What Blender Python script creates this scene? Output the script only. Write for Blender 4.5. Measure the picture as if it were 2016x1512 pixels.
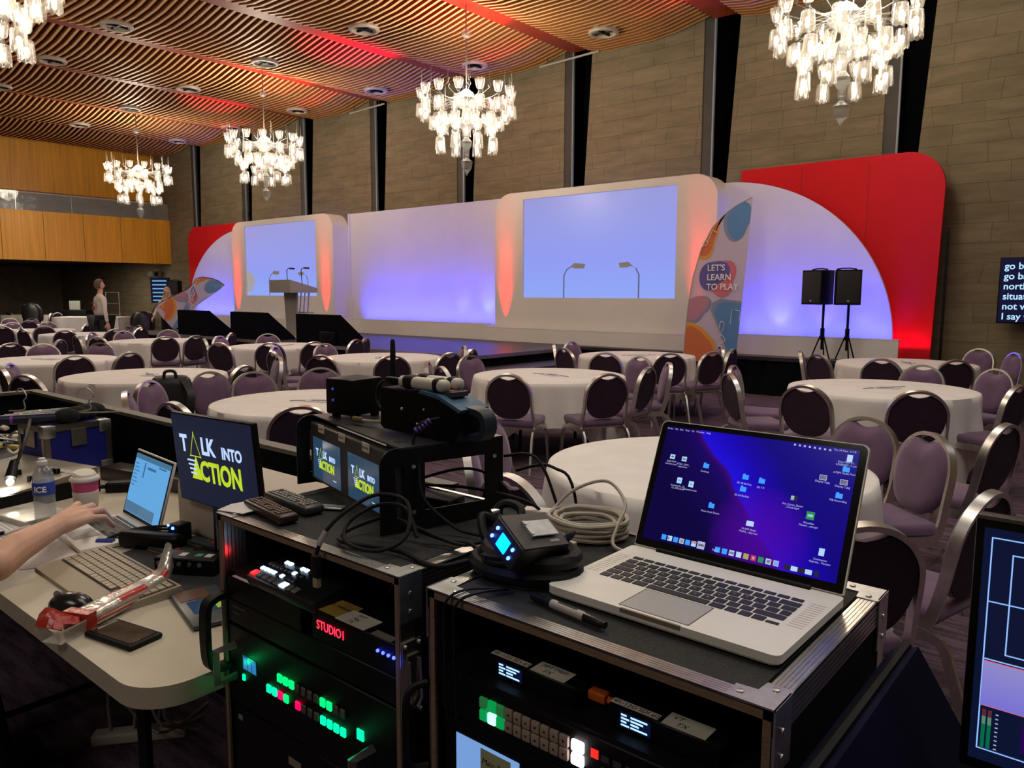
import bpy, bmesh, math, random
from mathutils import Vector, Matrix, Euler
PI=math.pi
random.seed(7)
SC=bpy.context.scene
COL=SC.collection
for o in list(bpy.data.objects): bpy.data.objects.remove(o)
# ---------------------------------------------------------------- camera
def make_camera():
    yaw=math.radians(49.87); p=math.radians(6.79); r=math.radians(-.12)
    hd=Vector((-math.cos(yaw),math.sin(yaw),0)); rt=Vector((hd.y,-hd.x,0)); up=Vector((0,0,1))
    fw=hd*math.cos(p)-up*math.sin(p); u=rt.cross(fw)
    R=rt*math.cos(r)-u*math.sin(r); U=rt*math.sin(r)+u*math.cos(r)
    M=Matrix((R,U,-fw)).transposed().to_4x4(); M.translation=Vector((0,0,1.63))
    cd=bpy.data.cameras.new('camera'); cd.sensor_width=36; cd.lens=36*1514/2016; cd.clip_start=.02; cd.clip_end=200
    c=bpy.data.objects.new('camera',cd); COL.objects.link(c); c.matrix_world=M; SC.camera=c
make_camera()
# ---------------------------------------------------------------- world, exposure
w=bpy.data.worlds.new('world'); SC.world=w; w.use_nodes=True
w.node_tree.nodes['Background'].inputs[0].default_value=(.95,.82,.68,1); w.node_tree.nodes['Background'].inputs[1].default_value=.006
SC.view_settings.view_transform='Standard'; SC.view_settings.look='None'; SC.view_settings.gamma=1; SC.view_settings.use_curve_mapping=False
SC.view_settings.exposure=0.0
LK=1.0
def light(kind,name,loc,power,color,direction=None,size=None,size_y=None,spot=None,blend=1,spread=None,radius=.1,xdir=None):
    d=bpy.data.lights.new(name,kind); d.energy=power*LK; d.color=color
    if kind=='AREA':
        d.shape='RECTANGLE'; d.size=size; d.size_y=size_y or size
        if spread: d.spread=math.radians(spread)
    else: d.shadow_soft_size=radius
    if kind=='SPOT': d.spot_size=math.radians(spot); d.spot_blend=blend
    o=bpy.data.objects.new(name,d); COL.objects.link(o); o.location=loc
    if direction is not None:
        z=-Vector(direction).normalized()
        x=Vector(xdir) if xdir else Vector((1,0,0))
        y=z.cross(x)
        if y.length<.01: x=Vector((0,1,0)); y=z.cross(x)
        y.normalize(); x=y.cross(z)
        o.rotation_euler=Matrix((x,y,z)).transposed().to_euler()
    return o
WARM=(1,.87,.68)
light('AREA','front_fill',(-1.2,-3.2,5.6),30,(1,.92,.82),(0,.45,-1),size=2.5,size_y=1.5,spread=120)  # unseen fill added behind the camera to brighten the rack fronts
light('AREA','wall_fill',(-11.5,12.95,6.3),6,(1,.93,.80),(0,.5,-1),size=30,size_y=.12,spread=110)  # strip added below the ceiling to brighten the stone, no fixture known
# broad fills added under the slats to brighten the floor; no fixtures there
for (x,y,pw) in ((-1.0,1.6,41),(1.6,2.4,44),(-24.5,7.5,70),(-1.4,6.9,34),(-5.0,4.6,22),(-11,4.2,45),(-18,4.2,50),(-6.5,7.8,26),(-13,7.8,26),(-20,7.8,34),(2.5,7,34)):
    light('AREA','floor_fill',(x,y,6.3),pw,(1,.97,.90),(0,0,-1),size=2.2,size_y=2.2,spread=150)
BLUE=(.03,.04,1.0); RED=(1,.0,.0)
# blue battens hidden behind the plinths, shining up the white set walls
for (x,w,pw,y) in ((-13.58,4.7,66,12.72),(-4.35,2.5,34,12.60),(-23.1,2.5,34,12.60)):
    light('AREA','blue_batten',(x,y,.68),pw,BLUE,(0,.10,1),size=w,size_y=.05,spread=80)
    light('AREA','blue_batten',(x,y,.68),pw*.5,BLUE,(0,.3,1),size=w,size_y=.05,spread=60)
light('SPOT','blue_uplight',(-11.6,12.56,.93),9,(.42,.62,1),(0,.36,.55),spot=55,radius=.05)
light('SPOT','blue_uplight',(-12.4,12.56,.93),5,(.45,.45,1),(0,.36,.55),spot=55,radius=.05)
light('SPOT','blue_uplight',(-4.9,12.50,.90),6,(.5,.6,1),(0,.3,.5),spot=60,radius=.05)
light('SPOT','blue_uplight',(-4.2,12.50,.90),4,(.65,.4,1),(0,.3,.5),spot=60,radius=.05)
light('SPOT','blue_uplight',(-3.6,12.50,.90),3,(.5,.4,1),(0,.3,.5),spot=60,radius=.05)
light('AREA','red_uplight',(-3.0,12.88,.7),2.6,(1,.0,.3),(0,.12,1),size=.7,size_y=.06,spread=100)
light('AREA','red_uplight',(-24.9,12.88,.7),3,(1,.0,.02),(0,.12,1),size=.7,size_y=.06,spread=100)
for x in (-21.15,-16.85,-10.63,-6.2):
    light('SPOT','red_uplight',(x,12.30,.93),1100,RED,(0,.055,1),spot=19,radius=.02,blend=1)
    light('SPOT','red_uplight',(x,12.30,.93),330,RED,(0,.10,1),spot=38,radius=.02,blend=1)
# coloured washes thrown on the slatted ceiling from the top of the set
for (x,y,tx,ty,c,pw) in ((-9.9,12.2,-9.8,10.2,(1,.0,.01),2300),(-13.2,12.2,-13.0,10.4,(1,.0,.14),1700),(-16.6,12.2,-16.2,10.6,(1,.0,.01),1500),(-19.6,12.2,-19.3,11,(1,.0,.08),900),(-8.2,12.2,-6.6,12,(1,.0,.01),120)):
    light('SPOT','ceiling_wash',(x,y,3.8),pw,c,(tx-x,ty-y,2.9),spot=40,radius=.05)
# ---------------------------------------------------------------- materials
MATS={}
def nodes(m): return m.node_tree.nodes,m.node_tree.links
def mat(name,col,rough=.5,metal=0,emit=None,es=0,noise=0,nscale=8,bump=0,alpha=1,trans=0,coat=0,sheen=0,spec=None,stretch=None,ior=None):
    if name in MATS: return MATS[name]
    m=bpy.data.materials.new(name); m.use_nodes=True; N,L=nodes(m); b=N['Principled BSDF']
    b.inputs['Base Color'].default_value=(*col,1); b.inputs['Roughness'].default_value=rough; b.inputs['Metallic'].default_value=metal
    if spec is not None: b.inputs['Specular IOR Level'].default_value=spec
    if emit: b.inputs['Emission Color'].default_value=(*emit,1); b.inputs['Emission Strength'].default_value=es
    if alpha<1: b.inputs['Alpha'].default_value=alpha
    if trans: b.inputs['Transmission Weight'].default_value=trans
    if ior: b.inputs['IOR'].default_value=ior
    if coat: b.inputs['Coat Weight'].default_value=coat
    if sheen: b.inputs['Sheen Weight'].default_value=sheen
    if noise or bump:
        tc=N.new('ShaderNodeTexCoord'); mp=N.new('ShaderNodeMapping'); nz=N.new('ShaderNodeTexNoise')
        nz.inputs['Scale'].default_value=nscale; nz.inputs['Detail'].default_value=4
        if stretch: mp.inputs['Scale'].default_value=stretch
        L.new(tc.outputs['Object'],mp.inputs[0]); L.new(mp.outputs[0],nz.inputs['Vector'])
        if noise:
            r=N.new('ShaderNodeMix'); r.data_type='RGBA'
            r.inputs[6].default_value=(*[max(0,c*(1-noise)) for c in col],1); r.inputs[7].default_value=(*[min(1,c*(1+noise)) for c in col],1)
            cr=N.new('ShaderNodeMapRange'); cr.inputs[1].default_value=.3; cr.inputs[2].default_value=.7
            L.new(nz.outputs['Fac'],cr.inputs[0]); L.new(cr.outputs[0],r.inputs[0]); L.new(r.outputs[2],b.inputs['Base Color'])
        if bump:
            bp=N.new('ShaderNodeBump'); bp.inputs['Strength'].default_value=bump; bp.inputs['Distance'].default_value=.01
            L.new(nz.outputs['Fac'],bp.inputs['Height']); L.new(bp.outputs[0],b.inputs['Normal'])
    MATS[name]=m; return m
def glow(name,col,s):
    return mat(name,(.01,.01,.01),.4,emit=col,es=s)
def grad_emit(name,stops,axis=2,lo=0,hi=1,strength=1,rough=.2):
    """screen picture: colours ramp along one object axis"""
    if name in MATS: return MATS[name]
    m=bpy.data.materials.new(name); m.use_nodes=True; N,L=nodes(m); b=N['Principled BSDF']
    b.inputs['Base Color'].default_value=(.01,.01,.012,1); b.inputs['Roughness'].default_value=rough
    tc=N.new('ShaderNodeTexCoord'); sp=N.new('ShaderNodeSeparateXYZ'); mr=N.new('ShaderNodeMapRange'); cr=N.new('ShaderNodeValToRGB')
    mr.inputs[1].default_value=lo; mr.inputs[2].default_value=hi
    L.new(tc.outputs['Object'],sp.inputs[0]); L.new(sp.outputs[axis],mr.inputs[0]); L.new(mr.outputs[0],cr.inputs[0])
    e=cr.color_ramp.elements
    while len(e)<len(stops): e.new(.5)
    for i,(p,c) in enumerate(stops): e[i].position=p; e[i].color=(*c,1)
    L.new(cr.outputs[0],b.inputs['Emission Color']); b.inputs['Emission Strength'].default_value=strength
    MATS[name]=m; return m
def stone(name,uax,c1,c2,mortar,bw=.80,bh=.30):
    m=bpy.data.materials.new(name); m.use_nodes=True; N,L=nodes(m); b=N['Principled BSDF']; b.inputs['Roughness'].default_value=.85
    tc=N.new('ShaderNodeTexCoord'); sp=N.new('ShaderNodeSeparateXYZ'); cb=N.new('ShaderNodeCombineXYZ'); br=N.new('ShaderNodeTexBrick')
    L.new(tc.outputs['Object'],sp.inputs[0]); L.new(sp.outputs[uax],cb.inputs[0]); L.new(sp.outputs[2],cb.inputs[1])
    nd=N.new('ShaderNodeTexNoise'); nd.inputs['Scale'].default_value=.55; nd.inputs['Detail'].default_value=1
    L.new(cb.outputs[0],nd.inputs['Vector'])
    ad=N.new('ShaderNodeVectorMath'); ad.operation='MULTIPLY_ADD'; ad.inputs[1].default_value=(.55,.03,0)
    L.new(nd.outputs['Color'],ad.inputs[0]); L.new(cb.outputs[0],ad.inputs[2]); L.new(ad.outputs[0],br.inputs['Vector'])
    br.inputs['Scale'].default_value=1; br.inputs['Brick Width'].default_value=bw; br.inputs['Row Height'].default_value=bh
    br.inputs['Mortar Size'].default_value=.0045; br.inputs['Mortar Smooth'].default_value=.5; br.offset=.37; br.offset_frequency=2; br.squash=.7; br.squash_frequency=3
    br.inputs['Color1'].default_value=(*c1,1); br.inputs['Color2'].default_value=(*c2,1); br.inputs['Mortar'].default_value=(*mortar,1)
    nz=N.new('ShaderNodeTexNoise'); nz.inputs['Scale'].default_value=2.2; nz.inputs['Detail'].default_value=6; nz.inputs['Roughness'].default_value=.65
    mp=N.new('ShaderNodeMapping'); mp.inputs['Scale'].default_value=(.6,3,1); L.new(cb.outputs[0],mp.inputs[0]); L.new(mp.outputs[0],nz.inputs['Vector'])
    mr=N.new('ShaderNodeMapRange'); mr.inputs[1].default_value=.25; mr.inputs[2].default_value=.75; mr.inputs[3].default_value=.68; mr.inputs[4].default_value=1.25
    L.new(nz.outputs['Fac'],mr.inputs[0])
    mx=N.new('ShaderNodeVectorMath'); mx.operation='SCALE'; L.new(br.outputs['Color'],mx.inputs[0]); L.new(mr.outputs[0],mx.inputs['Scale'])
    L.new(mx.outputs[0],b.inputs['Base Color'])
    bp=N.new('ShaderNodeBump'); bp.inputs['Strength'].default_value=.35; bp.inputs['Distance'].default_value=.02; L.new(nz.outputs['Fac'],bp.inputs['Height']); L.new(bp.outputs[0],b.inputs['Normal'])
    return m
def carpet():
    m=bpy.data.materials.new('carpet'); m.use_nodes=True; N,L=nodes(m); b=N['Principled BSDF']; b.inputs['Roughness'].default_value=.95
    tc=N.new('ShaderNodeTexCoord'); mp=N.new('ShaderNodeMapping'); L.new(tc.outputs['Object'],mp.inputs[0]); mp.inputs['Scale'].default_value=(1.6,9,1); mp.inputs['Rotation'].default_value=(0,0,.25)
    n1=N.new('ShaderNodeTexNoise'); n1.inputs['Scale'].default_value=2.5; n1.inputs['Detail'].default_value=5; L.new(mp.outputs[0],n1.inputs['Vector'])
    n2=N.new('ShaderNodeTexNoise'); n2.inputs['Scale'].default_value=60; L.new(tc.outputs['Object'],n2.inputs['Vector'])
    ad=N.new('ShaderNodeMath'); ad.operation='MULTIPLY_ADD'; ad.inputs[1].default_value=.35; L.new(n2.outputs['Fac'],ad.inputs[0]); L.new(n1.outputs['Fac'],ad.inputs[2])
    cr=N.new('ShaderNodeValToRGB'); e=cr.color_ramp.elements; e[0].position=.52; e[0].color=(.035,.018,.03,1); e[1].position=.8; e[1].color=(.145,.085,.12,1)
    L.new(ad.outputs[0],cr.inputs[0])
    wv=N.new('ShaderNodeTexBrick'); wv.inputs['Scale'].default_value=1; wv.inputs['Brick Width'].default_value=1.9; wv.inputs['Row Height'].default_value=.42; wv.inputs['Mortar Size'].default_value=.02; wv.inputs['Mortar Smooth'].default_value=1
    wv.inputs['Color1'].default_value=(1,1,1,1); wv.inputs['Color2'].default_value=(.85,.85,.85,1); wv.inputs['Mortar'].default_value=(.45,.4,.45,1); L.new(tc.outputs['Object'],wv.inputs['Vector'])
    mx=N.new('ShaderNodeMix'); mx.data_type='RGBA'; mx.blend_type='MULTIPLY'; mx.inputs[0].default_value=1; L.new(cr.outputs[0],mx.inputs[6]); L.new(wv.outputs['Color'],mx.inputs[7])
    L.new(mx.outputs[2],b.inputs['Base Color']); return m
# ---------------------------------------------------------------- mesh helpers
class MB:
    def __init__(s): s.v=[];s.f=[];s.m=[];s.T=Matrix.Identity(4);s.mi=0
    def add(s,vs,fs):
        o=len(s.v); s.v+=[s.T@Vector(v) for v in vs]
        for f in fs: s.f.append([i+o for i in f]); s.m.append(s.mi)
        return s
    def box(s,x0,x1,y0,y1,z0,z1):
        return s.add([(x0,y0,z0),(x1,y0,z0),(x1,y1,z0),(x0,y1,z0),(x0,y0,z1),(x1,y0,z1),(x1,y1,z1),(x0,y1,z1)],[(0,3,2,1),(4,5,6,7),(0,1,5,4),(1,2,6,5),(2,3,7,6),(3,0,4,7)])
    def rbox(s,x0,x1,y0,y1,z0,z1,r,seg=3,only=None):
        bm=bmesh.new(); bmesh.ops.create_cube(bm,size=1)
        for v in bm.verts: v.co=Vector(((x0+x1)/2+v.co.x*(x1-x0),(y0+y1)/2+v.co.y*(y1-y0),(z0+z1)/2+v.co.z*(z1-z0)))
        es=list(bm.edges)
        if only is not None: es=[e for e in es if abs((e.verts[0].co-e.verts[1].co)[only])>1e-6]
        bmesh.ops.bevel(bm,geom=es,offset=r,segments=seg,affect='EDGES',profile=.5)
        bm.verts.ensure_lookup_table(); bm.verts.index_update()
        s.add([v.co.copy() for v in bm.verts],[[v.index for v in f.verts] for f in bm.faces]); bm.free(); return s
    def cyl(s,p0,p1,r0,r1=None,n=12):
        r1=r0 if r1 is None else r1; p0=Vector(p0);p1=Vector(p1); d=(p1-p0).normalized(); a=d.orthogonal().normalized(); b=d.cross(a)
        vs=[]
        for p,r in ((p0,r0),(p1,r1)):
            for i in range(n): t=2*PI*i/n; vs.append(p+(a*math.cos(t)+b*math.sin(t))*r)
        fs=[(i,(i+1)%n,n+(i+1)%n,n+i) for i in range(n)]+[tuple(range(n-1,-1,-1)),tuple(range(n,2*n))]
        return s.add(vs,fs)
    def tube(s,pts,r,n=8,closed=False,rect=None,ref=None):
        pts=[Vector(p) for p in pts]; k=len(pts)
        T=[]
        for i in range(k):
            if closed: t=pts[(i+1)%k]-pts[i-1]
            else: t=pts[min(i+1,k-1)]-pts[max(i-1,0)]
            T.append(t.normalized())
        a=Vector(ref) if ref else T[0].orthogonal(); a=(a-T[0]*a.dot(T[0])).normalized(); vs=[]
        rr=r if hasattr(r,'__len__') else [r]*k
        for i in range(k):
            a=(a-T[i]*a.dot(T[i])); a=a.normalized() if a.length>1e-6 else T[i].orthogonal().normalized(); b=T[i].cross(a)
            if rect:
                hw,hh=rect
                for sx,sy in ((-1,-1),(1,-1),(1,1),(-1,1)): vs.append(pts[i]+a*hw*sx+b*hh*sy)
            else:
                for j in range(n): t=2*PI*j/n; vs.append(pts[i]+(a*math.cos(t)+b*math.sin(t))*rr[i])
        m=4 if rect else n; fs=[]
        for i in range(k if closed else k-1):
            i2=(i+1)%k
            for j in range(m): fs.append((i*m+j,i*m+(j+1)%m,i2*m+(j+1)%m,i2*m+j))
        if not closed: fs+= [tuple(range(m-1,-1,-1)),tuple(range((k-1)*m,k*m))]
        return s.add(vs,fs)
    def lathe(s,prof,n=24,c=(0,0,0)):
        vs=[];fs=[]
        for r,z in prof:
            for i in range(n): t=2*PI*i/n; vs.append((c[0]+r*math.cos(t),c[1]+r*math.sin(t),c[2]+z))
        for k in range(len(prof)-1):
            for i in range(n): fs.append((k*n+i,k*n+(i+1)%n,(k+1)*n+(i+1)%n,(k+1)*n+i))
        fs.append(tuple(range(n-1,-1,-1))); fs.append(tuple(range((len(prof)-1)*n,len(prof)*n)))
        return s.add(vs,fs)
    def prism(s,poly,z0,z1):
        n=len(poly); vs=[(x,y,z0) for x,y in poly]+[(x,y,z1) for x,y in poly]
        return s.add(vs,[tuple(range(n-1,-1,-1)),tuple(range(n,2*n))]+[(i,(i+1)%n,n+(i+1)%n,n+i) for i in range(n)])
    def xz(s,poly,y0,y1):           # polygon in x,z, extruded along y
        n=len(poly); vs=[(x,y0,z) for x,z in poly]+[(x,y1,z) for x,z in poly]
        return s.add(vs,[tuple(range(n)),tuple(range(2*n-1,n-1,-1))]+[(i,n+i,n+(i+1)%n,(i+1)%n) for i in range(n)])
    def yz(s,poly,x0,x1):
        n=len(poly); vs=[(x0,y,z) for y,z in poly]+[(x1,y,z) for y,z in poly]
        return s.add(vs,[tuple(range(n-1,-1,-1)),tuple(range(n,2*n))]+[(i,(i+1)%n,n+(i+1)%n,n+i) for i in range(n)])
    def ball(s,c,r,n=16,m=10,sc=(1,1,1)):
        vs=[];fs=[]
        for j in range(1,m):
            p=PI*j/m
            for i in range(n): t=2*PI*i/n; vs.append((c[0]+r*sc[0]*math.sin(p)*math.cos(t),c[1]+r*sc[1]*math.sin(p)*math.sin(t),c[2]+r*sc[2]*math.cos(p)))
        for j in range(m-2):
            for i in range(n): fs.append((j*n+i,(j+1)*n+i,(j+1)*n+(i+1)%n,j*n+(i+1)%n))
        vs+=[(c[0],c[1],c[2]+r*sc[2]),(c[0],c[1],c[2]-r*sc[2])]; a=len(vs)-2
        for i in range(n): fs.append((a,i,(i+1)%n)); fs.append((a+1,(m-2)*n+(i+1)%n,(m-2)*n+i))
        return s.add(vs,fs)
    def mesh(s,name,mats,smooth=True,angle=38):
        me=bpy.data.meshes.new(name); me.from_pydata([tuple(v) for v in s.v],[],s.f)
        for m in (mats if isinstance(mats,(list,tuple)) else [mats]): me.materials.append(m)
        for p,i in zip(me.polygons,s.m): p.material_index=i; p.use_smooth=smooth
        bm=bmesh.new(); bm.from_mesh(me); bmesh.ops.recalc_face_normals(bm,faces=bm.faces); bm.to_mesh(me); bm.free()
        if smooth: me.set_sharp_from_angle(angle=math.radians(angle))
        me.update(); return me
    def build(s,name,mats,parent=None,smooth=True,angle=38,label=None):
        o=bpy.data.objects.new(name,s.mesh(name,mats,smooth,angle)); COL.objects.link(o)
        if parent: o.parent=parent
        if label: o['label']=label
        return o
def tag(o,label,cat,group=None,kind=None):
    o['label']=label; o['category']=cat
    if group: o['group']=group
    if kind: o['kind']=kind
    return o
def thing(name,label,cat,loc=(0,0,0),rz=0,group=None,rot=None):
    o=bpy.data.objects.new(name,None); o.empty_display_size=.05; COL.objects.link(o); o.location=loc
    o.rotation_euler=rot if rot is not None else (0,0,rz)
    return tag(o,label,cat,group)
def struct(o): o['kind']='structure'; return o
def copy_tree(o,parent=None):
    c=o.copy(); COL.objects.link(c); c.parent=parent
    for ch in list(o.children): copy_tree(ch,c)
    return c
def text(s,size,mt,name,parent=None,loc=(0,0,0),rot=(0,0,0),depth=.0004,align='LEFT',bold=0,sx=1,shear=0,space=1):
    cu=bpy.data.curves.new('t','FONT'); cu.body=s; cu.size=size; cu.extrude=depth; cu.align_x=align; cu.offset=bold; cu.shear=shear; cu.space_line=space; cu.resolution_u=3
    t=bpy.data.objects.new('t',cu); COL.objects.link(t)
    dg=bpy.context.evaluated_depsgraph_get(); me=bpy.data.meshes.new_from_object(t.evaluated_get(dg)); me.name=name
    bpy.data.objects.remove(t)
    for v in me.vertices: v.co.x*=sx
    me.materials.clear(); me.materials.append(mt)
    o=bpy.data.objects.new(name,me); COL.objects.link(o); o.parent=parent; o.location=loc; o.rotation_euler=rot
    return o
def join_into(name,objs,parent,mats=None):
    """weld several freshly made meshes (print on one surface) into one object in the parent's space"""
    v=[];f=[];mi=[];ml=[]
    for o in objs:
        M=Matrix.LocRotScale(o.location,o.rotation_euler,o.scale); b=len(v); v+=[M@x.co for x in o.data.vertices]
        idx=[]
        for m in o.data.materials:
            if m not in ml: ml.append(m)
            idx.append(ml.index(m))
        for p in o.data.polygons: f.append([i+b for i in p.vertices]); mi.append(idx[p.material_index] if idx else 0)
        bpy.data.objects.remove(o)
    me=bpy.data.meshes.new(name); me.from_pydata([tuple(x) for x in v],[],f)
    for m in ml: me.materials.append(m)
    for p,i in zip(me.polygons,mi): p.material_index=i
    o=bpy.data.objects.new(name,me); COL.objects.link(o); o.parent=parent; return o
def arc(cx,cy,r,a0,a1,n=8,ry=None):
    ry=r if ry is None else ry
    return [(cx+r*math.cos(math.radians(a0+(a1-a0)*i/n)),cy+ry*math.sin(math.radians(a0+(a1-a0)*i/n))) for i in range(n+1)]
def smoothpath(pts,n=6):
    P=[Vector(p) for p in pts]; out=[]
    for i in range(len(P)-1):
        p0=P[max(i-1,0)];p1=P[i];p2=P[i+1];p3=P[min(i+2,len(P)-1)]
        for k in range(n):
            t=k/n; out.append(.5*((2*p1)+(p2-p0)*t+(2*p0-5*p1+4*p2-p3)*t*t+(3*p1-p0-3*p2+p3)*t**3))
    out.append(P[-1]); return out
# ---------------------------------------------------------------- common materials
M_black=mat('black_plastic',(.0035,.0035,.004),.45,spec=.18); M_blackm=mat('black_metal',(.006,.006,.0065),.5,spec=.22,noise=.2,nscale=40)
M_rub=mat('black_rubber',(.005,.005,.005),.6,spec=.25); M_chrome=mat('brushed_aluminium',(.66,.64,.60),.33,1,noise=.08,nscale=30)
M_alu=mat('extruded_aluminium',(.58,.57,.55),.3,1,noise=.12,nscale=60); M_steel=mat('galvanised_steel',(.5,.52,.53),.38,1,noise=.25,nscale=25)
M_white=mat('white_panel',(.72,.70,.67),.6,noise=.03,nscale=1.5); M_red=mat('red_panel',(.66,.008,.016),.6,spec=.2,noise=.04,nscale=2)
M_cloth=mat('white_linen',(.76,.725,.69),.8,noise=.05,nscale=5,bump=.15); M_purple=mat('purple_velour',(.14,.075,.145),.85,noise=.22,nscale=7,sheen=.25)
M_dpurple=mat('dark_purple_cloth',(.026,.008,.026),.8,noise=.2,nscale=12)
M_tape=mat('paper_label',(.66,.60,.50),.8,noise=.06,nscale=20); M_ink=mat('black_ink',(.01,.01,.012),.7)
M_ply=mat('birch_plywood_edge',(.20,.135,.085),.6,noise=.25,nscale=30,stretch=(1,1,14)); M_lamt=mat('black_laminate_top',(.030,.030,.029),.8,spec=.2,noise=.3,nscale=250); M_lam=mat('textured_black_laminate',(.006,.006,.0065),.75,spec=.12,noise=.3,nscale=300,bump=.3)  # the top laminate is paler than the shell laminate
# ================================================================= THE ROOM
YW=13.6; ZC=6.42
st=stone('sandstone_wall',0,(.255,.21,.132),(.22,.18,.112),(.10,.078,.048)); st2=stone('sandstone_wall_end',1,(.30,.23,.14),(.25,.185,.11),(.09,.07,.04))
M_wood=mat('honey_veneer',(.80,.36,.03),.42,noise=.14,nscale=2,stretch=(7,7,.3)); M_slat=mat('ceiling_slat_wood',(.30,.10,.02),.5,noise=.15,nscale=4); M_slatb=mat('lit_slat_bottom',(.82,.50,.22),.5,noise=.1,nscale=3)  # slat bottoms paler than the sides: light from below put into the colour
M_beam=mat('red_brown_beam',(.34,.05,.014),.5,noise=.15,nscale=4); M_void=mat('ceiling_void',(.02,.008,.006),.9)
M_dark=mat('dark_recess',(.003,.003,.004),.9,spec=.05); M_pil=mat('grey_pilaster',(.06,.058,.052),.6,noise=.15,nscale=3)
struct(MB().box(-40,6.2,-6.2,14.6,-.12,0).build('floor',carpet()))
struct(MB().box(-40,6.2,-6.2,14.6,7.0,7.1).build('ceiling',M_void))
# stage wall: sandstone panels between tapering dark fins
XF=[-3.25-3.18*k for k in range(8)]
def wall_panel(x0,x1,l0,r0):
    pass
mb=MB(); edges=[6.2]+[x for x in XF]+[-28.7]
for i in range(len(edges)-1):
    xr=edges[i]; xl=edges[i+1]
    # the panel's left edge leans: the slot above is wider than below
    tr=(xr-.34 if i else xr); br=(xr-.16 if i else xr)      # right edge stands at the pilaster
    tl=xl+.36 if i<len(edges)-2 else xl; bl=xl+.0 if i<len(edges)-2 else xl
    tr=xr-.42 if i else xr; br=tr; tl=xl+.31 if i<len(edges)-2 else xl; bl=xl-.12 if i<len(edges)-2 else xl
    mb.xz([(tr,0),(tr,7.0),(tl,7.0),(bl,0)],YW,YW+.25)
struct(mb.build('wall_stage',st,smooth=False))
struct(MB().box(-28.7,6.2,YW+.45,YW+.5,0,7).build('wall_stage_recess',M_dark))['label']='black void behind the stone panels'
for x in XF:
    struct(MB().box(x-.42,x-.22,YW+.02,YW+.06,0,7).build('trim_1',M_pil))
    struct(MB().box(x-.22,x-.19,YW+.0,YW+.05,0,7).build('trim_2',mat('daylit_edge_blue',(.28,.34,.42),.35)))  # blue strip: daylight caught on the edge is put into its colour
struct(MB().box(6.0,6.2,-6.2,14.6,0,7).build('wall_right',st2)); struct(MB().box(-40,6.2,-6.2,-6.0,0,7).build('wall_front',st))
# end wall with balcony front
struct(MB().box(-38.2,-38,-6.2,14.6,0,2.75).build('wall_left',mat('dark_end_wall',(.22,.18,.12),.8,noise=.2,nscale=2)))
struct(MB().box(-38.2,-28.7,YW,YW+.25,0,2.75).build('wall_back_return',st))
struct(MB().box(-38.2,-27.62,-6,YW,2.72,2.95).build('ceiling_under_balcony',mat('dark_soffit',(.03,.026,.022),.7)))
for k in range(3):
    t=thing('ceiling_grille_light',('nearest','middle','farthest')[k]+' of the lit slotted grilles under the balcony','light',(-29.2,8.6+1.5*k,2.715),0,'slotted lights under the balcony')
    MB().box(-.35,.35,-.22,.22,-.012,.003).build('housing',M_dark,t)
    mb=MB()
    for j in range(3): mb.box(-.3+.22*j,-.17+.22*j,-.17,.17,-.017,-.012)
    mb.build('lamp_slot',glow('soft_lamp_slot',(1,.85,.6),2.2),t)
light('AREA','grille_glow',(-29.2,10,2.68),110,(1,.85,.65),(0,0,-1),size=.6,size_y=3.6)
Y0=-.2
for k in range(12):
    y1=13.6-.53-1.2*k if k else 13.6; y1=13.6 if k==0 else 13.07-1.2*(k-1); y2=13.07-1.2*k
    if y2<-6: break
    o=struct(MB().rbox(-27.66,-27.6,y2+.006,y1-.006,2.62,4.17,.004,1).build('wall_balcony_panel',M_wood))
struct(MB().box(-27.75,-27.665,-6,13.6,2.62,4.16).build('wall_balcony_core',M_dark))
struct(MB().box(-28.75,-28.6,-6,13.6,4.82,7).build('wall_upper_veneer',M_wood))
struct(MB().box(-31.2,-31.1,-6,13.6,2.9,4.9).build('wall_gallery_back',mat('gallery_back',(.10,.07,.035),.6)))
M_glass=mat('gallery_glass',(.6,.62,.6),.03,alpha=.22,spec=.8)
for k in range(8):
    y1=13.58-1.62*k; struct(MB().box(-27.67,-27.655,y1-1.6,y1,4.17,4.76).build('window_%d'%(k+1),M_glass)); struct(MB().box(-27.69,-27.64,y1-1.615,y1-1.60,4.17,4.80).build('trim_3',M_chrome))
struct(MB().box(-27.69,-27.64,-6,13.58,4.76,4.785).build('trim_4',M_pil))
# slatted ceiling, one bay between every two beams: fins hang in a shallow belly
PROF=[(-1.30,.06),(-.9,.0),(.1,0),(.6,.05),(1.30,.20)]
for k in range(-2,8):
    xr=XF[0]-3.18*k+ .05; xc=xr-1.59
    mb=MB(); n=int((13.5+1)/.141)
    for j in range(n):
        y=13.5-.141*j; d=.06
        P=[(xc+a,ZC+b) for a,b in PROF]; Q=[(xc+a,ZC+b+d+.1) for a,b in PROF]
        vs=[];fs=[]
        for (x,z),(x2,z2) in zip(P,Q):
            vs+=[(x,y,z),(x,y-.05,z),(x2,y-.05,z2),(x2,y,z2)]
        for i in range(len(P)-1):
            a=i*4;b=a+4
            for q in range(4): fs.append((a+q,a+(q+1)%4,b+(q+1)%4,b+q))
        fs+=[(0,1,2,3),tuple(len(vs)-4+q for q in (3,2,1,0))]
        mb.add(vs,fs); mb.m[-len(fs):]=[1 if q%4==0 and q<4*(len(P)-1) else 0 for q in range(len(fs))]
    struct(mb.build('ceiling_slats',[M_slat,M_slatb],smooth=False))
    struct(MB().box(xr-.28,xr+.28,-1.2,13.6,6.585,6.86).build('ceiling_beam',M_beam))
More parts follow.
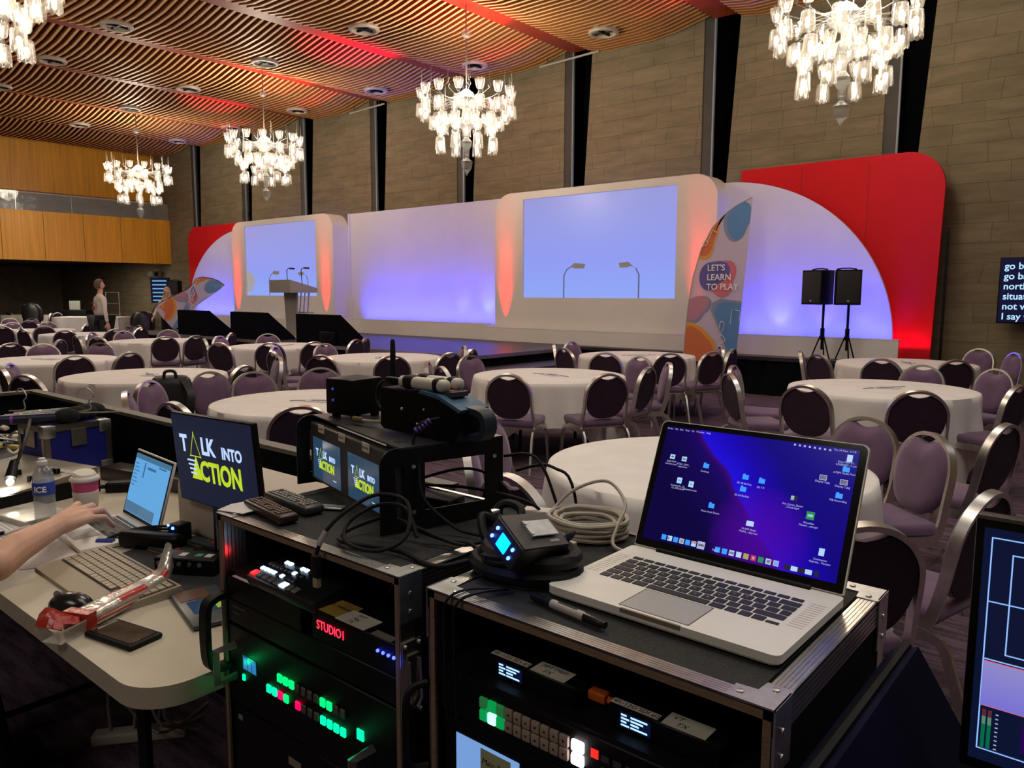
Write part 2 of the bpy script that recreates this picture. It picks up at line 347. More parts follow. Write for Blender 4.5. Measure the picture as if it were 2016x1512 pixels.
# ---------------------------------------------------------------- recessed ceiling fixtures
def make_downlight():
    t=thing('ceiling_downlight','x','ceiling light',(0,0,0),0,'round ceiling fixtures')
    MB().lathe([(.17,.16),(.26,.10),(.285,.0),(.27,-.03),(.225,-.035),(.215,.02),(.20,.05)],28).build('trim_ring',mat('cream_ring',(.5,.42,.33),.45),t)
    MB().lathe([(.205,.0),(.19,.035),(.05,.04)],24).build('reflector',mat('mirror_reflector',(.75,.72,.72),.15,1),t)
    mb=MB(); mb.box(-.19,.19,-.02,.02,-.02,.01); mb.box(-.02,.02,-.19,.19,-.02,.01); mb.build('cross_bar',M_black,t)
    return t
DL=[(-8.3,12.45),(-11.54,12.45),(-14.75,12.45),(-17.96,12.45),(-21.27,12.45),(-24.47,12.45),(-11.56,9.5),(-14.8,9.5),(-18.06,9.5),(-21.16,9.5),(-24.3,9.45),(-14.88,6.53),(-18.09,6.58),(-21.3,6.55),(-8.3,9.5)]
dl0=make_downlight()
for i,(x,y) in enumerate(DL):
    o=dl0 if i==0 else copy_tree(dl0); o.location=(x,y,ZC-.02)
    o['label']='round mirrored ceiling fixture, %s along the row %s'%(['nearest','second','third','fourth','fifth','farthest'][min(5,i if i<6 else (i-6+0 if i<11 else i-11))],'beside the stage wall' if i<6 else ('in the middle of the ceiling' if i<11 else 'nearest the camera'))
dl0['label']='round ceiling fixture above the right set panel, nearest in the stage wall row'
# ---------------------------------------------------------------- chandeliers
M_cg=None
def cup_glass():
    m=bpy.data.materials.new('cut_glass_cup'); m.use_nodes=True; N,L=nodes(m); N.remove(N['Principled BSDF'])
    out=N['Material Output']; tr=N.new('ShaderNodeBsdfTransparent'); gl=N.new('ShaderNodeBsdfGlossy'); gl.inputs['Roughness'].default_value=.12; df=N.new('ShaderNodeBsdfTranslucent'); df.inputs[0].default_value=(1,.95,.85,1)
    em=N.new('ShaderNodeEmission'); em.inputs[0].default_value=(1,.87,.62,1); em.inputs[1].default_value=.55
    a=N.new('ShaderNodeMixShader'); a.inputs[0].default_value=.35; b=N.new('ShaderNodeMixShader'); b.inputs[0].default_value=.4; c=N.new('ShaderNodeAddShader')
    tc=N.new('ShaderNodeTexCoord'); sp=N.new('ShaderNodeSeparateXYZ'); L.new(tc.outputs['Object'],sp.inputs[0])
    L.new(tr.outputs[0],a.inputs[1]); L.new(gl.outputs[0],a.inputs[2]); L.new(a.outputs[0],b.inputs[1]); L.new(df.outputs[0],b.inputs[2]); b.inputs[0].default_value=.10; a.inputs[0].default_value=.22; L.new(b.outputs[0],out.inputs[0])
    m.cycles.emission_sampling='NONE' if hasattr(m,'cycles') else None
    return m
M_cg=cup_glass(); M_cr=mat('clear_crystal',(.30,.30,.29),.06,alpha=.38,spec=1); M_bulb=glow('lit_bulb',(1,.86,.60),9)
M_bulb.cycles.emission_sampling='NONE'
def scallop(n,up,R0,R1,H):
    """fluted glass cup, open at the wide end"""
    vs=[];fs=[];L=[(0,R0*.35),(.06,R0),(.35,R0+(R1-R0)*.5),(.75,R1*.97),(1,R1)]
    for q,(h,r) in enumerate(L):
        for i in range(n):
            t=2*PI*i/n; rr=r*(1+.05*(i%2)); hh=h*H+(.012*math.cos(4*t*2) if q==len(L)-1 else 0)
            vs.append((rr*math.cos(t),rr*math.sin(t),up*hh))
    for q in range(len(L)-1):
        for i in range(n): fs.append((q*n+i,q*n+(i+1)%n,(q+1)*n+(i+1)%n,(q+1)*n+i))
    fs.append(tuple(range(n)))
    return vs,fs
def make_chandelier():
    t=thing('chandelier','x','chandelier',(0,0,0),0,'cut glass chandeliers')
    MB().lathe([(.012,1.35),(.012,3.0),(.05,3.0),(.06,3.1),(.02,3.12)],12).build('suspension_rod',mat('dull_bronze_rod',(.25,.2,.17),.4,.6),t)
    mb=MB(); mb.ball((0,0,2.42),.085); mb.build('rod_ball',M_cr,t)
    mb=MB(); mb.lathe([(.02,.28),(.05,.34),(.045,.44),(.09,.52),(.10,.58),(.04,.66),(.045,.74),(.13,.84),(.16,.92),(.12,.99),(.05,1.04),(.05,1.12),(.16,1.20),(.22,1.27),(.22,1.31),(.12,1.42),(.03,1.48)],20); mb.build('stem',M_cr,t)
    MB().lathe([(.004,0),(.03,.05),(.085,.12),(.105,.22),(.11,.24),(.05,.29),(.02,.33),(.05,.35),(.02,.37)],10).build('finial',M_cr,t,smooth=False)
    def ring(n,R,zc,zu,zd,ph,spikes,zarm):
        for i in range(n):
            a=2*PI*(i+ph)/n; ca,sa=math.cos(a),math.sin(a)
            mb=MB(); P=[(.05*ca,.05*sa,zarm),(.3*R*ca,.3*R*sa,zarm+.06),(.65*R*ca,.65*R*sa,zarm-.02),(R*ca,R*sa,zc)]
            mb.tube(smoothpath(P,4),.008,5); mb.ball((R*ca,R*sa,zc),.03,8,6); mb.build('arm',M_cr,t)
            if zu is not None:
                vs,fs=scallop(16,1,.05,.080,.17); mb=MB(); mb.T=Matrix.Translation((R*ca,R*sa,zu)); mb.add(vs,fs); c=mb.build('glass_cup',M_cg,t)
                mb=MB(); mb.ball((R*ca,R*sa,zu+.075),.028,8,6,(1,1,1.5)); mb.build('bulb',M_bulb,c)
            if zd is not None:
                vs,fs=scallop(16,-1,.072,.086,.23); mb=MB(); mb.T=Matrix.Translation((R*ca,R*sa,zd)); mb.add(vs,fs); c=mb.build('glass_cup',M_cg,t)
                mb=MB(); mb.ball((R*ca,R*sa,zd-.12),.030,8,6,(1,1,1.5)); mb.build('bulb',M_bulb,c)
        if spikes:
            for i in range(n):
                a=2*PI*(i+.5+ph)/n; x,y=R*math.cos(a),R*math.sin(a)
                mb=MB(); mb.lathe([(.006,0),(.03,.04),(.008,.08),(.02,.14),(.008,.2),(.012,.24),(.002,.42)],8,(x,y,zc+.06)); mb.tube([(x*.2,y*.2,zarm),(x*.6,y*.6,zarm+.03),(x,y,zc+.06)],.006,5); mb.build('spire',M_cr,t)
    ring(14,.80,1.28,1.30,1.22,0,True,1.25)
    ring(8,.58,1.0,None,1.02,.5,False,1.2)
    ring(8,.50,.68,.70,.64,0,False,.9)
    ring(6,.34,.86,.88,None,.3,False,.9)
    return t
CHP=[(-3.26,10.2,'nearest the camera, over the white arch at the right'),(-9.66,10.2,'second nearest, hanging in front of the plain blue part of the set'),(-16.02,10.2,'second from the left end, over the left set screen'),(-22.38,10.2,'farthest one, in front of the balcony'),(-9.66,2.75,'cut off by the upper left corner of the view'),(-3.26,3.0,'above the camera, outside the view'),(-16.02,1.6,'beyond the left edge of the view')]
ch0=make_chandelier()
for i,(x,y,l) in enumerate(CHP):
    o=ch0 if i==0 else copy_tree(ch0); o.location=(x,y,3.69); o.rotation_euler=(0,0,.37*i); o['label']='cut glass chandelier '+l
    if i>4: o['label']='cut glass chandelier '+l
    light('POINT','chandelier_light',(x,y,4.55),55,WARM,radius=.45)
    light('POINT','chandelier_light',(x,y,5.25),150,WARM,radius=.3)
# ================================================================= STAGE AND SET
M_stage=mat('black_stage_deck',(.022,.020,.028),.42,noise=.1,nscale=10); M_drape=mat('black_drape',(.004,.004,.006),.9,spec=.08)
t=thing('stage','low black stage with metal edge running along the stage wall','stage',(-13.7,9,0))
mb=MB()
mb.T=Matrix.Translation((13.7,-9,0)); mb.box(-20.5,-8.4,8.95,13.4,.56,.615); mb.box(-8.4,-2.75,11.95,13.4,.56,.615); mb.build('deck',M_stage,t)
mb=MB(); mb.T=Matrix.Translation((13.7,-9,0))
mb.box(-20.5,-8.395,8.935,8.95,.555,.618); mb.box(-8.4,-8.385,8.94,11.95,.555,.618); mb.build('edge_rail',M_alu,t)
mb=MB(); mb.T=Matrix.Translation((13.7,-9,0))
def drape(mb,x0,x1,y,along='x'):
    n=int(abs(x1-x0)/.06); 
    P=[(x0+(x1-x0)*i/n, y+.018*math.sin(i*1.3)) for i in range(n+1)]
    vs=[];fs=[]
    for (a,b) in P:
        vs+= [(a,b,.01),(a,b,.556)] if along=='x' else [(b,a,.01),(b,a,.556)]
    for i in range(n): fs.append((2*i,2*i+2,2*i+3,2*i+1))
    mb.add(vs,fs)
drape(mb,-20.5,-8.4,8.99); drape(mb,8.99,11.97,-8.44,'y'); drape(mb,-8.4,-2.75,11.98); mb.build('valance',M_drape,t)
t=thing('stage_steps','black stage steps at the right side of the stage','steps',(-8.2,9.3,0))
MB().box(-.18,.5,-.5,2.6,.385,.425).build('tread',M_stage,t); MB().box(.5,.515,-.5,2.6,.38,.43).build('nosing',M_alu,t)
mb=MB(); mb.box(-.15,.48,-.45,-.42,0,.385); mb.box(-.15,.48,2.5,2.53,0,.385); mb.box(.44,.47,-.45,2.5,.0,.385); mb.build('riser',M_drape,t)
YP=12.40; PT=3.66
def panel_screen(x0,x1,sx0,sx1,name,label,roundL,roundR):
    t=thing(name,label,'set panel',((x0+x1)/2,YP,.9)); mb=MB(); c=(x0+x1)/2; R=.42
    a,b,s0,s1=x0-c,x1-c,sx0-c,sx1-c; zb=-.28; zt=PT-.9; z0=1.527-.9; z1=3.515-.9
    L=[(a,zb),(s0,zb),(s0,zt)]+([(p) for p in arc(a+R,zt-R,R,90,180,8)] if roundL else [(a,zt)])
    Rr=[(s1,zb),(b,zb)]+(arc(b-R,zt-R,R,0,90,8) if roundR else [(b,zt)])+[(s1,zt)]
    mb.xz(L,0,.5); mb.xz(Rr,0,.5); mb.xz([(s0,zb),(s1,zb),(s1,z0),(s0,z0)],0,.5); mb.xz([(s0,z1),(s1,z1),(s1,zt),(s0,zt)],0,.5)
    mb.build('panel',M_white,t)
    return t,c,z0,z1,s0,s1
M_scr=grad_emit('projected_sky_blue',[(0,(.30,.42,1.0)),(.35,(.30,.36,.96)),(1,(.34,.34,.74))],2,0,1.99,.92)
M_grey=mat('microphone_grey',(.1,.09,.075),.6)
M_micimg=glow('microphone_picture',(.20,.17,.14),.9); M_linimg=glow('microphone_stalk_picture',(.10,.12,.25),.9)
def screen(t,s0,s1,z0,z1,items):
    o=MB().box(0,s1-s0,.05,.09,0,z1-z0).build('screen',M_scr,t); o.location=(s0,0,z0)
    mb=MB()
    for mi,poly in items: mb.mi=mi; mb.xz(poly,.044,.049)
    if items: p=mb.build('screen_picture',[M_micimg,M_linimg,glow('pale_flag_picture',(.45,.42,.45),.8)],o,smooth=False)
def micpoly(x,h,dirn,big=1):
    r=[]; w=.014
    r.append((1,[(x-w,0),(x+w,0),(x+w,h*.7),(x-w,h*.7)]))
    r.append((1,[(x-w,h*.7),(x+w,h*.7),(x+dirn*.07+w,h*.9),(x+dirn*.07-w,h*.9)]))
    r.append((1,[(x+dirn*.07-w,h*.9),(x+dirn*.07+w,h*.88),(x+dirn*.2,h*.99),(x+dirn*.2,h*1.02)]))
    a=x+dirn*.15; r.append((0,[(a,h*.98),(a+dirn*.1*big,h*1.09),(a+dirn*.36*big,h*1.06),(a+dirn*.33*big,h*.92),(a+dirn*.12*big,h*.92)]))
    return r
tR,c,z0,z1,s0,s1=panel_screen(-10.93,-5.91,-10.17,-6.67,'screen_panel','white set panel framing the right hand projection screen',True,True)
screen(tR,s0,s1,z0,z1,micpoly(1.02,.62,1)+micpoly(2.73,.62,-1,.8))
tL,c,z0,z1,s0,s1=panel_screen(-21.4,-16.5,-20.7,-17.25,'screen_panel','white set panel framing the left hand projection screen',True,True)
screen(tL,s0,s1,z0,z1,micpoly(1.15,.64,1)+micpoly(3.0,.6,-1,.8)+[(2,[(0,.1),(.25,.12),(.42,.42),(.3,.62),(.12,.7),(0,.72)])])
t=thing('centre_wall','plain recessed middle wall of the set, lit blue','set panel',(-13.6,12.95,.62)); mb=MB(); mb.box(-2.95,2.95,0,.1,0,PT-.62); mb.build('wall_skin',M_white,t)
mb=MB(); mb.box(-2.9,-2.86,-.06,0,0,PT-.62); mb.build('corner_trim',M_white,t)
def plinth(x0,x1,y,h,lab):
    t=thing('plinth',lab,'plinth',((x0+x1)/2,y,.615)); w=(x1-x0)/2
    mb=MB(); mb.box(-w,w,0,.03,0,h); mb.box(-w,w,.03,.10,h-.02,h); mb.build('front_board',M_white,t)
    MB().box(-w,w,-.004,0,h-.006,h+.001).build('top_lip',mat('cream_edge',(.8,.78,.72),.5),t)
plinth(-16.48,-11.1,12.34,.345,'long white plinth under the middle blue wall'); plinth(-11.1,-5.9,12.26,.285,'white plinth under the right screen panel')
plinth(-21.4,-16.5,12.26,.285,'white plinth under the left screen panel'); plinth(-5.88,-2.95,12.34,.33,'white plinth under the large quarter circle arch'); plinth(-24.4,-21.42,12.34,.30,'white plinth at the far left end of the set')
def qarch(x0,x1,z0,z1,flip,lab):
    t=thing('arch_panel',lab,'set panel',(0,12.80,0)); R=z1-z0; W=x1-x0; zb=.617 if not flip else 0
    P=[(x0,zb),(x0+W,zb)]+arc(x0,z0,W,0,90,28,R) if not flip else [(x1-W,zb),(x1,zb)]+arc(x1,z0,W,90,180,28,R)
    mb=MB(); mb.xz(P,0,.06); mb.build('panel',M_white,t)
qarch(-5.98,-3.15,.85,3.52,False,'white quarter circle panel at the right end of the set'); qarch(-24.95,-21.4,.85,3.52,True,'white quarter circle panel at the left end of the set')
def redpanel(x0,x1,flip,lab):
    t=thing('backdrop_panel',lab,'set panel',(0,13.0,0)); R=.55; zt=3.75
    if not flip: P=[(x0,.617),(x1-.06,.617)]+arc(x1-R,zt-R,R,0,90,10)+[(x0,zt-.02)]
    else: P=[(x0+.06,0),(x1,0),(x1,zt)]+arc(x0+R,zt-R,R,90,180,10)
    mb=MB(); mb.xz(P,0,.07); mb.build('panel',M_red,t)
    mb=MB(); 
    for f in (.33,.66): x=x0+(x1-x0)*f; mb.box(x-.003,x+.003,-.002,.0,.7,zt-.1)
    mb.build('panel_seam',mat('dark_seam',(.1,.005,.005),.6),t)
redpanel(-5.77,-2.60,False,'tall red panel with rounded corner at the right end of the set'); redpanel(-25.2,-21.6,True,'tall red panel with rounded corner at the left end of the set')
t=thing('support_frame','black braced floor frame behind the red panel at the right end','frame',(-2.75,12.6,0)); mb=MB(); mb.box(-.3,.35,0,.05,.6,.66); mb.box(.20,.23,.45,.5,0,2.6); mb.box(-.3,-.25,0,.05,0,.6); mb.build('frame',M_black,t)
# ---- monitor wedges on the stage front
def wedge(x,w,lab,box=False):
    t=thing('stage_wedge',lab,'stage monitor',(x,9.02,.615),0,'black wedge housings on the stage front')
    mb=MB(); mb.yz([(0,0),(0,.575),(.05,.585),(.68,.05),(.70,0)],0,w); mb.build('housing',M_drape,t,smooth=False)
    MB().box(.04,w-.04,.07,.08,.56,.565).build('top_edge',M_black,t)
    mb=MB(); mb.T=Matrix.Translation((w/2,.37,.31))@Matrix.Rotation(math.atan2(.535,-.63),4,'X'); mb.box(-w/2+.06,w/2-.06,-.36,.36,-.012,-.004); mb.build('monitor_face',mat('dark_screen',(.01,.012,.02),.15),t)
    if box: MB().rbox(w-.45,w-.06,-.12,-.01,.0,.26,.01).build('cable_box',M_black,t)
wedge(-18.15,1.42,'black stage wedge at the left end of the stage front'); wedge(-15.75,1.42,'black stage wedge in the middle, left of the lectern'); wedge(-13.27,1.38,'largest looking black stage wedge, just right of the lectern',True)
# ---- lectern
M_lec=mat('grey_lectern',(.36,.34,.31),.5)
t=thing('lectern','grey lectern with sloping top and open side struts on the stage','lectern',(-14.95,10.1,.615),math.radians(-8))
mb=MB(); mb.xz([(-.31,0),(.12,0),(.22,1.0),(-.4,1.0)],-.02,.02); mb.build('front_panel',M_lec,t)
mb=MB(); mb.yz([(-.30,1.0),(.35,1.0),(.35,1.10),(-.30,1.28)],-.52,.50); mb.build('reading_desk',M_lec,t)
for x in (-.1,.28):
    for y in (.2,.3): 
        mb=MB(); mb.tube([(x-.06,y-.12,0),(x+.02,y-.05,1.0)],.016,6); mb.build('strut',M_chrome,t)
mb=MB(); mb.box(-.16,.4,.1,.3,.55,.57); mb.build('cross_shelf',M_lec,t)
mb=MB(); mb.box(-.42,.42,-.25,.35,0,.03); mb.build('base_plate',M_lec,t)
for s in (-.25,.3):
    k=thing('gooseneck_microphone','thin black gooseneck microphone on the lectern, '+('left' if s<0 else 'right')+' one','microphone',(-14.95+s,10.15,1.79),0,'lectern microphones')
    mb=MB(); mb.tube(smoothpath([(0,0,0),(-.02,0,.2),(.03,-.03,.34),(.18,-.05,.37)],5),.008,6); mb.build('gooseneck',M_black,k)
    mb=MB(); mb.cyl((.16,-.05,.365),(.36,-.07,.355),.02,n=8); mb.build('capsule',M_black,k)
# ---- feather flag on its base
M_fl=mat('flag_fabric',(.62,.52,.66),.7,alpha=.82)
M_flor=mat('flag_orange',(.62,.16,.06),.7); M_flyel=mat('flag_amber',(.72,.32,.05),.7); M_flb=mat('flag_blue',(.10,.24,.52),.7); M_flsl=mat('flag_slate',(.22,.26,.42),.7); M_flpk=mat('flag_pink',(.62,.15,.22),.7); M_fllp=mat('flag_rose',(.5,.22,.32),.7); M_ltr=mat('white_print',(.85,.82,.88),.7); M_flnv=mat('flag_indigo',(.12,.10,.36),.7)
def blob(cx,cz,rx,rz,a=0,n=26,e=.18,ph=0):
    P=[]
    for i in range(n):
        t=2*PI*i/n; k=1+e*math.sin(2*t+ph)+e*.5*math.sin(3*t+ph*2); x=rx*k*math.cos(t); z=rz*k*math.sin(t); ca,sa=math.cos(a),math.sin(a); P.append((cx+x*ca-z*sa,cz+x*sa+z*ca))
    return P
def clip_poly(P,inside,toedge):
    return [p if inside(p) else toedge(p) for p in P]
def flag_outline():
    L=[(-.62,0),(-.60,.4),(-.56,.9),(-.49,1.35),(-.36,1.8),(-.17,2.15),(.1,2.4),(.38,2.54),(.46,2.56)]
    return L
def flag_left(z):
    L=flag_outline()
    for (x0,z0),(x1,z1) in zip(L,L[1:]):
        if z<=z1: return x0+(x1-x0)*max(0,(z-z0))/(z1-z0)
    return .46
def flag_right(z): return .28+.18*min(z,2.56)/2.56
def flag(loc,rz,rot,label,wave=0,scale=1):
    t=thing('feather_flag',label,'flag',loc,rz,rot=rot); t.scale=(scale,)*3
    def wv(x,z): return wave*(.16*math.sin(2.2*z+1.5*x)+.1*math.sin(4*x+z*3))
    nz,nx=40,12; vs=[];fs=[]
    for sgn in (0,.004):
        for j in range(nz+1):
            z=2.555*j/nz; a=flag_left(z);b=flag_right(z)
            for i in range(nx+1): x=a+(b-a)*i/nx; vs.append((x,wv(x,z)+sgn,z))
    W=nx+1; O=(nz+1)*W
    for j in range(nz):
        for i in range(nx):
            q=j*W+i; fs.append((q,q+1,q+W+1,q+W)); fs.append((O+q,O+q+W,O+q+W+1,O+q+1))
    border=[j*W for j in range(nz+1)]
    for j in range(nz):
        for q,r in ((j*W,(j+1)*W),(j*W+nx,(j+1)*W+nx)): fs.append((q,r,O+r,O+q))
    mb=MB(); mb.add(vs,fs); fab=mb.build('flag_fabric',M_fl,t,angle=80)
    mats=[M_flor,M_flyel,M_flb,M_flsl,M_flpk,M_fllp,M_ltr,M_flnv]; mb=MB(); lev=[0]
    def put(mi,P):
        lev[0]+=1; y=-.003-.0008*lev[0]
        Q=[]
        for x,z in P:
            z=min(max(z,.01),2.53); x=min(max(x,flag_left(z)+.004),flag_right(z)-.004); Q.append((x,wv(x,z)+y,z))
        cx=sum(q[0] for q in Q)/len(Q); cz=sum(q[2] for q in Q)/len(Q); n=len(Q); vs=[(cx,wv(cx,cz)+y,cz)]; fs=[]
        for k in (.5,1):
            for q in Q: x=cx+(q[0]-cx)*k; z=cz+(q[2]-cz)*k; vs.append((x,wv(x,z)+y,z))
        for i in range(n): fs.append((0,1+i,1+(i+1)%n)); fs.append((1+i,1+n+i,1+n+(i+1)%n,1+(i+1)%n))
        mb.mi=mi; mb.add(vs,fs)
    put(1,blob(-.32,1.98,.26,.30,.3)); put(0,blob(-.33,2.02,.25,.29,.3))
    put(3,blob(.22,2.22,.22,.28,.1)); put(2,blob(.26,2.22,.20,.26,.1))
    put(4,blob(.02,1.33,.24,.25,.4)); put(7,blob(-.14,1.40,.23,.24,-.3))
    put(3,blob(-.45,.85,.27,.20,.1)); put(5,blob(-.46,.87,.24,.18,.1))
    put(3,[(-.16,.83),(-.13,.96),(.0,1.02),(.4,.98),(.4,.2),(.28,.0),(.2,.0),(.0,.5)]); put(2,[(-.09,.8),(-.05,.93),(.08,.97),(.4,.94),(.4,.22),(.28,.02),(.2,.05),(.04,.45)])
    put(1,[(-.66,.0),(-.66,.62),(-.5,.64),(-.3,.55),(-.1,.36),(-.02,.15),(-.04,.0)]); put(0,[(-.66,.0),(-.66,.56),(-.5,.58),(-.33,.5),(-.15,.32),(-.07,.15),(-.08,.0)])
    pr=mb.build('printed_shapes',mats,fab,angle=80)
    L=[]
    for s,z in (("LET'S",1.46),("LEARN",1.31),("TO PLAY",1.16)):
        o=text(s,.135,M_ltr,'lettering',None,(-.24-.02*(1.46-z),-.022,z),(PI/2,0,0),.001,bold=.002); L.append(o)
    o=join_into('lettering',L,fab)
    for v in o.data.vertices: v.co.y+=wv(v.co.x,v.co.z)
    mb=MB(); mb.tube([(-.30+.05*math.cos(a*.7),-.021,1.9+.05*math.sin(a*.7)) for a in range(10)],.005,4,closed=True); mb.tube([(-.25,-.021,1.9),(-.17,-.021,2.1),(-.1,-.021,2.05)],.005,4)
    mb.tube([(.18,-.021,.62),(.2,-.021,.85),(.33,-.021,.83),(.32,-.021,.66)],.005,4); mb.tube(smoothpath([(.0,-.021,.3),(.1,-.021,.36),(.04,-.021,.45),(-.0,-.021,.4),(.08,-.021,.6),(.02,-.021,.66),(.0,-.021,.55)],5),.005,4)
    for v in range(len(mb.v)): mb.v[v]=Vector((mb.v[v].x,mb.v[v].y+wv(mb.v[v].x,mb.v[v].z),mb.v[v].z))
    mb.build('music_notes',M_ltr,fab)
    P=[(flag_left(2.555*j/24)-.008,wv(flag_left(2.555*j/24),2.555*j/24),2.555*j/24) for j in range(25)]
    mb=MB(); mb.tube([(-.62,0,-.45)]+P,.011,6); mb.build('bent_pole',M_black if wave else mat('pale_pole',(.5,.48,.46),.4),t)
    return t
t=flag((-5.37,11.5,.52),0,None,'tall standing feather flag reading LET\'S LEARN TO PLAY in front of the set',0,1.0)
mb=MB(); mb.box(-.92,-.32,-.2,.2,-.5,-.47); mb.cyl((-.62,0,-.47),(-.62,0,-.40),.03); mb.build('ground_plate',M_black,t)
# ---- loudspeakers on tripods
def speaker_stand(loc,lab,h):
    t=thing('speaker_stand',lab,'speaker stand',loc)
    MB().cyl((0,0,.15),(0,0,h),.019).build('pole',M_black,t); MB().cyl((0,0,.3),(0,0,.48),.032).build('collar',M_black,t)
    for k in range(3):
        a=PI/2+2*PI*k/3; c,s=math.cos(a),math.sin(a)
        MB().tube([(c*.03,s*.03,.36),(c*.16,s*.12,.012)],.012,6).build('leg',M_black,t)
def loudspeaker(loc,rz,lab,s=1):
    t=thing('loudspeaker',lab,'loudspeaker',loc,rz); t.scale=(s,s,s)
    mb=MB(); mb.prism([(-.18,-.17),(.18,-.17),(.13,.17),(-.13,.17)],0,.52); mb.build('cabinet',M_black,t,smooth=False)
    MB().rbox(-.165,.165,-.182,-.17,.02,.50,.008).build('grille',mat('speaker_grille',(.018,.018,.02),.75,noise=.5,nscale=300),t)
    MB().cyl((0,-.188,.06),(0,-.182,.06),.016).build('badge',mat('pale_badge',(.35,.35,.38),.4),t)
    MB().tube([(-.14,0,.53),(-.05,0,.545),(.05,0,.545),(.14,0,.53)],.01,6).build('carry_handle',M_black,t)
speaker_stand((-3.98,12.12,.616),'black speaker stand under the left of the two loudspeakers at the arch',.84); speaker_stand((-3.62,12.14,.616),'black speaker stand under the right of the two loudspeakers at the arch',.84)
loudspeaker((-4.06,12.12,1.455),-.35,'left one of two black loudspeakers on stands before the white arch'); loudspeaker((-3.66,12.10,1.455),.5,'right one of two black loudspeakers on stands before the white arch')
speaker_stand((-25.7,12.75,0),'thin speaker stand behind the long haired person with the flag',1.45); loudspeaker((-25.7,12.75,1.455),.6,'black loudspeaker behind the flag carrier at the far left of the stage',1.05)
# ---- caption screens
M_cap=mat('caption_screen_black',(.003,.003,.01),.15,emit=(.01,.012,.06),es=.5); M_capt=glow('caption_text_cyan',(.45,.72,1),1.1)
t=thing('caption_screen','black caption screen with white text at the right edge before the stone wall','screen',(-1.15,13.25,0))
MB().rbox(-.72,.95,0,.06,1.20,2.15,.008).build('panel',M_black,t); s=MB().box(-.70,.93,-.004,0,1.22,2.13).build('screen',M_cap,t)
L=[]
for i,x in enumerate(('go back to where we','go back to when our','northern cities','situation we must','not wallow in it','I say to you that')): L.append(text(x,.135,M_capt,'l',None,(-.66+.02*0,-.006,1.98-.145*i),(PI/2,0,0),.001,bold=.002))
join_into('caption_text',L,s); MB().cyl((.1,.03,0),(.1,.03,1.2),.03).build('stand_pole',M_black,t); MB().box(-.3,.5,-.25,.3,0,.02).build('stand_base',M_black,t)
t=thing('caption_screen','small caption screen with blue text lines behind the flag carrier at the left','screen',(-27.05,12.86,0),math.radians(42))
MB().rbox(-.33,.33,0,.08,1.24,2.12,.01).build('panel',M_black,t); s=MB().box(-.31,.31,-.004,0,1.26,2.10).build('screen',M_cap,t)
mb=MB()
for i,wd in enumerate((.5,.48,.53,.5,.42,.36)): mb.box(-.26,-.26+wd,-.008,-.005,1.98-.135*i,2.03-.135*i)
mb.build('caption_text',glow('caption_bar_blue',(.2,.5,.75),.7),s); MB().cyl((0,.04,0),(0,.04,1.25),.03).build('stand_pole',M_black,t); MB().box(-.3,.3,-.2,.3,0,.02).build('stand_base',M_black,t)
# wall projector/camera box & ceiling rails
t=thing('wall_camera','small grey box camera on the wall below the balcony corner','camera',(-28.4,13.45,2.3)); MB().rbox(-.3,.1,-.25,.1,-.12,.08,.02).build('body',mat('grey_box',(.2,.19,.17),.6),t); MB().cyl((.1,-.1,-.02),(.18,-.14,-.03),.07).build('lens',M_black,t)
for (a,b,l) in (((-10.55,13.42,6.40),(-9.05,13.42,6.44),'nearer pale curtain rail under the ceiling at the stage wall'),((-17.0,13.42,6.36),(-15.6,13.42,6.40),'farther pale curtain rail under the ceiling at the stage wall')):
    t=thing('curtain_rail',l,'rail',a); d=Vector(b)-Vector(a); MB().cyl((0,0,0),d,.022).build('rail',mat('pale_rail',(.5,.46,.4),.5),t)
    MB().cyl((.2,0,0),(.2,0,.35),.008).build('bracket',M_pil,t); MB().cyl(d-Vector((.2,0,0)),d-Vector((.2,0,-.35)),.008).build('bracket',M_pil,t)
# ================================================================= TABLES AND CHAIRS
def cloth_mesh(seed,low):
    rnd=random.Random(seed); R=.80; n=144; vs=[];fs=[]
    ph=[rnd.uniform(0,6.28) for _ in range(5)]; rot=rnd.uniform(0,1.57)
    vs.append((0,0,.76)); rings=[.3,.6,.78,.80]
    for r in rings:
        for i in range(n): t=2*PI*i/n; vs.append((r*math.cos(t),r*math.sin(t),.76 if r<.795 else .757))
    S=12
    for k in range(1,S+1):
        h=k/S
        for i in range(n):
            t=2*PI*i/n; d4=abs(math.cos(2*(t-rot)))
            hem=.33-.31*(d4**5)*low
            z=.757-(.757-hem)*h
            dep=(.757-z)/.75
            f=.55*math.sin(13*t+ph[0]+.6*math.sin(2*t+ph[4]))+.35*math.sin(21*t+ph[1])+.3*math.sin(7*t+ph[2])
            r=R+.008+min(1,dep*1.5)*(.042+.060*f)*.8+dep*.045*(d4**5)*h
            vs.append((r*math.cos(t),r*math.sin(t),z))
    for i in range(n): fs.append((0,1+i,1+(i+1)%n))
    for k in range(len(rings)+S-1):
        a=1+k*n
        for i in range(n): fs.append((a+i,a+n+i,a+n+(i+1)%n,a+(i+1)%n))
    mb=MB(); mb.add(vs,fs); return mb
cloths=[cloth_mesh(s,l).mesh('tablecloth',M_cloth,angle=70) for s,l in ((1,1),(2,.8),(5,1),(9,.6))]
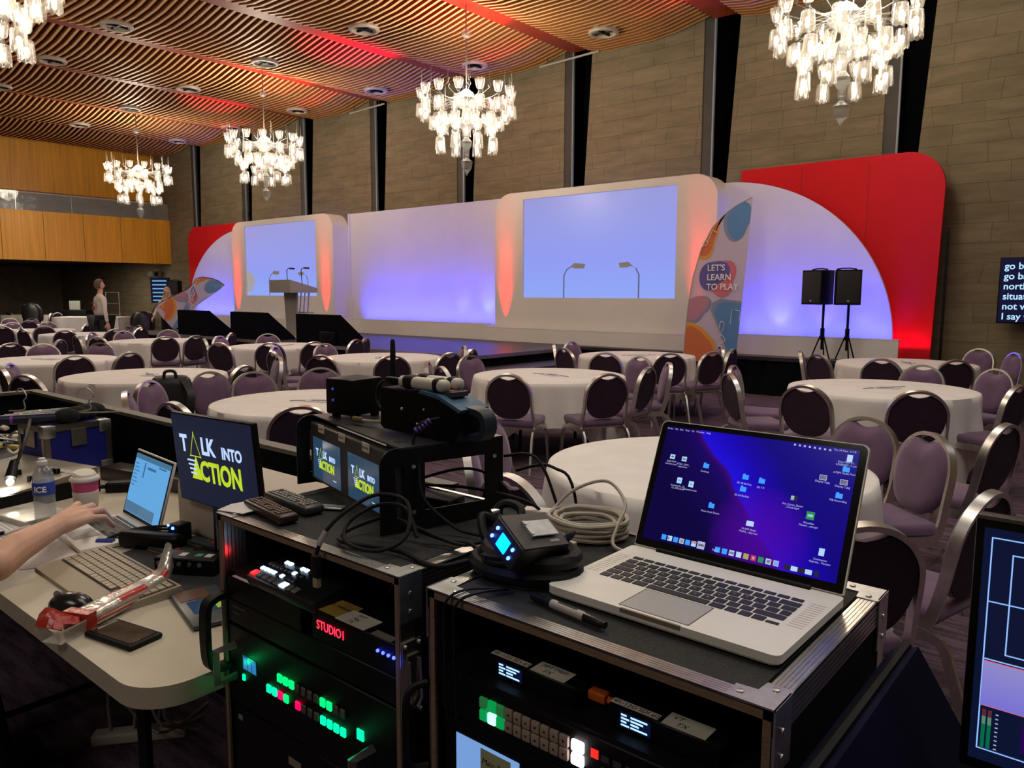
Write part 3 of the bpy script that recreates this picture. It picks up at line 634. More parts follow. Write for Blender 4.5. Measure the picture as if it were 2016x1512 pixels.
TB={'T1':(-1.94,7.58,'big round table near the right edge'),'T2':(-2.42,10.52,'round table nearest the loudspeakers'),
'T3':(-4.93,6.46,'round table before the stage steps'),'T4':(-5.59,9.34,'round table left of standing flag'),
'T5':(-8.01,6.77,'round table behind the thin antenna'),'T6':(-8.13,3.67,'round table with the backpack'),
'T7':(-5.15,3.66,'round table behind the monitor rack'),'T8':(-10.97,7.15,'round table below the lectern'),
'T9':(-13.78,6.46,'round table before leftmost stage wedge'),'T10':(-10.94,3.71,'round table left of the backpack table'),
'T11':(-17.14,6.49,'round table before the standing person'),'T12':(-19.68,6.43,'second table left of the standing person'),
'T13':(-13.79,3.61,'cut off round table at left edge'),'T16':(-1.72,3.57,'round table behind the open laptop'),'T17':(-23.0,6.9,'farthest round table at left')}
def make_table():
    t=thing('round_table','x','table',(0,0,0),0,'round banquet tables'); MB().cyl((0,0,.725),(0,0,.752),.785,n=64).build('tabletop',mat('plywood_top',(.3,.2,.1),.6),t)
    for k in range(4):
        a=PI/4+k*PI/2; MB().tube([(.45*math.cos(a),.45*math.sin(a),.725),(.5*math.cos(a),.5*math.sin(a),.0)],.016,6).build('leg',M_blackm,t)
    return t
rt=make_table(); first=True
for i,(k,(x,y,l)) in enumerate(TB.items()):
    o=rt if first else copy_tree(rt); first=False; o.location=(x,y,0); o.rotation_euler=(0,0,.4*i); o['label']='bare folding table under the cloth of the '+l
    c=bpy.data.objects.new('tablecloth',cloths[i%4]); COL.objects.link(c); c.location=(x,y,0); c.rotation_euler=(0,0,i*.77+(.35 if k=='T1' else 0)); tag(c,'white cloth draped over the '+l,'tablecloth','white tablecloths')
M_leaf=mat('leaflet_paper',(.6,.56,.56),.7); M_leafp=mat('leaflet_print',(.2,.18,.28),.7)
lf=None
for i,(k,(x,y,l)) in enumerate(TB.items()):
    if k in ('T12','T13','T17','T16','T11'): continue
    if lf is None:
        lf=thing('leaflet','x','leaflet',(0,0,0),0,'leaflets at the table centres')
        mb=MB(); mb.prism([(-.16,-.02),(-.05,-.06),(.06,-.1),(.16,-.02),(.2,.05),(.05,.08),(-.1,.1)],0,.004); mb.build('paper_star',M_leaf,lf); mb=MB(); mb.box(-.07,.08,-.03,.04,.0042,.005); mb.tube([(-.24,-.02,.004),(-.12,.0,.006)],.004,4); mb.tube([(.1,.03,.006),(.26,.06,.004)],.004,4); mb.build('paper_print',M_leafp,lf); o=lf
    else: o=copy_tree(lf)
    o.location=(x+.03,y+.02,.7605); o.rotation_euler=(0,0,.9+i); o['label']='folded paper leaflet in the middle of the '+l
def make_chair():
    t=thing('banquet_chair','x','chair',(0,0,0),0,'purple banquet chairs')
    # origin under the top of the back, front towards +y
    ln=lambda z: .085*(1-(z-.42)/.48)
    mb=MB(); mb.rbox(-.215,.215,.07,.50,.405,.475,.03,3); mb.build('seat',M_purple,t)
    def outline(k,dz=0):
        P=[]; n=44
        for i in range(n):
            a=2*PI*i/n; c,s=math.cos(a),math.sin(a); e=2/2.6
            x=.201*k*math.copysign(abs(c)**e,c); z=.680+ .196*k*math.copysign(abs(s)**e,s)
            if s<0: x*=1-.10*(-s)
            if s>0 and abs(x)<.085*k: z-=.034*(1-(x/(.085*k))**2)
            P.append((x,z))
        return P
    vs=[];fs=[]; n=44; rings=[(1,-.012),(1.02,.008),(.97,.030),(.72,.045),(.35,.05)]
    for k,off in rings:
        for x,z in outline(k): vs.append((x,ln(z)+off,z))
    for r in range(len(rings)-1):
        for i in range(n): fs.append((r*n+i,r*n+(i+1)%n,(r+1)*n+(i+1)%n,(r+1)*n+i))
    fs.append(tuple((len(rings)-1)*n+i for i in range(n)))
    mb=MB(); mb.add(vs,fs); bk=mb.build('backrest',M_purple,t,angle=60)
    vs=[];fs=[]
    for x,z in outline(.985): vs.append((x,ln(z)-.014,z))
    for x,z in outline(.985): vs.append((x,ln(z)-.011,z))
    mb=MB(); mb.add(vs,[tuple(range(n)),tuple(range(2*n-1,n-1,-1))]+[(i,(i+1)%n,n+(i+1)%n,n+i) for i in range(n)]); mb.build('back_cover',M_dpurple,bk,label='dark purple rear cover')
    P=[(.222,.34,.395),(.222,.14,.395),(.222,.105,.405),(.222,.088,.44),(.220,.07,.50)]
    for z in (.58,.66): P.append((.214,ln(z)-.003,z))
    A=[(.212*math.cos(math.radians(a)),ln(.7+.195*math.sin(math.radians(a)))-.003,.70+.195*math.sin(math.radians(a))) for a in range(0,91,9)]
    H=P+A; full=H+[(-x,y,z) for x,y,z in reversed(H[:-1])]
    mb=MB(); mb.tube(full,0,rect=(.010,.020),ref=(1,0,0)); mb.build('back_frame',M_chrome,t,smooth=True,angle=30)
    for sx in (1,-1):
        for path in ([(.224,.30,.38),(.224,.10,.38),(.224,.05,.365),(.226,.02,.32),(.232,-.03,.18),(.240,-.085,0)],[(.224,.26,.38),(.224,.40,.38),(.224,.445,.365),(.226,.465,.32),(.232,.485,.18),(.238,.505,0)]):
            mb=MB(); mb.tube([(sx*x,y,z) for x,y,z in path],0,rect=(.0095,.018),ref=(sx,0,0)); mb.build('leg',M_chrome,t,angle=30)
    mb=MB(); mb.box(-.222,.222,.12,.14,.385,.405); mb.box(-.222,.222,.42,.44,.385,.405); mb.build('seat_frame',M_chrome,t)
    return t
chair0=make_chair()
CH=[(-4.45,5.22,0.37,'purple chair at the near side of the round table before the stage steps'),
(-3.79,5.85,1.08,'purple chair, left one at near right side of the table before the stage steps'),
(-6.14,6.51,-1.61,'purple chair at the far left side of the round table before the stage steps'),
(-6.57,6.63,1.48,'purple chair, left one at near right side of the table behind the thin antenna'),
(-7.33,7.67,2.49,'purple chair at the right side of the round table behind the thin antenna'),
(-6.78,7.24,1.93,'purple chair, right one at near right side of the table behind the thin antenna'),
(-5.41,5.33,-0.40,'purple chair at the near left side of the round table before the stage steps'),
(-5.92,5.63,-0.87,'purple chair at the left side of the round table before the stage steps'),
(-6.52,8.65,-0.93,'purple chair at the left side of the round table left of standing flag'),
(-6.00,8.18,-0.34,'purple chair at the near left side of the round table left of standing flag'),
(-6.72,9.33,-1.56,'purple chair at the far left side of the round table left of standing flag'),
(-5.17,7.90,0.28,'purple chair, left one at near side of the table left of standing flag'),
(-4.56,7.71,2.86,'purple chair at the far right side of the round table before the stage steps'),
(-3.81,6.60,1.70,'purple chair, right one at near right side of the table before the stage steps'),
(-3.93,7.23,2.23,'purple chair at the right side of the round table before the stage steps'),
(-4.53,8.35,0.82,'purple chair, right one at near side of the table left of standing flag'),
(-4.25,8.92,1.27,'purple chair, left one at near right side of the table left of standing flag'),
(-4.66,10.04,2.22,'purple chair at the right side of the round table left of standing flag'),
(-4.25,9.50,1.69,'purple chair, right one at near right side of the table left of standing flag'),
(-2.13,6.14,-0.13,'purple chair, left one at near side of the big table near the right edge'),
(-1.35,6.35,0.45,'purple chair, right one at near side of the big table near the right edge'),
(-3.28,7.35,-1.40,'purple chair at the left side of the big round table near the right edge'),
(-2.97,6.58,-0.80,'purple chair at the near left side of the big round table near the right edge'),
(-1.18,8.71,2.55,'purple chair at the far right side of the big round table near the right edge'),
(-0.83,7.27,1.30,'purple chair at the near right side of the big round table near the right edge'),
(-3.59,10.09,-1.22,'purple chair at the left side of the round table nearest the loudspeakers'),
(-3.12,9.39,-0.55,'purple chair at the near left side of the round table nearest the loudspeakers'),
(-2.36,9.21,0.05,'purple chair at the near side of the round table nearest the loudspeakers'),
(-1.83,8.70,3.04,'purple chair at the far side of the big round table near the right edge'),
(-1.70,9.61,0.67,'purple chair at the near right side of the round table nearest the loudspeakers'),
(-1.81,11.80,2.70,'purple chair at the far right side of the round table nearest the loudspeakers'),
(-1.35,11.28,2.19,'purple chair at the right side of the round table nearest the loudspeakers'),
(-1.28,4.78,2.79,'purple chair at the far right side of the round table behind the open laptop'),
(-0.88,4.47,2.39,'purple chair at the right side of the round table behind the open laptop'),
(-0.43,3.26,1.34,'purple chair at the near right side of the round table behind the open laptop'),
(-0.67,2.54,0.79,'purple chair at the near side of the round table behind the open laptop'),
(-4.20,2.87,0.88,'purple chair at the near side of the round table behind the monitor rack'),
(-4.98,2.41,0.13,'purple chair at the near left side of the round table behind the monitor rack'),
(-6.65,3.56,-1.50,'purple chair, left one at far left side of the table behind the monitor rack'),
(-6.35,2.87,-0.99,'purple chair, right one at left side of the table behind the monitor rack'),
(-5.78,2.45,-0.48,'purple chair, left one at left side of the table behind the monitor rack'),
(-7.44,5.38,0.39,'purple chair, right one at near left side of the table behind the thin antenna'),
(-6.21,4.48,-2.23,'purple chair at the far side of the round table behind the monitor rack'),
(-6.95,4.11,1.93,'purple chair at the near right side of the round table with the backpack'),
(-6.36,3.84,-1.72,'purple chair, right one at far left side of the table behind the monitor rack'),
(-7.60,4.93,2.74,'purple chair at the right side of the round table with the backpack'),
(-8.31,5.30,-0.20,'purple chair, left one at near left side of the table behind the thin antenna'),
(-9.16,5.87,-0.91,'purple chair at the left side of the round table behind the thin antenna'),
(-9.80,6.21,0.89,'purple chair, left one at near side of the table below the lectern'),
(-9.52,6.78,1.32,'purple chair, right one at near side of the table below the lectern'),
(-9.14,6.67,-1.49,'purple chair at the far left side of the round table behind the thin antenna'),
(-9.53,7.56,1.85,'purple chair, left one at near right side of the table below the lectern'),
(-9.72,7.90,2.11,'purple chair, right one at near right side of the table below the lectern'),
(-12.02,7.58,-1.96,'purple chair at the far side of the round table below the lectern'),
(-6.79,5.90,0.95,'purple chair at the near side of the round table behind the thin antenna'),
(-12.70,7.29,2.22,'purple chair, right one at near right side of the table before leftmost stage wedge'),
(-12.38,6.46,1.57,'purple chair, left one at near right side of the table before leftmost stage wedge'),
(-12.47,5.97,1.21,'purple chair at the near side of the round table before leftmost stage wedge'),
(-14.70,7.11,-2.19,'purple chair at the far side of the round table before leftmost stage wedge'),
(-11.36,6.05,-0.34,'purple chair at the left side of the round table below the lectern'),
(-10.40,5.76,0.39,'purple chair at the near left side of the round table below the lectern'),
(-11.98,6.64,-1.10,'purple chair at the far left side of the round table below the lectern'),
(-15.84,7.10,2.01,'purple chair at the near right side of the round table before the standing person'),
(-14.90,6.34,-1.47,'purple chair, right one at far left side of the table before leftmost stage wedge'),
(-15.64,6.51,1.59,'purple chair, right one at near side of the table before the standing person'),
(-13.29,5.24,0.38,'purple chair at the near left side of the round table before leftmost stage wedge'),
(-11.61,4.62,-2.50,'purple chair at the far right side of the round table left of the backpack table'),
(-14.70,5.70,-0.88,'purple chair, left one at far left side of the table before leftmost stage wedge'),
(-13.85,5.13,-0.06,'purple chair at the left side of the round table before leftmost stage wedge'),
(-15.87,5.69,1.01,'purple chair, left one at near side of the table before the standing person'),
(-12.84,4.53,2.34,'purple chair at the near right side of the cut off round table at left edge'),
(-12.03,4.01,-1.84,'purple chair at the far side of the round table left of the backpack table'),
(-12.46,3.75,1.68,'purple chair at the near side of the cut off round table at left edge'),
(-18.28,6.15,1.37,'purple chair at the near side of the second table left of the standing person'),
(-17.66,5.49,-0.48,'purple chair at the left side of the round table before the standing person'),
(-16.84,5.29,0.24,'purple chair at the near left side of the round table before the standing person'),
(-18.63,5.48,0.83,'purple chair at the near left side of the second table left of the standing person'),
(-9.53,3.50,1.42,'purple chair at the near side of the round table left of the backpack table'),
(-9.52,4.11,1.85,'purple chair at the near right side of the round table left of the backpack table'),
(-8.94,2.65,-0.67,'purple chair, right one at left side of the table with the backpack'),
(-8.27,2.41,-0.11,'purple chair, left one at left side of the table with the backpack'),
(-7.62,2.38,0.37,'purple chair at the near left side of the round table with the backpack'),
(-24.21,7.30,-1.89,'purple chair at the far side of the farthest round table at left'),
(-20.95,6.36,-1.51,'purple chair, left one at far side of the second table left of the standing person'),
(-23.79,7.71,-2.37,'purple chair at the far right side of the farthest round table at left'),
(-21.76,6.97,1.63,'purple chair at the near side of the farthest round table at left'),
(-20.69,7.05,-2.12,'purple chair, right one at far side of the second table left of the standing person'),
(-18.74,7.20,2.25,'purple chair at the near right side of the second table left of the standing person'),
(-17.13,7.62,3.13,'purple chair at the right side of the round table before the standing person'),
(-2.94,3.25,-1.31,'purple chair, right one at left side of the table behind the open laptop'),
(-2.62,2.75,-0.83,'purple chair, left one at left side of the table behind the open laptop'),
(-1.95,2.30,-0.18,'purple chair at the near left side of the round table behind the open laptop'),
(-0.62,5.05,1.31,'purple chair drawn away from the tables at the right edge, turned left'),
(-32.90,9.90,0.20,'distant bluish chair at the left end of the long cloth table under the balcony'),
(-31.90,10.20,0.30,'second distant chair at the long cloth table under the balcony, beside the dark coat'),
(-29.60,10.40,1.90,'distant chair tilted against the square cloth table, left one'),
(-29.00,10.00,2.60,'distant chair tilted against the square cloth table, right one'),
(-28.60,13.10,-2.40,'distant chair standing against the wall right of the standing person'),
(-26.60,12.00,2.20,'distant chair with a black coat over it, left of the flag carrier')]
cu=[0]
def put_chair(x,y,rz,lab,grp='purple banquet chairs'):
    o=chair0 if cu[0]==0 else copy_tree(chair0); cu[0]+=1; o.location=(x,y,0); o.rotation_euler=(0,0,rz); o['label']=lab; o['group']=grp
for (x,y,rz,lab) in CH: put_chair(x,y,rz,lab)
# jackets and backpack
M_jk=mat('black_nylon',(.009,.009,.011),.5,noise=.3,nscale=12,bump=.4)
t=thing('backpack','black backpack hanging behind the purple chair beside a round table','backpack',(-6.62,3.2,0),math.radians(60))
mb=MB(); mb.rbox(-.17,.17,-.10,.12,.42,.90,.08,4); mb.build('bag_body',M_jk,t); mb=MB(); mb.rbox(-.13,.13,.10,.17,.48,.72,.04,3); mb.build('front_pocket',M_jk,t)
mb=MB(); mb.tube(smoothpath([(-.05,-.06,.88),(-.035,-.07,.94),(.035,-.07,.94),(.05,-.06,.88)],5),.014,6); mb.build('top_handle',M_jk,t)
for s in (-1,1): mb=MB(); mb.tube(smoothpath([(s*.1,-.08,.88),(s*.17,-.18,.75),(s*.16,-.18,.6),(s*.15,-.09,.45)],5),0,rect=(.028,.006),ref=(1,0,0)); mb.build('shoulder_strap',M_jk,t)
def jacket(loc,rz,lab):
    t=thing('jacket',lab,'jacket',loc,rz)
    vs=[];fs=[];n=20
    for k,(r,ry,z) in enumerate([(.05,.04,.98),(.14,.08,.96),(.25,.13,.88),(.29,.15,.7),(.30,.16,.5),(.31,.18,.3),(.28,.17,.24)]):
        for i in range(n): a=2*PI*i/n; q=1+.06*math.sin(5*a+k); vs.append((r*q*math.cos(a),ry*q*math.sin(a),z+.02*math.sin(3*a)))
    for k in range(6):
        for i in range(n): fs.append((k*n+i,k*n+(i+1)%n,(k+1)*n+(i+1)%n,(k+1)*n+i))
    fs+=[tuple(range(n)),tuple(range(6*n,7*n))]
    mb=MB(); mb.add(vs,fs); mb.build('coat_body',M_jk,t,angle=80)
    for s in (-1,1): mb=MB(); mb.tube(smoothpath([(s*.2,0,.9),(s*.31,.03,.75),(s*.32,.06,.5),(s*.28,.08,.36)],4),[.07]*12+[.055],8); mb.build('sleeve',M_jk,t)
# ================================================================= PEOPLE
def skin(name,J,E,mt,parent,sub=2,root=None,label=None):
    """one continuous surface grown over a jointed skeleton; J: {joint:(co,radius)}"""
    ks=list(J); me=bpy.data.meshes.new(name); me.from_pydata([J[k][0] for k in ks],[(ks.index(a),ks.index(b)) for a,b in E],[])
    o=bpy.data.objects.new(name,me); COL.objects.link(o)
    m=o.modifiers.new('Skin','SKIN'); m.use_smooth_shade=True; m.branch_smoothing=.6
    sv=me.skin_vertices[0].data
    for i,k in enumerate(ks):
        r=J[k][1]; sv[i].radius=(r,r) if not hasattr(r,'__len__') else r; sv[i].use_root=(k==(root or ks[0]))
    s=o.modifiers.new('Subdivision','SUBSURF'); s.levels=sub; s.render_levels=sub
    dg=bpy.context.evaluated_depsgraph_get(); m2=bpy.data.meshes.new_from_object(o.evaluated_get(dg)); m2.name=name
    bpy.data.objects.remove(o)
    m2.materials.clear(); m2.materials.append(mt)
    for p in m2.polygons: p.use_smooth=True
    o=bpy.data.objects.new(name,m2); COL.objects.link(o); o.parent=parent
    if label: o['label']=label
    return o
M_skin=mat('skin',(.66,.37,.25),.55,noise=.12,nscale=14); M_hairg=mat('greying_brown_hair',(.11,.07,.045),.75,noise=.4,nscale=60); M_hairb=mat('fair_hair',(.40,.28,.16),.7,noise=.3,nscale=40)
M_shirt=mat('cream_sweatshirt',(.62,.54,.48),.8,noise=.05,nscale=6); M_trous=mat('dark_grey_trousers',(.03,.032,.035),.8); M_jet=mat('black_clothes',(.008,.008,.01),.85); M_shoe=mat('dark_shoe',(.02,.018,.016),.5)
def flesh(name,J,E,mt,parent,vox=.0035,smooth=6):
    """tapered limbs between joints fused into one continuous skin"""
    mb=MB()
    for a,b in E:
        (p,r),(q,s)=J[a],J[b]; mb.cyl(p,q,r,s,n=14)
    for p,r in J.values(): mb.ball(p,r,14,10)
    o=mb.build(name,mt,None)
    m=o.modifiers.new('fuse','REMESH'); m.mode='VOXEL'; m.voxel_size=vox; m.use_smooth_shade=True
    s=o.modifiers.new('relax','SMOOTH'); s.factor=.6; s.iterations=smooth
    dg=bpy.context.evaluated_depsgraph_get(); m2=bpy.data.meshes.new_from_object(o.evaluated_get(dg)); m2.name=name
    bpy.data.objects.remove(o); m2.materials.clear(); m2.materials.append(mt)
    for p in m2.polygons: p.use_smooth=True
    o=bpy.data.objects.new(name,m2); COL.objects.link(o); o.parent=parent; return o
def head(parent,z,lean=(0,0),hair=None,long=False,glasses=False):
    """face towards +y; z = chin-to-crown centre"""
    lx,ly=lean
    b=MB()
    n=20;m=16;vs=[];fs=[]
    for j in range(m+1):
        p=PI*j/m
        for i in range(n):
            a=2*PI*i/n; x=.074*math.sin(p)*math.cos(a); y=.094*math.sin(p)*math.sin(a); zz=.118*math.cos(p)
            if zz<0: x*=1+.9*zz/.118*.32; y=y*(1+.25*zz/.118)+(.012 if math.sin(a)>0 else 0)
            vs.append((x+lx,y+ly,z+zz))
    for j in range(m):
        for i in range(n): fs.append((j*n+i,(j+1)*n+i,(j+1)*n+(i+1)%n,j*n+(i+1)%n))
    b.add(vs,fs)
    b.prism([(lx-.012,ly+.085),(lx+.012,ly+.085),(lx,ly+.115)],z-.03,z+.018)      # nose
    for s in (-1,1): b.ball((lx+s*.076,ly-.002,z-.01),.026,8,6,(.35,.7,1.15))       # ears
    h=b.build('head',M_skin,parent,angle=80)
    e=MB(); 
    for s in (-1,1): e.ball((lx+s*.03,ly+.088,z+.008),.009,8,6,(1.2,.6,.8))
    e.box(lx-.024,lx+.024,ly+.088,ly+.094,z-.062,z-.056); e.build('eyes_and_mouth',mat('eye_dark',(.05,.02,.015),.4),h)
    if glasses:
        g=MB()
        for s in (-1,1): g.tube([(lx+s*.032+.024*math.cos(a*.8),ly+.103,z+.008+.018*math.sin(a*.8)) for a in range(8)],.0025,4,closed=True)
        g.build('glasses',M_black,h)
    g=MB(); vs=[];fs=[]; n=24;m=12
    for j in range(m+1):
        p=(PI*.70)*j/m
        for i in range(n):
            a=2*PI*i/n; f=math.sin(a)
            lim=p if f<.25 else min(p,PI*(.36-.05*f))
            k=1.10+.02*math.sin(9*a)
            vs.append((lx+.078*k*math.sin(lim)*math.cos(a),ly-.006+.098*k*math.sin(lim)*f,z+.008+.122*k*math.cos(lim)))
    for j in range(m):
        for i in range(n): fs.append((j*n+i,(j+1)*n+i,(j+1)*n+(i+1)%n,j*n+(i+1)%n))
    g.add(vs,fs); g.build('hair',hair,parent,angle=80)
    if long:
        g=MB()
        for s in (-1,1): g.tube(smoothpath([(lx+s*.07,ly-.01,z+.05),(lx+s*.085,ly+.0,z-.08),(lx+s*.10,ly+.05,z-.22),(lx+s*.09,ly+.07,z-.34)],4),[.03]*6+[.038]*4+[.03,.02,.01],8)
        g.tube(smoothpath([(lx,ly-.06,z+.05),(lx,ly-.09,z-.1),(lx,ly-.09,z-.28)],4),[.06]*5+[.07]*3+[.04],8); g.build('long_hair',hair,parent,angle=80)
def person_body(t,H,arms,mt_top,mt_leg,stance=.1,torso=1.0):
    """standing body: legs+feet, torso, arms. arms: two lists of (shoulder,elbow,wrist)"""
    s=H/1.78
    J={'hipc':((0,0,.98*s),.135*torso),'hl':((-.09,0,.93*s),.10),'hr':((.09,0,.93*s),.10),'kl':((-stance,.02,.50*s),.068),'kr':((stance,.01,.50*s),.068),'al':((-stance-.01,-.02,.09*s),.045),'ar':((stance+.01,-.02,.09*s),.045)}
    legs=skin('trousers',J,[('hipc','hl'),('hipc','hr'),('hl','kl'),('hr','kr'),('kl','al'),('kr','ar')],mt_leg,t)
    for x in (-stance-.01,stance+.01):
        mb=MB(); mb.rbox(x-.048,x+.048,-.09,.18,0,.09,.035,3); mb.build('shoe',M_shoe,t)
    J={'pel':((0,0,1.0*s),(.155*torso,.12)),'wa':((0,0,1.12*s),(.145*torso,.115)),'ch':((0,.0,1.30*s),(.165*torso,.12)),'up':((0,-.01,1.42*s),(.14,.10)),'nk':((0,0,1.52*s),.055)}
    E=[('pel','wa'),('wa','ch'),('ch','up'),('up','nk')]
    for k,(sh,el,wr) in enumerate(arms):
        J['s%d'%k]=(sh,.068);J['e%d'%k]=(el,.048);J['w%d'%k]=(wr,.036); E+=[('up','s%d'%k),('s%d'%k,'e%d'%k),('e%d'%k,'w%d'%k)]
    skin('torso',J,E,mt_top,t,root='pel')
def hand(parent,w,d,curl=.5,thumb=1,up=(0,0,1),s=1.0,name='hand'):
    """five-fingered hand: w wrist, d pointing direction"""
    w=Vector(w); d=Vector(d).normalized(); u=Vector(up); side=d.cross(u).normalized(); u=side.cross(d).normalized()
    P=lambda a,b,c:tuple(w+d*a*s+side*b*s+u*c*s)
    J={'w':(w,.026*s)}; E=[]
    for i,(b,l) in enumerate(((-.030,.072),(-.010,.082),(.010,.076),(.029,.060))):
        J['c%d'%i]=(P(.02,b*.6,0),.017*s); E+=[('w','c%d'%i),('c%d'%i,'k%d'%i)]
        J['k%d'%i]=(P(.088,b,.004),.0115*s); J['m%d'%i]=(P(.088+l*.5,b*1.12,-.012*curl*2),.0092*s); J['t%d'%i]=(P(.088+l*(.5+.45*(1-curl)),b*1.15,-(.02+.045*curl)),.0075*s)
        E+=[('k%d'%i,'m%d'%i),('m%d'%i,'t%d'%i)]
    J['q0']=(P(.03,-.035*thumb,-.006),.013*s);J['q1']=(P(.062,-.056*thumb,-.02),.0105*s);J['q2']=(P(.09,-.058*thumb,-.034),.0085*s); E+=[('w','q0'),('q0','q1'),('q1','q2')]
    return flesh(name,J,E,M_skin,parent,.004,3)
# man in a cream sweatshirt, seen from behind, looking towards the stage
t=thing('person','person standing with back turned, cream sweatshirt with small red print, dark trousers','person',(-18.1,7.25,0),math.radians(-5))
person_body(t,1.88,[((-.24,0,1.46),(-.33,-.02,1.20),(-.31,.05,.95)),((.24,0,1.46),(.34,-.02,1.20),(.33,.02,.95))],M_shirt,M_trous,torso=1.62)
MB().cyl((0,0,1.55),(0,.02,1.68),.055).build('neck',M_skin,t); head(t,1.77,hair=M_hairg)
hand(t,(-.31,.06,.93),(0,.1,-1),.3,1,up=(-1,0,0)); hand(t,(.33,.03,.93),(0,.05,-1),.3,-1,up=(1,0,0))
mb=MB(); mb.mi=0; mb.T=Matrix.Translation((.03,-.142,1.27)); mb.xz([(x,z) for x,z in blob(0,0,.04,.045)],-.034,.004); mb.mi=1; mb.xz([(-.10,.10),(.07,.10),(.07,.118),(-.10,.118)],-.034,.006); mb.build('shirt_print',[mat('red_print',(.4,.03,.05),.7),mat('grey_print',(.12,.1,.12),.7)],t)
# woman carrying the second flag
t=thing('person','person with long fair hair and glasses, light top and dark trousers, carrying a feather flag','person',(-21.9,10.6,0),math.radians(205))
person_body(t,1.72,[((-.18,0,1.38),(-.30,.12,1.15),(-.22,.32,.98)),((.18,0,1.38),(.27,.10,1.14),(.30,.22,.92))],M_shirt,M_jet,torso=.95)
MB().cyl((0,0,1.43),(0,.02,1.56),.05).build('neck',M_skin,t); head(t,1.635,hair=M_hairb,long=True,glasses=True)
hand(t,(-.22,.33,.97),(.1,.5,-.4),.8,1); hand(t,(.30,.23,.91),(.1,.4,-.6),.8,-1)
mb=MB(); mb.tube([(-.62,0,-.9),(-.62,0,0)],.016,6)
fl=flag((-21.15,10.2,.78),0,Euler((math.radians(-12),math.radians(52),math.radians(8)),'XYZ'),'feather flag carried slantwise, orange and blue shapes, before the far left arch',.8,.86)
# ---- operator at the desk: only the forearm and hand reach into the view
M_tee=mat('black_tshirt',(.012,.012,.014),.85)
t=thing('person','person seated at the desk, bare forearm and hand reaching over the smaller laptop','person',(0,0,0))
ax=flesh('arm_and_hand',{'el':((-2.262,.612,.925),.043),'f1':((-2.305,.672,.945),.043),'f2':((-2.36,.745,.95),.036),'wr':((-2.405,.802,.952),.030),
 'c0':((-2.435,.818,.956),.024),'c1':((-2.430,.828,.958),.024),'c2':((-2.422,.835,.955),.023),'c3':((-2.413,.840,.948),.021),
 'k0':((-2.508,.884,.964),.0145),'m0':((-2.552,.918,.968),.0115),'t0':((-2.582,.945,.925),.0095),
 'k1':((-2.490,.902,.963),.0150),'m1':((-2.522,.948,.962),.0118),'t1':((-2.540,.978,.915),.0098),
 'k2':((-2.465,.912,.957),.0140),'m2':((-2.482,.960,.955),.0112),'t2':((-2.497,.992,.912),.0092),
 'k3':((-2.440,.908,.947),.0125),'m3':((-2.444,.952,.940),.0100),'t3':((-2.452,.980,.905),.0085),
 'q0':((-2.465,.822,.945),.017),'q1':((-2.515,.840,.930),.0135),'q2':((-2.550,.866,.912),.0105),
 'u1':((-2.33,.52,.955),.052),'u2':((-2.46,.42,1.09),.058)},
 [('el','f1'),('f1','f2'),('f2','wr'),('wr','c0'),('c0','k0'),('wr','c1'),('c1','k1'),('wr','c2'),('c2','k2'),('wr','c3'),('c3','k3'),('k0','k1'),('k1','k2'),('k2','k3'),('k0','m0'),('m0','t0'),('k1','m1'),('m1','t1'),('k2','m2'),('m2','t2'),('k3','m3'),('m3','t3'),('wr','q0'),('q0','q1'),('q1','q2'),('el','u1'),('u1','u2')],M_skin,t,.003,7)
skin('tshirt',{'pel':((-2.78,.12,.62),(.19,.14)),'wa':((-2.76,.12,.78),(.17,.13)),'ch':((-2.74,.16,1.02),(.19,.14)),'up':((-2.73,.18,1.16),(.15,.11)),'nk':((-2.72,.2,1.27),.06),'sr':((-2.55,.28,1.16),.07),'er':((-2.44,.42,1.06),.066),'sl':((-2.93,.14,1.16),.07),'el':((-3.03,.3,.98),.06)},
 [('pel','wa'),('wa','ch'),('ch','up'),('up','nk'),('up','sr'),('sr','er'),('up','sl'),('sl','el')],M_tee,t,root='pel')
skin('left_arm',{'e':((-3.03,.30,.97),.045),'m':((-3.05,.45,.92),.040),'w':((-3.03,.62,.905),.028),'p':((-3.02,.68,.90),.03)},[('e','m'),('m','w'),('w','p')],M_skin,t)
skin('trousers',{'h':((-2.78,.13,.55),(.17,.13)),'l1':((-2.9,.3,.55),.09),'l2':((-2.9,.62,.54),.07),'l3':((-2.9,.66,.1),.05),'r1':((-2.66,.3,.55),.09),'r2':((-2.64,.62,.54),.07),'r3':((-2.64,.68,.1),.05)},[('h','l1'),('l1','l2'),('l2','l3'),('h','r1'),('r1','r2'),('r2','r3')],M_jet,t)
for x in (-2.9,-2.64): MB().rbox(x-.05,x+.05,.6,.87,0,.09,.03).build('shoe',M_shoe,t)
MB().cyl((-2.72,.2,1.26),(-2.71,.24,1.4),.055).build('neck',M_skin,t); head(t,1.47,(-2.71,.25),hair=M_hairg)
put_chair(-2.78,-.22,0,'purple chair under the seated person at the desk')
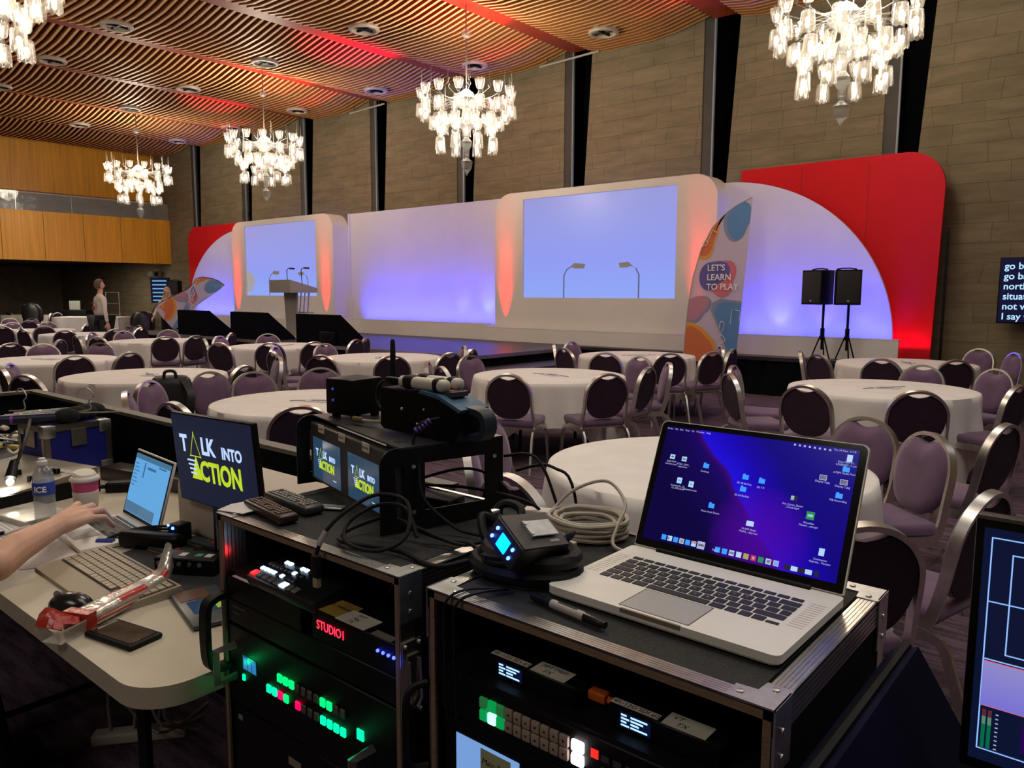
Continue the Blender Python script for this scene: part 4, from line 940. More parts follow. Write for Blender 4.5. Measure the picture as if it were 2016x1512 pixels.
# far tables with cloths under the balcony
def boxcloth(cx,cy,w,d,rz,lab,tl):
    k=thing('banquet_table','bare table under the '+lab,'table',(cx,cy,0),rz); MB().box(-w/2,w/2,-d/2,d/2,.72,.75).build('tabletop',mat('plywood_top',(.3,.2,.1),.6),k)
    for sx in (-1,1):
        for sy in (-1,1): MB().cyl((sx*(w/2-.06),sy*(d/2-.06),0),(sx*(w/2-.06),sy*(d/2-.06),.72),.02).build('leg',M_blackm,k)
    vs=[];fs=[]; P=[]
    nx=int(w/.05); ny=int(d/.05)
    for i in range(nx): P.append((-w/2+w*i/nx,-d/2,0,-1))
    for i in range(ny): P.append((w/2,-d/2+d*i/ny,1,0))
    for i in range(nx): P.append((w/2-w*i/nx,d/2,0,1))
    for i in range(ny): P.append((-w/2,d/2-d*i/ny,-1,0))
    n=len(P)
    for h in (0,.4,1):
        for i,(x,y,a,b) in enumerate(P): f=.012+h*(.03+.02*math.sin(i*.9)+.015*math.sin(i*.37)); vs.append((x+a*f,y+b*f,.757-.62*h))
    for k2 in range(2):
        for i in range(n): fs.append((k2*n+i,(k2+1)*n+i,(k2+1)*n+(i+1)%n,k2*n+(i+1)%n))
    fs.append(tuple(range(n))); mb=MB(); mb.add(vs,fs); o=mb.build('tablecloth',M_cloth,None); o.location=(cx,cy,0); o.rotation_euler=(0,0,rz); tag(o,lab,'tablecloth')
boxcloth(-32.2,10.75,2.6,.8,math.radians(35),'long white cloth of the distant table under the balcony','')
boxcloth(-28.4,11.1,2.3,1.0,math.radians(38),'white cloth of the square ended table behind the standing person','')
jacket((-30.4,9.85,.25),.6,'dark hooded coat hung on a chair under the balcony'); jacket((-26.55,11.95,-.02),.9,'black coat hung over a chair back left of the person with the flag')
t=thing('bar_counter','black counter with pale edge under the balcony at the far left','counter',(-36.2,8.2,0),math.radians(35)); MB().box(-2.4,1.6,-.35,.35,0,1.25).build('body',M_dark,t); MB().box(-2.42,1.62,-.38,.38,1.25,1.29).build('top',mat('pale_counter',(.4,.38,.36),.4),t)
t=thing('equipment_case','low black case under the balcony with a pale sheet on it','case',(-29.9,11.1,0),.6); MB().rbox(-.6,.6,-.3,.3,0,.98,.02).build('body',M_black,t); MB().box(-.2,.2,-.02,.02,.98,1.30).build('pale_sheet',mat('pale_sheet',(.28,.31,.29),.7),t)
t=thing('display_rack','glass fronted rack with chrome posts behind the standing person','rack',(-29.1,12.2,0),.6)
for x in (-.25,.25):
    MB().cyl((x,-.2,0),(x,-.2,1.62),.018).build('post',M_chrome,t)
for z in (.4,.8,1.2,1.6): MB().box(-.25,.25,-.2,.15,z,z+.015).build('shelf',mat('dim_shelf',(.12,.13,.12),.3),t)
# ================================================================= DESK AREA
DZ=.865
t=thing('barrier','black booth barrier panel with grey top edge behind the desk','barrier',(-3.1,1.5,0))
mb=MB(); mb.box(-1.65,1.6,0,.03,0,1.075); mb.box(-1.65,-1.62,-2.2,0,0,1.075); mb.build('panel',mat('barrier_black',(.004,.004,.005),.9,spec=.08),t); mb=MB(); mb.box(-1.66,1.6,-.01,.045,1.075,1.09); mb.box(-1.665,-1.60,-2.2,-.01,1.075,1.09); mb.build('top_rail',mat('grey_rail',(.09,.08,.065),.5),t)
M_desk=mat('cream_laminate',(.47,.41,.31),.45,noise=.05,nscale=8)
t=thing('desk','cream topped folding desk with rounded corner','desk',(0,0,0))
mb=MB(); P=[(-4.6,.60)]+arc(-1.52,.70,.10,-90,0,8)+[(-1.425,1.42),(-4.6,1.42)]; mb.prism(P,DZ-.045,DZ); top=mb.build('desktop',M_desk,t,angle=30)
for x in (-4.4,-1.7,-3.1): mb=MB(); mb.tube([(x,.72,0),(x,.72,DZ-.045)],.016,6); mb.tube([(x,1.3,0),(x,1.3,DZ-.045)],.016,6); mb.tube([(x,.72,.1),(x,1.3,.1)],.012,6); mb.build('leg',M_blackm,t)
# --- full size keyboard
M_kb=mat('silver_keyboard',(.33,.27,.19),.5); M_key=mat('silver_key',(.37,.30,.21),.45); M_gap=mat('key_well_dark',(.035,.03,.025),.6)
t=thing('keyboard','silver wired keyboard with wrist rest on the desk','keyboard',(-2.085,.815,DZ),math.radians(-1.5))
mb=MB(); mb.yz([(-.105,0),(-.105,.010),(-.05,.016),(.085,.026),(.095,.0)],-.235,.235); mb.build('body',M_kb,t,smooth=False)
MB().yz([(-.042,.0175),(.078,.0262),(.078,.0272),(-.042,.0185)],-.22,.225).build('key_well',M_gap,t)
rows=[(.062,.014,20),(.043,.0165,20),(.0245,.0165,20),(.006,.0165,20),(-.0125,.0165,19),(-.031,.0165,0)]
for y,h,n in rows:
    mb=MB(); z=.0185+(y+.042)*.0725
    if n: ks=[(-.2175+.0222*i,.0198) for i in range(20)]
    else: ks=[(-.2175,.025),(-.189,.022),(-.164,.022),(-.139,.11),(-.025,.022),(0,.022),(.0235,.022),(.05,.0198),(.072,.0198),(.094,.0198),(.134,.042),(.18,.0198),(.202,.0198)]
    for x,w in ks: mb.box(x,x+w,y-h/2,y+h/2,z,z+.0035)
    mb.build('key_row',M_key,t)
# --- mouse
t=thing('mouse','black computer mouse behind the biscuit packet','mouse',(-1.985,.685,DZ),.5); mb=MB(); mb.ball((0,0,0),.06,18,12,(1.0,.6,.6)); 
for i,v in enumerate(mb.v): mb.v[i]=Vector((v.x,v.y,max(v.z,0)))
mb.build('shell',mat('glossy_black',(.012,.012,.012),.2),t); MB().cyl((-.035,-.003,.027),(-.035,.003,.027),.012).build('wheel',mat('grey_wheel',(.3,.3,.3),.4),t)
# --- biscuit packet
M_wrap=mat('silver_wrapper',(.62,.56,.50),.22,.55,noise=.25,nscale=18,bump=.9); M_wred=mat('red_wrapper',(.42,.03,.02),.25,noise=.2,nscale=15,bump=.6); M_tray=mat('clear_tray',(.6,.58,.5),.15,alpha=.45,spec=.8)
d=Vector((-1.955,.925,0))-Vector((-1.83,.64,0)); t=thing('biscuit_packet','long silver and red biscuit packet torn open on the desk','biscuit packet',(-1.83,.64,DZ),math.atan2(d.y,d.x))
mb=MB(); vs=[];fs=[]; secs=[(.0,.030,.036),(.03,.033,.040),(.10,.034,.042),(.19,.033,.040),(.25,.032,.042),(.275,.02,.055),(.30,.012,.082)]; rnd=random.Random(3); n=14
for k,(x,w,h) in enumerate(secs):
    for i in range(n):
        a=2*PI*i/n; c,s=math.cos(a),math.sin(a); y=w*math.copysign(abs(c)**.6,c)+rnd.uniform(-.0015,.0015); z=h*.5+h*.5*math.copysign(abs(s)**.6,s)+rnd.uniform(-.0015,.0015); vs.append((x,y,max(z+(.03 if k==6 else 0),.001)))
for k in range(len(secs)-1):
    for i in range(n):
        s2=math.sin(2*PI*(i+.5)/n); mb.m.append(1 if s2>.6 and k in (0,2,4) and i%3 else 0); fs.append((k*n+i,k*n+(i+1)%n,(k+1)*n+(i+1)%n,(k+1)*n+i))
ml=list(mb.m); mb.m=[]; mb.add(vs,fs); mb.m=ml; mb.build('wrapper',[M_wrap,M_wred],t,angle=50)
mb=MB(); mb.box(.0,.27,-.0345,-.0335,.014,.018); mb.box(.0,.26,-.0345,-.0335,.024,.0255); mb.build('red_stripe',M_wred,t)
mb=MB(); mb.tube([(-.065,-.032,.03),(0,-.032,.03)],.002,4); mb.add([(-.07,-.027,.001),(0,-.03,.001),(0,.03,.001),(-.07,.027,.001),(-.078,-.034,.034),(0,-.034,.034),(0,.034,.034),(-.078,.034,.034)],[(0,1,2,3),(0,4,5,1),(3,2,6,7),(0,3,7,4)]); mb.build('clear_tray',M_tray,t)
mb=MB()
for k in range(4): mb.tube(smoothpath([(-.01,-.02+.014*k,.03),(-.05,-.01+.012*k,.045+.006*k),(-.07,-.02+.016*k,.035)],3),0,rect=(.010,.0015)); 
mb.build('torn_flap',M_wred,t,label='crumpled red torn flap')
mb=MB(); mb.box(-.004,.022,-.0355,.0355,.001,.043); mb.build('red_end_band',M_wred,t)
# --- phone
t=thing('phone','black phone in a rugged case lying face up near the desk corner','phone',(-1.715,.693,DZ),math.radians(12)); MB().rbox(-.080,.080,-.042,.042,0,.013,.006,3).build('rugged_case',M_rub,t); MB().rbox(-.070,.070,-.034,.034,.0125,.0142,.002,1).build('screen',mat('phone_reflection',(.05,.035,.025),.08,noise=.6,nscale=22),t)
# --- water bottle
M_pet=mat('clear_bottle',(.42,.44,.42),.08,alpha=.42,spec=1); M_water=mat('water',(.5,.52,.46),.05,alpha=.35,spec=.8)
t=thing('water_bottle','clear plastic water bottle with blue label and white cap','bottle',(-2.757,.893,DZ)); rp=[(.024,0),(.031,.006)]
for k in range(9): rp+=[(.0325,.012+.011*k),(.0305,.0175+.011*k)]
rp+=[(.0325,.112),(.0325,.155),(.030,.172),(.021,.192),(.0125,.202),(.0125,.212)]
MB().lathe(rp,28).build('bottle_body',M_pet,t,angle=60); MB().lathe([(.014,.203),(.0155,.206),(.0155,.216),(.011,.219),(.0105,.226)],16).build('cap',mat('white_plastic',(.75,.72,.68),.4),t)
MB().lathe([(.0328,.108),(.0332,.109),(.0332,.148),(.0328,.149)],28).build('label_wrap',mat('blue_label',(.02,.05,.28),.4),t)
lb=text('ICE',.026,M_ltr,'label_print',t,(0,0,0),(0,0,0),.0003,'CENTER',bold=.0006)
def wrap(o,r,a0,z0):
    for v in o.data.vertices:
        a=a0+v.co.x/r; h=v.co.y; rr=r+.0006+v.co.z; v.co=Vector((rr*math.cos(a),rr*math.sin(a),z0+h))
wrap(lb,.0334,math.radians(-38),.119)
# --- reusable coffee cup
M_mag=mat('magenta_cup',(.52,.055,.16),.45); M_ivory=mat('ivory_silicone',(.66,.60,.52),.5)
t=thing('travel_cup','pink and white reusable coffee cup with white lid','cup',(-2.80,1.035,DZ)); 
MB().lathe([(.030,0),(.033,.002),(.0335,.008),(.0375,.06),(.0425,.118),(.0425,.122)],36).build('cup_body',M_mag,t,angle=60); MB().lathe([(.0352,.028),(.0372,.029),(.0412,.082),(.0392,.083)],36).build('grip_band',M_ivory,t,angle=60)
mb=MB(); mb.lathe([(.044,.118),(.0475,.121),(.0475,.128),(.043,.133),(.040,.135)],36); mb.lathe([(.039,.134),(.036,.142),(.02,.143)],36)
mb.T=Matrix.Translation((.0,0,.138))@Matrix.Rotation(math.radians(12),4,'Y'); mb.lathe([(.034,0),(.032,.010),(.02,.011)],30); mb.build('lid',M_ivory,t,angle=50)
# --- silver laptop of the operator
M_lap=mat('laptop_aluminium',(.80,.77,.70),.42,.1,noise=.03,nscale=20); M_keyb=mat('laptop_key_black',(.02,.02,.022),.45)
M_w1=mat('laptop_window_blue',(.01,.02,.03),.6,emit=(.13,.42,.80),es=.9,spec=.1)
t=thing('laptop','silver laptop with a pale blue window on screen, under the reaching hand','laptop',(-2.50,1.085,DZ),math.radians(-5))
b=MB().rbox(-.16,.16,-.225,0,0.002,.016,.004,2).build('base',M_lap,t); MB().rbox(-.05,.05,-.21,-.135,.0155,.0166,.0004,1).build('trackpad',mat('trackpad_grey',(.42,.41,.40),.35),b)
mb=MB()
for r in range(6):
    for k in range(14 if r!=5 else 8):
        w=.0165; x=-.132+k*.019; h=.0145 if r else .009
        if r==5 and k==3: w=.09
        if r==5 and k>3: x+=.076
        mb.box(x,x+w,-.032-.0175*r-h/2,-.032-.0175*r+h/2,.0160,.0178)
mb.build('keys',M_keyb,b)
ld=MB().rbox(-.16,.16,-.004,.004,0,.225,.003,2).build('lid',M_lap,t); ld.location=(0,.0,.014); ld.rotation_euler=(math.radians(-16),0,0)
MB().box(-.155,.155,-.0055,-.0038,.006,.220).build('bezel',M_black,ld); MB().box(-.148,.148,-.0062,-.0054,.016,.212).build('screen',M_w1,ld)
mb=MB(); mb.mi=0; mb.box(-.148,.148,-.0066,-.0062,.196,.212); mb.box(-.146,.10,-.0066,-.0062,.018,.052); mb.mi=1
for k in range(7): mb.box(-.14,-.11+.008*(k%3),-.0067,-.0063,.178-.012*k,.181-.012*k)
mb.box(-.06,-.05,-.0067,-.0063,.14,.19); mb.box(-.03,.04,-.0067,-.0063,.172,.18); mb.box(.06,.12,-.0067,-.0063,.188,.193); mb.build('window_marks',[mat('window_bar',(.01,.01,.01),.3,emit=(.07,.2,.34),es=.8),glow('window_line',(.05,.16,.38),.8)],ld)
# --- papers, notebook, desk mat and small gear
M_pap=mat('white_paper',(.66,.62,.58),.7,noise=.04,nscale=30)
def sheet(lab,P,z,mt=M_pap,cat='paper',name='paper_sheet',th=.0015):
    t=thing(name,lab,cat,(P[0][0],P[0][1],z)); mb=MB(); mb.prism([(x-P[0][0],y-P[0][1]) for x,y in P],0,th); mb.build('sheet',mt,t); return t
sheet('large white paper under the forearm, beside the laptop',[(-2.9,.66),(-2.36,.69),(-2.27,.86),(-2.36,.90),(-2.68,.88)],DZ)
s=sheet('printed running order sheet next to the notebook',[(-3.0,.68),(-2.62,.70),(-2.60,.85),(-3.0,.83)],DZ+.0017)
mb=MB()
for k in range(9): mb.box(.03,.33,.015+.014*k,.018+.014*k,.0016,.002)
mb.build('print_lines',mat('faint_print',(.3,.3,.36),.7),s)
sheet('red paper scrap between the two laptops on the desk',[(-2.34,.83),(-2.29,.825),(-2.285,.85),(-2.33,.855)],DZ+.002,mat('red_scrap',(.5,.03,.06),.6))
t=thing('notebook','glossy patterned notebook lying open at the left edge','notebook',(-3.0,.86,DZ),.15); MB().rbox(-.22,.22,-.06,.10,0,.02,.004).build('cover',mat('holographic_cover',(.62,.58,.50),.25,noise=.2,nscale=25),t)
t=thing('pen','blue and white pen lying on the papers','pen',(-2.74,.79,DZ+.004),1.9); MB().cyl((-.06,0,.005),(.06,0,.005),.0045).build('barrel',M_ivory,t); MB().cyl((.06,0,.005),(.072,0,.005),.003).build('tip',mat('blue_pen',(.02,.04,.3),.4),t); MB().box(-.05,-.03,-.006,.006,.004,.014).build('clip',M_black,t)
M_mat=mat('black_desk_mat',(.014,.014,.015),.8)
sheet('black rubber mat behind the keyboard',[(-2.28,.93),(-1.85,.905),(-1.66,1.02),(-1.62,1.30),(-2.15,1.28),(-2.33,1.08)],DZ,M_mat,'mat','desk_mat',.003)
def gumdrop(loc,rz,lab):
    t=thing('control_remote',lab,'remote control',loc,rz); MB().prism([(-.08,-.022),(.05,-.028),(.08,0),(.05,.028),(-.08,.022)],0,.012).build('body',mat('grey_green_body',(.045,.05,.045),.5),t); MB().prism([(-.08,-.0225),(.05,-.0285),(.081,0),(.05,.0285),(-.08,.0225)],.001,.004).build('yellow_rim',mat('ochre_rim',(.3,.2,.03),.5),t)
    MB().cyl((.02,0,.011),(.02,0,.015),.009).build('red_button',mat('red_button',(.5,.06,.04),.4),t); MB().cyl((-.005,.006,.011),(-.005,.006,.014),.006).build('green_button',mat('green_button',(.08,.25,.08),.4),t)
gumdrop((-2.17,1.03,DZ+.0035),.25,'nearer small grey remote with red button on the black mat'); gumdrop((-2.15,1.13,DZ+.0035),.2,'farther small grey remote with red button on the black mat')
t=thing('converter_box','small black box with white square buttons on the mat','device',(-2.0,.985,DZ+.0035),.55); MB().rbox(-.075,.10,-.035,.035,0,.045,.003,1).build('body',M_black,t)
mb=MB()
for x in (-.055,-.005,.07): mb.box(x-.010,x+.010,-.014,.010,.0448,.0465)
mb.build('square_buttons',mat('white_button',(.6,.6,.55),.5),t); mb=MB()
for k in range(5): mb.cyl((-.06+.03*k,-.038,.03),(-.06+.03*k,-.034,.03),.006)
mb.build('side_sockets',mat('grey_socket',(.12,.12,.12),.4),t); MB().box(.03,.05,-.012,.01,.0448,.046).build('green_mark',mat('green_mark',(.04,.3,.15),.5),t)
t=thing('power_adapter','long black power adapter with blue plug in front of the smaller silver laptop','adapter',(-2.27,1.0,DZ+.003),.45); MB().rbox(-.09,.12,-.022,.022,0,.05,.015,3).build('body',M_black,t); MB().cyl((-.16,-.02,.012),(-.11,-.01,.014),.010).build('blue_plug',mat('blue_plug',(.02,.04,.25),.4),t)
for k in range(3): MB().tube(smoothpath([(-.15,-.02+.01*k,.012),(-.1,.05+.01*k,.03),(.0,.09,.02+.01*k),(.1,.05,.05)],6),.004,6).build('cable',M_rub,t)
t=thing('usb_hub','black cube hub with glowing blue lights behind the smaller silver laptop','hub',(-2.235,1.085,DZ+.003),.3); MB().rbox(-.025,.025,-.025,.025,0,.065,.006).build('body',M_black,t); mb=MB(); mb.ball((-.0,-.026,.055),.005,8,6); mb.ball((-.018,-.026,.062),.004,8,6); mb.ball((0,-.026,.035),.005,8,6); mb.build('blue_led',glow('blue_led',(.05,.15,1),9),t)
# --- white storage tub / cabinet behind, under the angled monitor
t=thing('storage_box','rounded cream plastic box on the desk behind the slogan monitor','box',(-2.05,1.24,DZ+.003)); MB().rbox(-.32,.44,-.10,.16,0,.185,.03,4).build('shell',mat('cream_plastic',(.46,.40,.33),.5),t)
# --- slogan monitor
M_navy=mat('slogan_screen_navy',(.003,.004,.006),.45,spec=.08,emit=(.009,.013,.034),es=.9)
M_logow=glow('logo_pale_blue',(.50,.66,1.0),1.05); M_logoy=glow('logo_lime',(.50,.68,.02),1.0)
def logo(parent,w,h,y):
    s=w; L=[]
    def tx(b,size,x,z,m,k=1): L.append(text(b,size,m,'l',None,(x,y,z),(PI/2,0,0),.0002,bold=size*.035,sx=k))
    a=h*.245
    tx('T',a,-.40*s,.08*h,M_logow); tx('LK',a,-.13*s,.08*h,M_logow,.95); tx('INTO',a*.66,.12*s,.075*h,M_logow,.95)
    tx('CTION',a*1.18,-.175*s,-.20*h,M_logoy,.88)
    mb=MB(); mb.mi=0
    def tri(cx,z0,w2,hh,th):
        P=[Vector((cx-w2,0,z0)),Vector((cx+w2,0,z0)),Vector((cx,0,z0+hh))]
        for i in range(3):
            p,q=P[i],P[(i+1)%3]; d=(q-p).normalized(); nrm=Vector((-d.z,0,d.x))*th
            mb.add([(p.x-d.x*th,y,p.z-d.z*th),(q.x+d.x*th,y,q.z+d.z*th),(q.x+nrm.x,y,q.z+nrm.z),(p.x+nrm.x,y,p.z+nrm.z)],[(0,1,2,3)])
    tri(-.215*s,.035*h,.07*s,.26*h,.006*s)
    mb.add([(-.29*s,y,-.205*h),(-.155*s,y,-.205*h),(-.215*s,y,.05*h)],[(0,1,2)]); mb.mi=1
    for k in range(4): z=-.02*h-.045*h*k; mb.add([(-.33*s+.01*s*k,y-.0002,z),(-.22*s,y-.0002,z),(-.22*s,y-.0002,z+.018*h),(-.33*s+.01*s*k,y-.0002,z+.018*h)],[(0,1,2,3)])
    mb.add([(.25*s,y,-.36*h),(.38*s,y,-.36*h),(.38*s,y,-.34*h),(.25*s,y,-.34*h)],[(0,1,2,3)])
    L.append(mb.build('tri',[M_logoy,M_logow],None,smooth=False)); L[-1].data.materials
    return join_into('slogan',L,parent)
t=thing('monitor','dark monitor turned to the camera showing TALK INTO ACTION','monitor',(-2.04,1.098,DZ+.006))
sc=bpy.data.objects.new('monitor_panel',MB().rbox(-.228,.228,0,.019,-.136,.136,.004,2).mesh('monitor_panel',M_black)); COL.objects.link(sc); sc.parent=t; sc.location=(0,0,.271); sc.rotation_euler=(math.radians(3.9),math.radians(-1.6),math.radians(-.4))
MB().box(-.223,.223,-.001,.0,-.130,.131).build('screen',M_navy,sc); logo(sc,.455,.285,-.0018)
MB().box(-.03,.03,.008,.018,0,.2).build('stand_column',M_black,t); MB().box(-.10,.10,-.05,.03,-.003,.002).build('stand_base',M_black,t)
# ---- blue flight case with hangers and microphones
M_bluep=mat('blue_case_panel',(.008,.012,.20),.45)
def case_box(t,w,d,h,mp,e=.03,lidz=None):
    MB().box(-w/2+.004,w/2-.004,-d/2+.004,d/2-.004,.004,h-.004).build('panels',mp,t)
    mb=MB()
    for sx in (-1,1):
        for sy in (-1,1):
            x,y=sx*w/2,sy*d/2; mb.box(min(x,x-sx*e),max(x,x-sx*e),min(y,y-sy*.003),max(y,y-sy*.003),0,h); mb.box(min(x,x-sx*.003),max(x,x-sx*.003),min(y,y-sy*e),max(y,y-sy*e),0,h)
    for z0,z1 in ((0,e),(h-e,h)) + (((lidz-e*.6,lidz+e*.6),) if lidz else ()):
        for sy in (-1,1): y=sy*d/2; mb.box(-w/2,w/2,min(y,y-sy*.003),max(y,y-sy*.003),z0,z1)
        for sx in (-1,1): x=sx*w/2; mb.box(min(x,x-sx*.003),max(x,x-sx*.003),-d/2,d/2,z0,z1)
    for sy in (-1,1): y=sy*d/2; mb.box(-w/2,w/2,min(y,y-sy*e),max(y,y-sy*e),h-.003,h)
    for sx in (-1,1): x=sx*w/2; mb.box(min(x,x-sx*e),max(x,x-sx*e),-d/2,d/2,h-.003,h)
    mb.build('edge_profile',M_alu,t)
    mb=MB()
    for sx in (-1,1):
        for sy in (-1,1):
            for z in (0,h):
                x,y=sx*w/2,sy*d/2; s=-1 if z else 1; mb.rbox(min(x+sx*.002,x-sx*.05),max(x+sx*.002,x-sx*.05),min(y+sy*.002,y-sy*.05),max(y+sy*.002,y-sy*.05),min(z-s*.002,z+s*.05),max(z-s*.002,z+s*.05),.006,2)
    mb.build('corner_cap',M_steel,t)
t=thing('flight_case','blue flight case with aluminium edges on the desk, microphones on top','flight case',(-3.53,1.24,DZ),math.radians(4)); case_box(t,.24,.27,.222,M_bluep,.024)
mb=MB(); mb.box(-.04,.04,-.139,-.134,.13,.20); mb.box(.1215,.124,-.03,.03,.13,.2); mb.build('latch',M_chrome,t)
M_foam=mat('black_foam',(.010,.010,.010),.95,noise=.3,nscale=80)
for k in range(4):
    t=thing('handheld_microphone',['nearest','second','third','rearmost'][k]+' of the black handheld microphones bundled on the blue case','microphone',(-3.50-.030*k,1.14+.045*k,DZ+.2225+.024),0,'microphones on the blue case',rot=(0,0,math.radians(62+4*k)))
    MB().cyl((-.16,0,0),(.06,0,0),.019,.022,n=14).build('handle',mat('dark_blue_barrel',(.012,.016,.04),.35),t); mb=MB(); mb.ball((.095,0,.004),.032,14,10,(1.6,1,1)); mb.build('windshield',M_foam,t)
    MB().cyl((-.105,0,0),(-.095,0,0),.0205,n=14).build('colour_band',mat('band%d'%k,[(.28,.06,.4),(.6,.45,.05),(.1,.35,.1),(.5,.5,.5)][k],.5),t,label=['purple','yellow','green','grey'][k]+' tape band')
for (x,y,z,rz,lab) in ((-3.78,1.17,DZ+.24,.3,'wire hanger hook standing above the left end of the microphones'),(-3.42,1.30,DZ+.26,.9,'wire hanger hook above the right end of the microphones')):
    t=thing('wire_hanger',lab,'hanger',(x,y,z),rz); mb=MB(); mb.tube(smoothpath([(-.10,0,0),(0,0,.012),(0,0,.05),(.02,0,.07),(.0,0,.10),(-.03,0,.10),(-.045,0,.075)],5),.003,6); mb.tube([(-.10,0,0),(.12,0,0)],.003,6); mb.build('wire',mat('pale_wire',(.5,.47,.42),.3,.6),t)
# ---- mixer, jumble of small parts at the left edge
t=thing('mixing_tray','silver sloped mixer panel with a lit corner at the left edge','mixer',(-3.13,.98,DZ),math.radians(12)); MB().yz([(-.24,0),(-.24,.05),(.20,.095),(.2,0)],-.42,.08).build('body',mat('silver_mixer',(.26,.225,.17),.4),t); MB().box(-.43,.09,-.25,-.24,0,.055).box(.08,.09,-.24,.2,0,.06).build('black_front',M_black,t)
mb=MB(); rnd=random.Random(4)
for k in range(22): x=-.38+.42*rnd.random(); y=-.2+.33*rnd.random(); z=.05+(y+.24)*.102; mb.cyl((x,y,z),(x,y,z+.02),.009)
mb.build('knobs',M_black,t); mb=MB()
for k in range(9): mb.box(-.1+.022*k,-.088+.022*k,.10,.14,.084,.088)
mb.build('meter_keys',mat('white_key',(.6,.58,.55),.5),t)
M_cableb=mat('grey_cable',(.25,.22,.18),.5); rnd=random.Random(11)
t=thing('parts_tray','open tray full of small adapters and cables at the far left of the desk','tray',(-4.12,1.12,DZ)); MB().box(-.38,.22,-.28,.25,0,.02).build('tray_base',M_black,t)
for k in range(26):
    x,y=-.33+.5*rnd.random(),-.22+.42*rnd.random(); mb=MB(); c=rnd.random()
    if c<.5: mb.tube(smoothpath([(x,y,.03),(x+.06*rnd.uniform(-1,1),y+.07*rnd.uniform(-1,1),.05+.06*rnd.random()),(x+.1*rnd.uniform(-1,1),y+.1*rnd.uniform(-1,1),.04),(x+.12*rnd.uniform(-1,1),y+.1*rnd.uniform(-1,1),.06)],4),.006,6)
    else: mb.T=Matrix.Translation((x,y,.02+.05*rnd.random()))@Matrix.Rotation(rnd.random()*3,4,'Z')@Matrix.Rotation(.5*rnd.random(),4,'X'); mb.rbox(-.03,.03,-.014,.014,0,.02,.004,1)
    mb.build('adapter' if c>=.5 else 'cable_end',[M_chrome,M_cableb,M_black,mat('yellow_tape',(.45,.35,.08),.5),M_ivory][k%5],t)
t=thing('desk_lamp','small gooseneck work lamp shining on the mixer at the left edge','lamp',(-3.75,1.1,DZ+.0)); mb=MB(); mb.tube(smoothpath([(0,.02,0),(0,.05,.16),(.2,.02,.25),(.5,-.1,.2),(.62,-.18,.12)],6),.006,6); mb.build('gooseneck',M_black,t); MB().cyl((.60,-.17,.15),(.65,-.2,.10),.014,.02).build('lamp_head',M_black,t); mb=MB(); mb.ball((.66,-.205,.092),.013,8,6); mb.build('bulb',glow('lamp_bulb',(1,.93,.8),40),t)
light('SPOT','desk_lamp_light',(-3.09,.885,DZ+.085),3.2,(1,.92,.75),(.1,-.0,-1),spot=150,radius=.02)
t=thing('radio_pack','small black walkie-talkie lying behind the cup','radio',(-2.98,1.30,DZ),.9); MB().rbox(-.12,.12,-.03,.03,0,.04,.01).build('body',M_black,t); MB().cyl((-.12,0,.02),(-.19,0,.02),.008).build('antenna',M_rub,t)
t=thing('playback_unit','flat black unit under the blue case end, behind the cup','device',(-3.05,1.40,DZ),math.radians(12)); MB().rbox(-.25,.25,-.08,.015,0,.055,.004).build('body',mat('dark_walnut_unit',(.03,.02,.014),.3),t)
# ---- cables and sockets under the desk
t=thing('power_strip','white power strip on the carpet under the desk corner','power strip',(-2.75,1.15,0),.9); MB().rbox(-.16,.16,-.03,.03,0,.04,.008).build('body',M_ivory,t)
for k in range(3): MB().tube(smoothpath([(-.1+.08*k,0,.04),(-.12+.1*k,.1,.15+.05*k),(.1,-.15+.05*k,.10),(.2,.2-.1*k,.01)],6),.006,6).build('cable',M_cableb,t)
t=thing('tablet','dark tablet with a lime note on the desk behind the rack handle','tablet',(-1.735,.875,DZ),math.radians(-14)); MB().rbox(-.11,.13,-.04,.075,0.002,.014,.005,2).build('body',mat('slate_shell',(.05,.06,.065),.35),t); MB().box(-.02,.06,-.02,.07,.0142,.0150).build('screen',mat('tablet_screen',(.01,.015,.03),.15,emit=(.02,.05,.12),es=.5),t); MB().box(.02,.055,.035,.055,.0152,.0157).build('lime_note',mat('lime_note',(.35,.5,.05),.6,emit=(.2,.35,.02),es=.3),t); MB().box(-.10,-.03,-.03,.04,.0142,.0148).build('bronze_screen',mat('bronze_screen',(.12,.05,.03),.25),t)
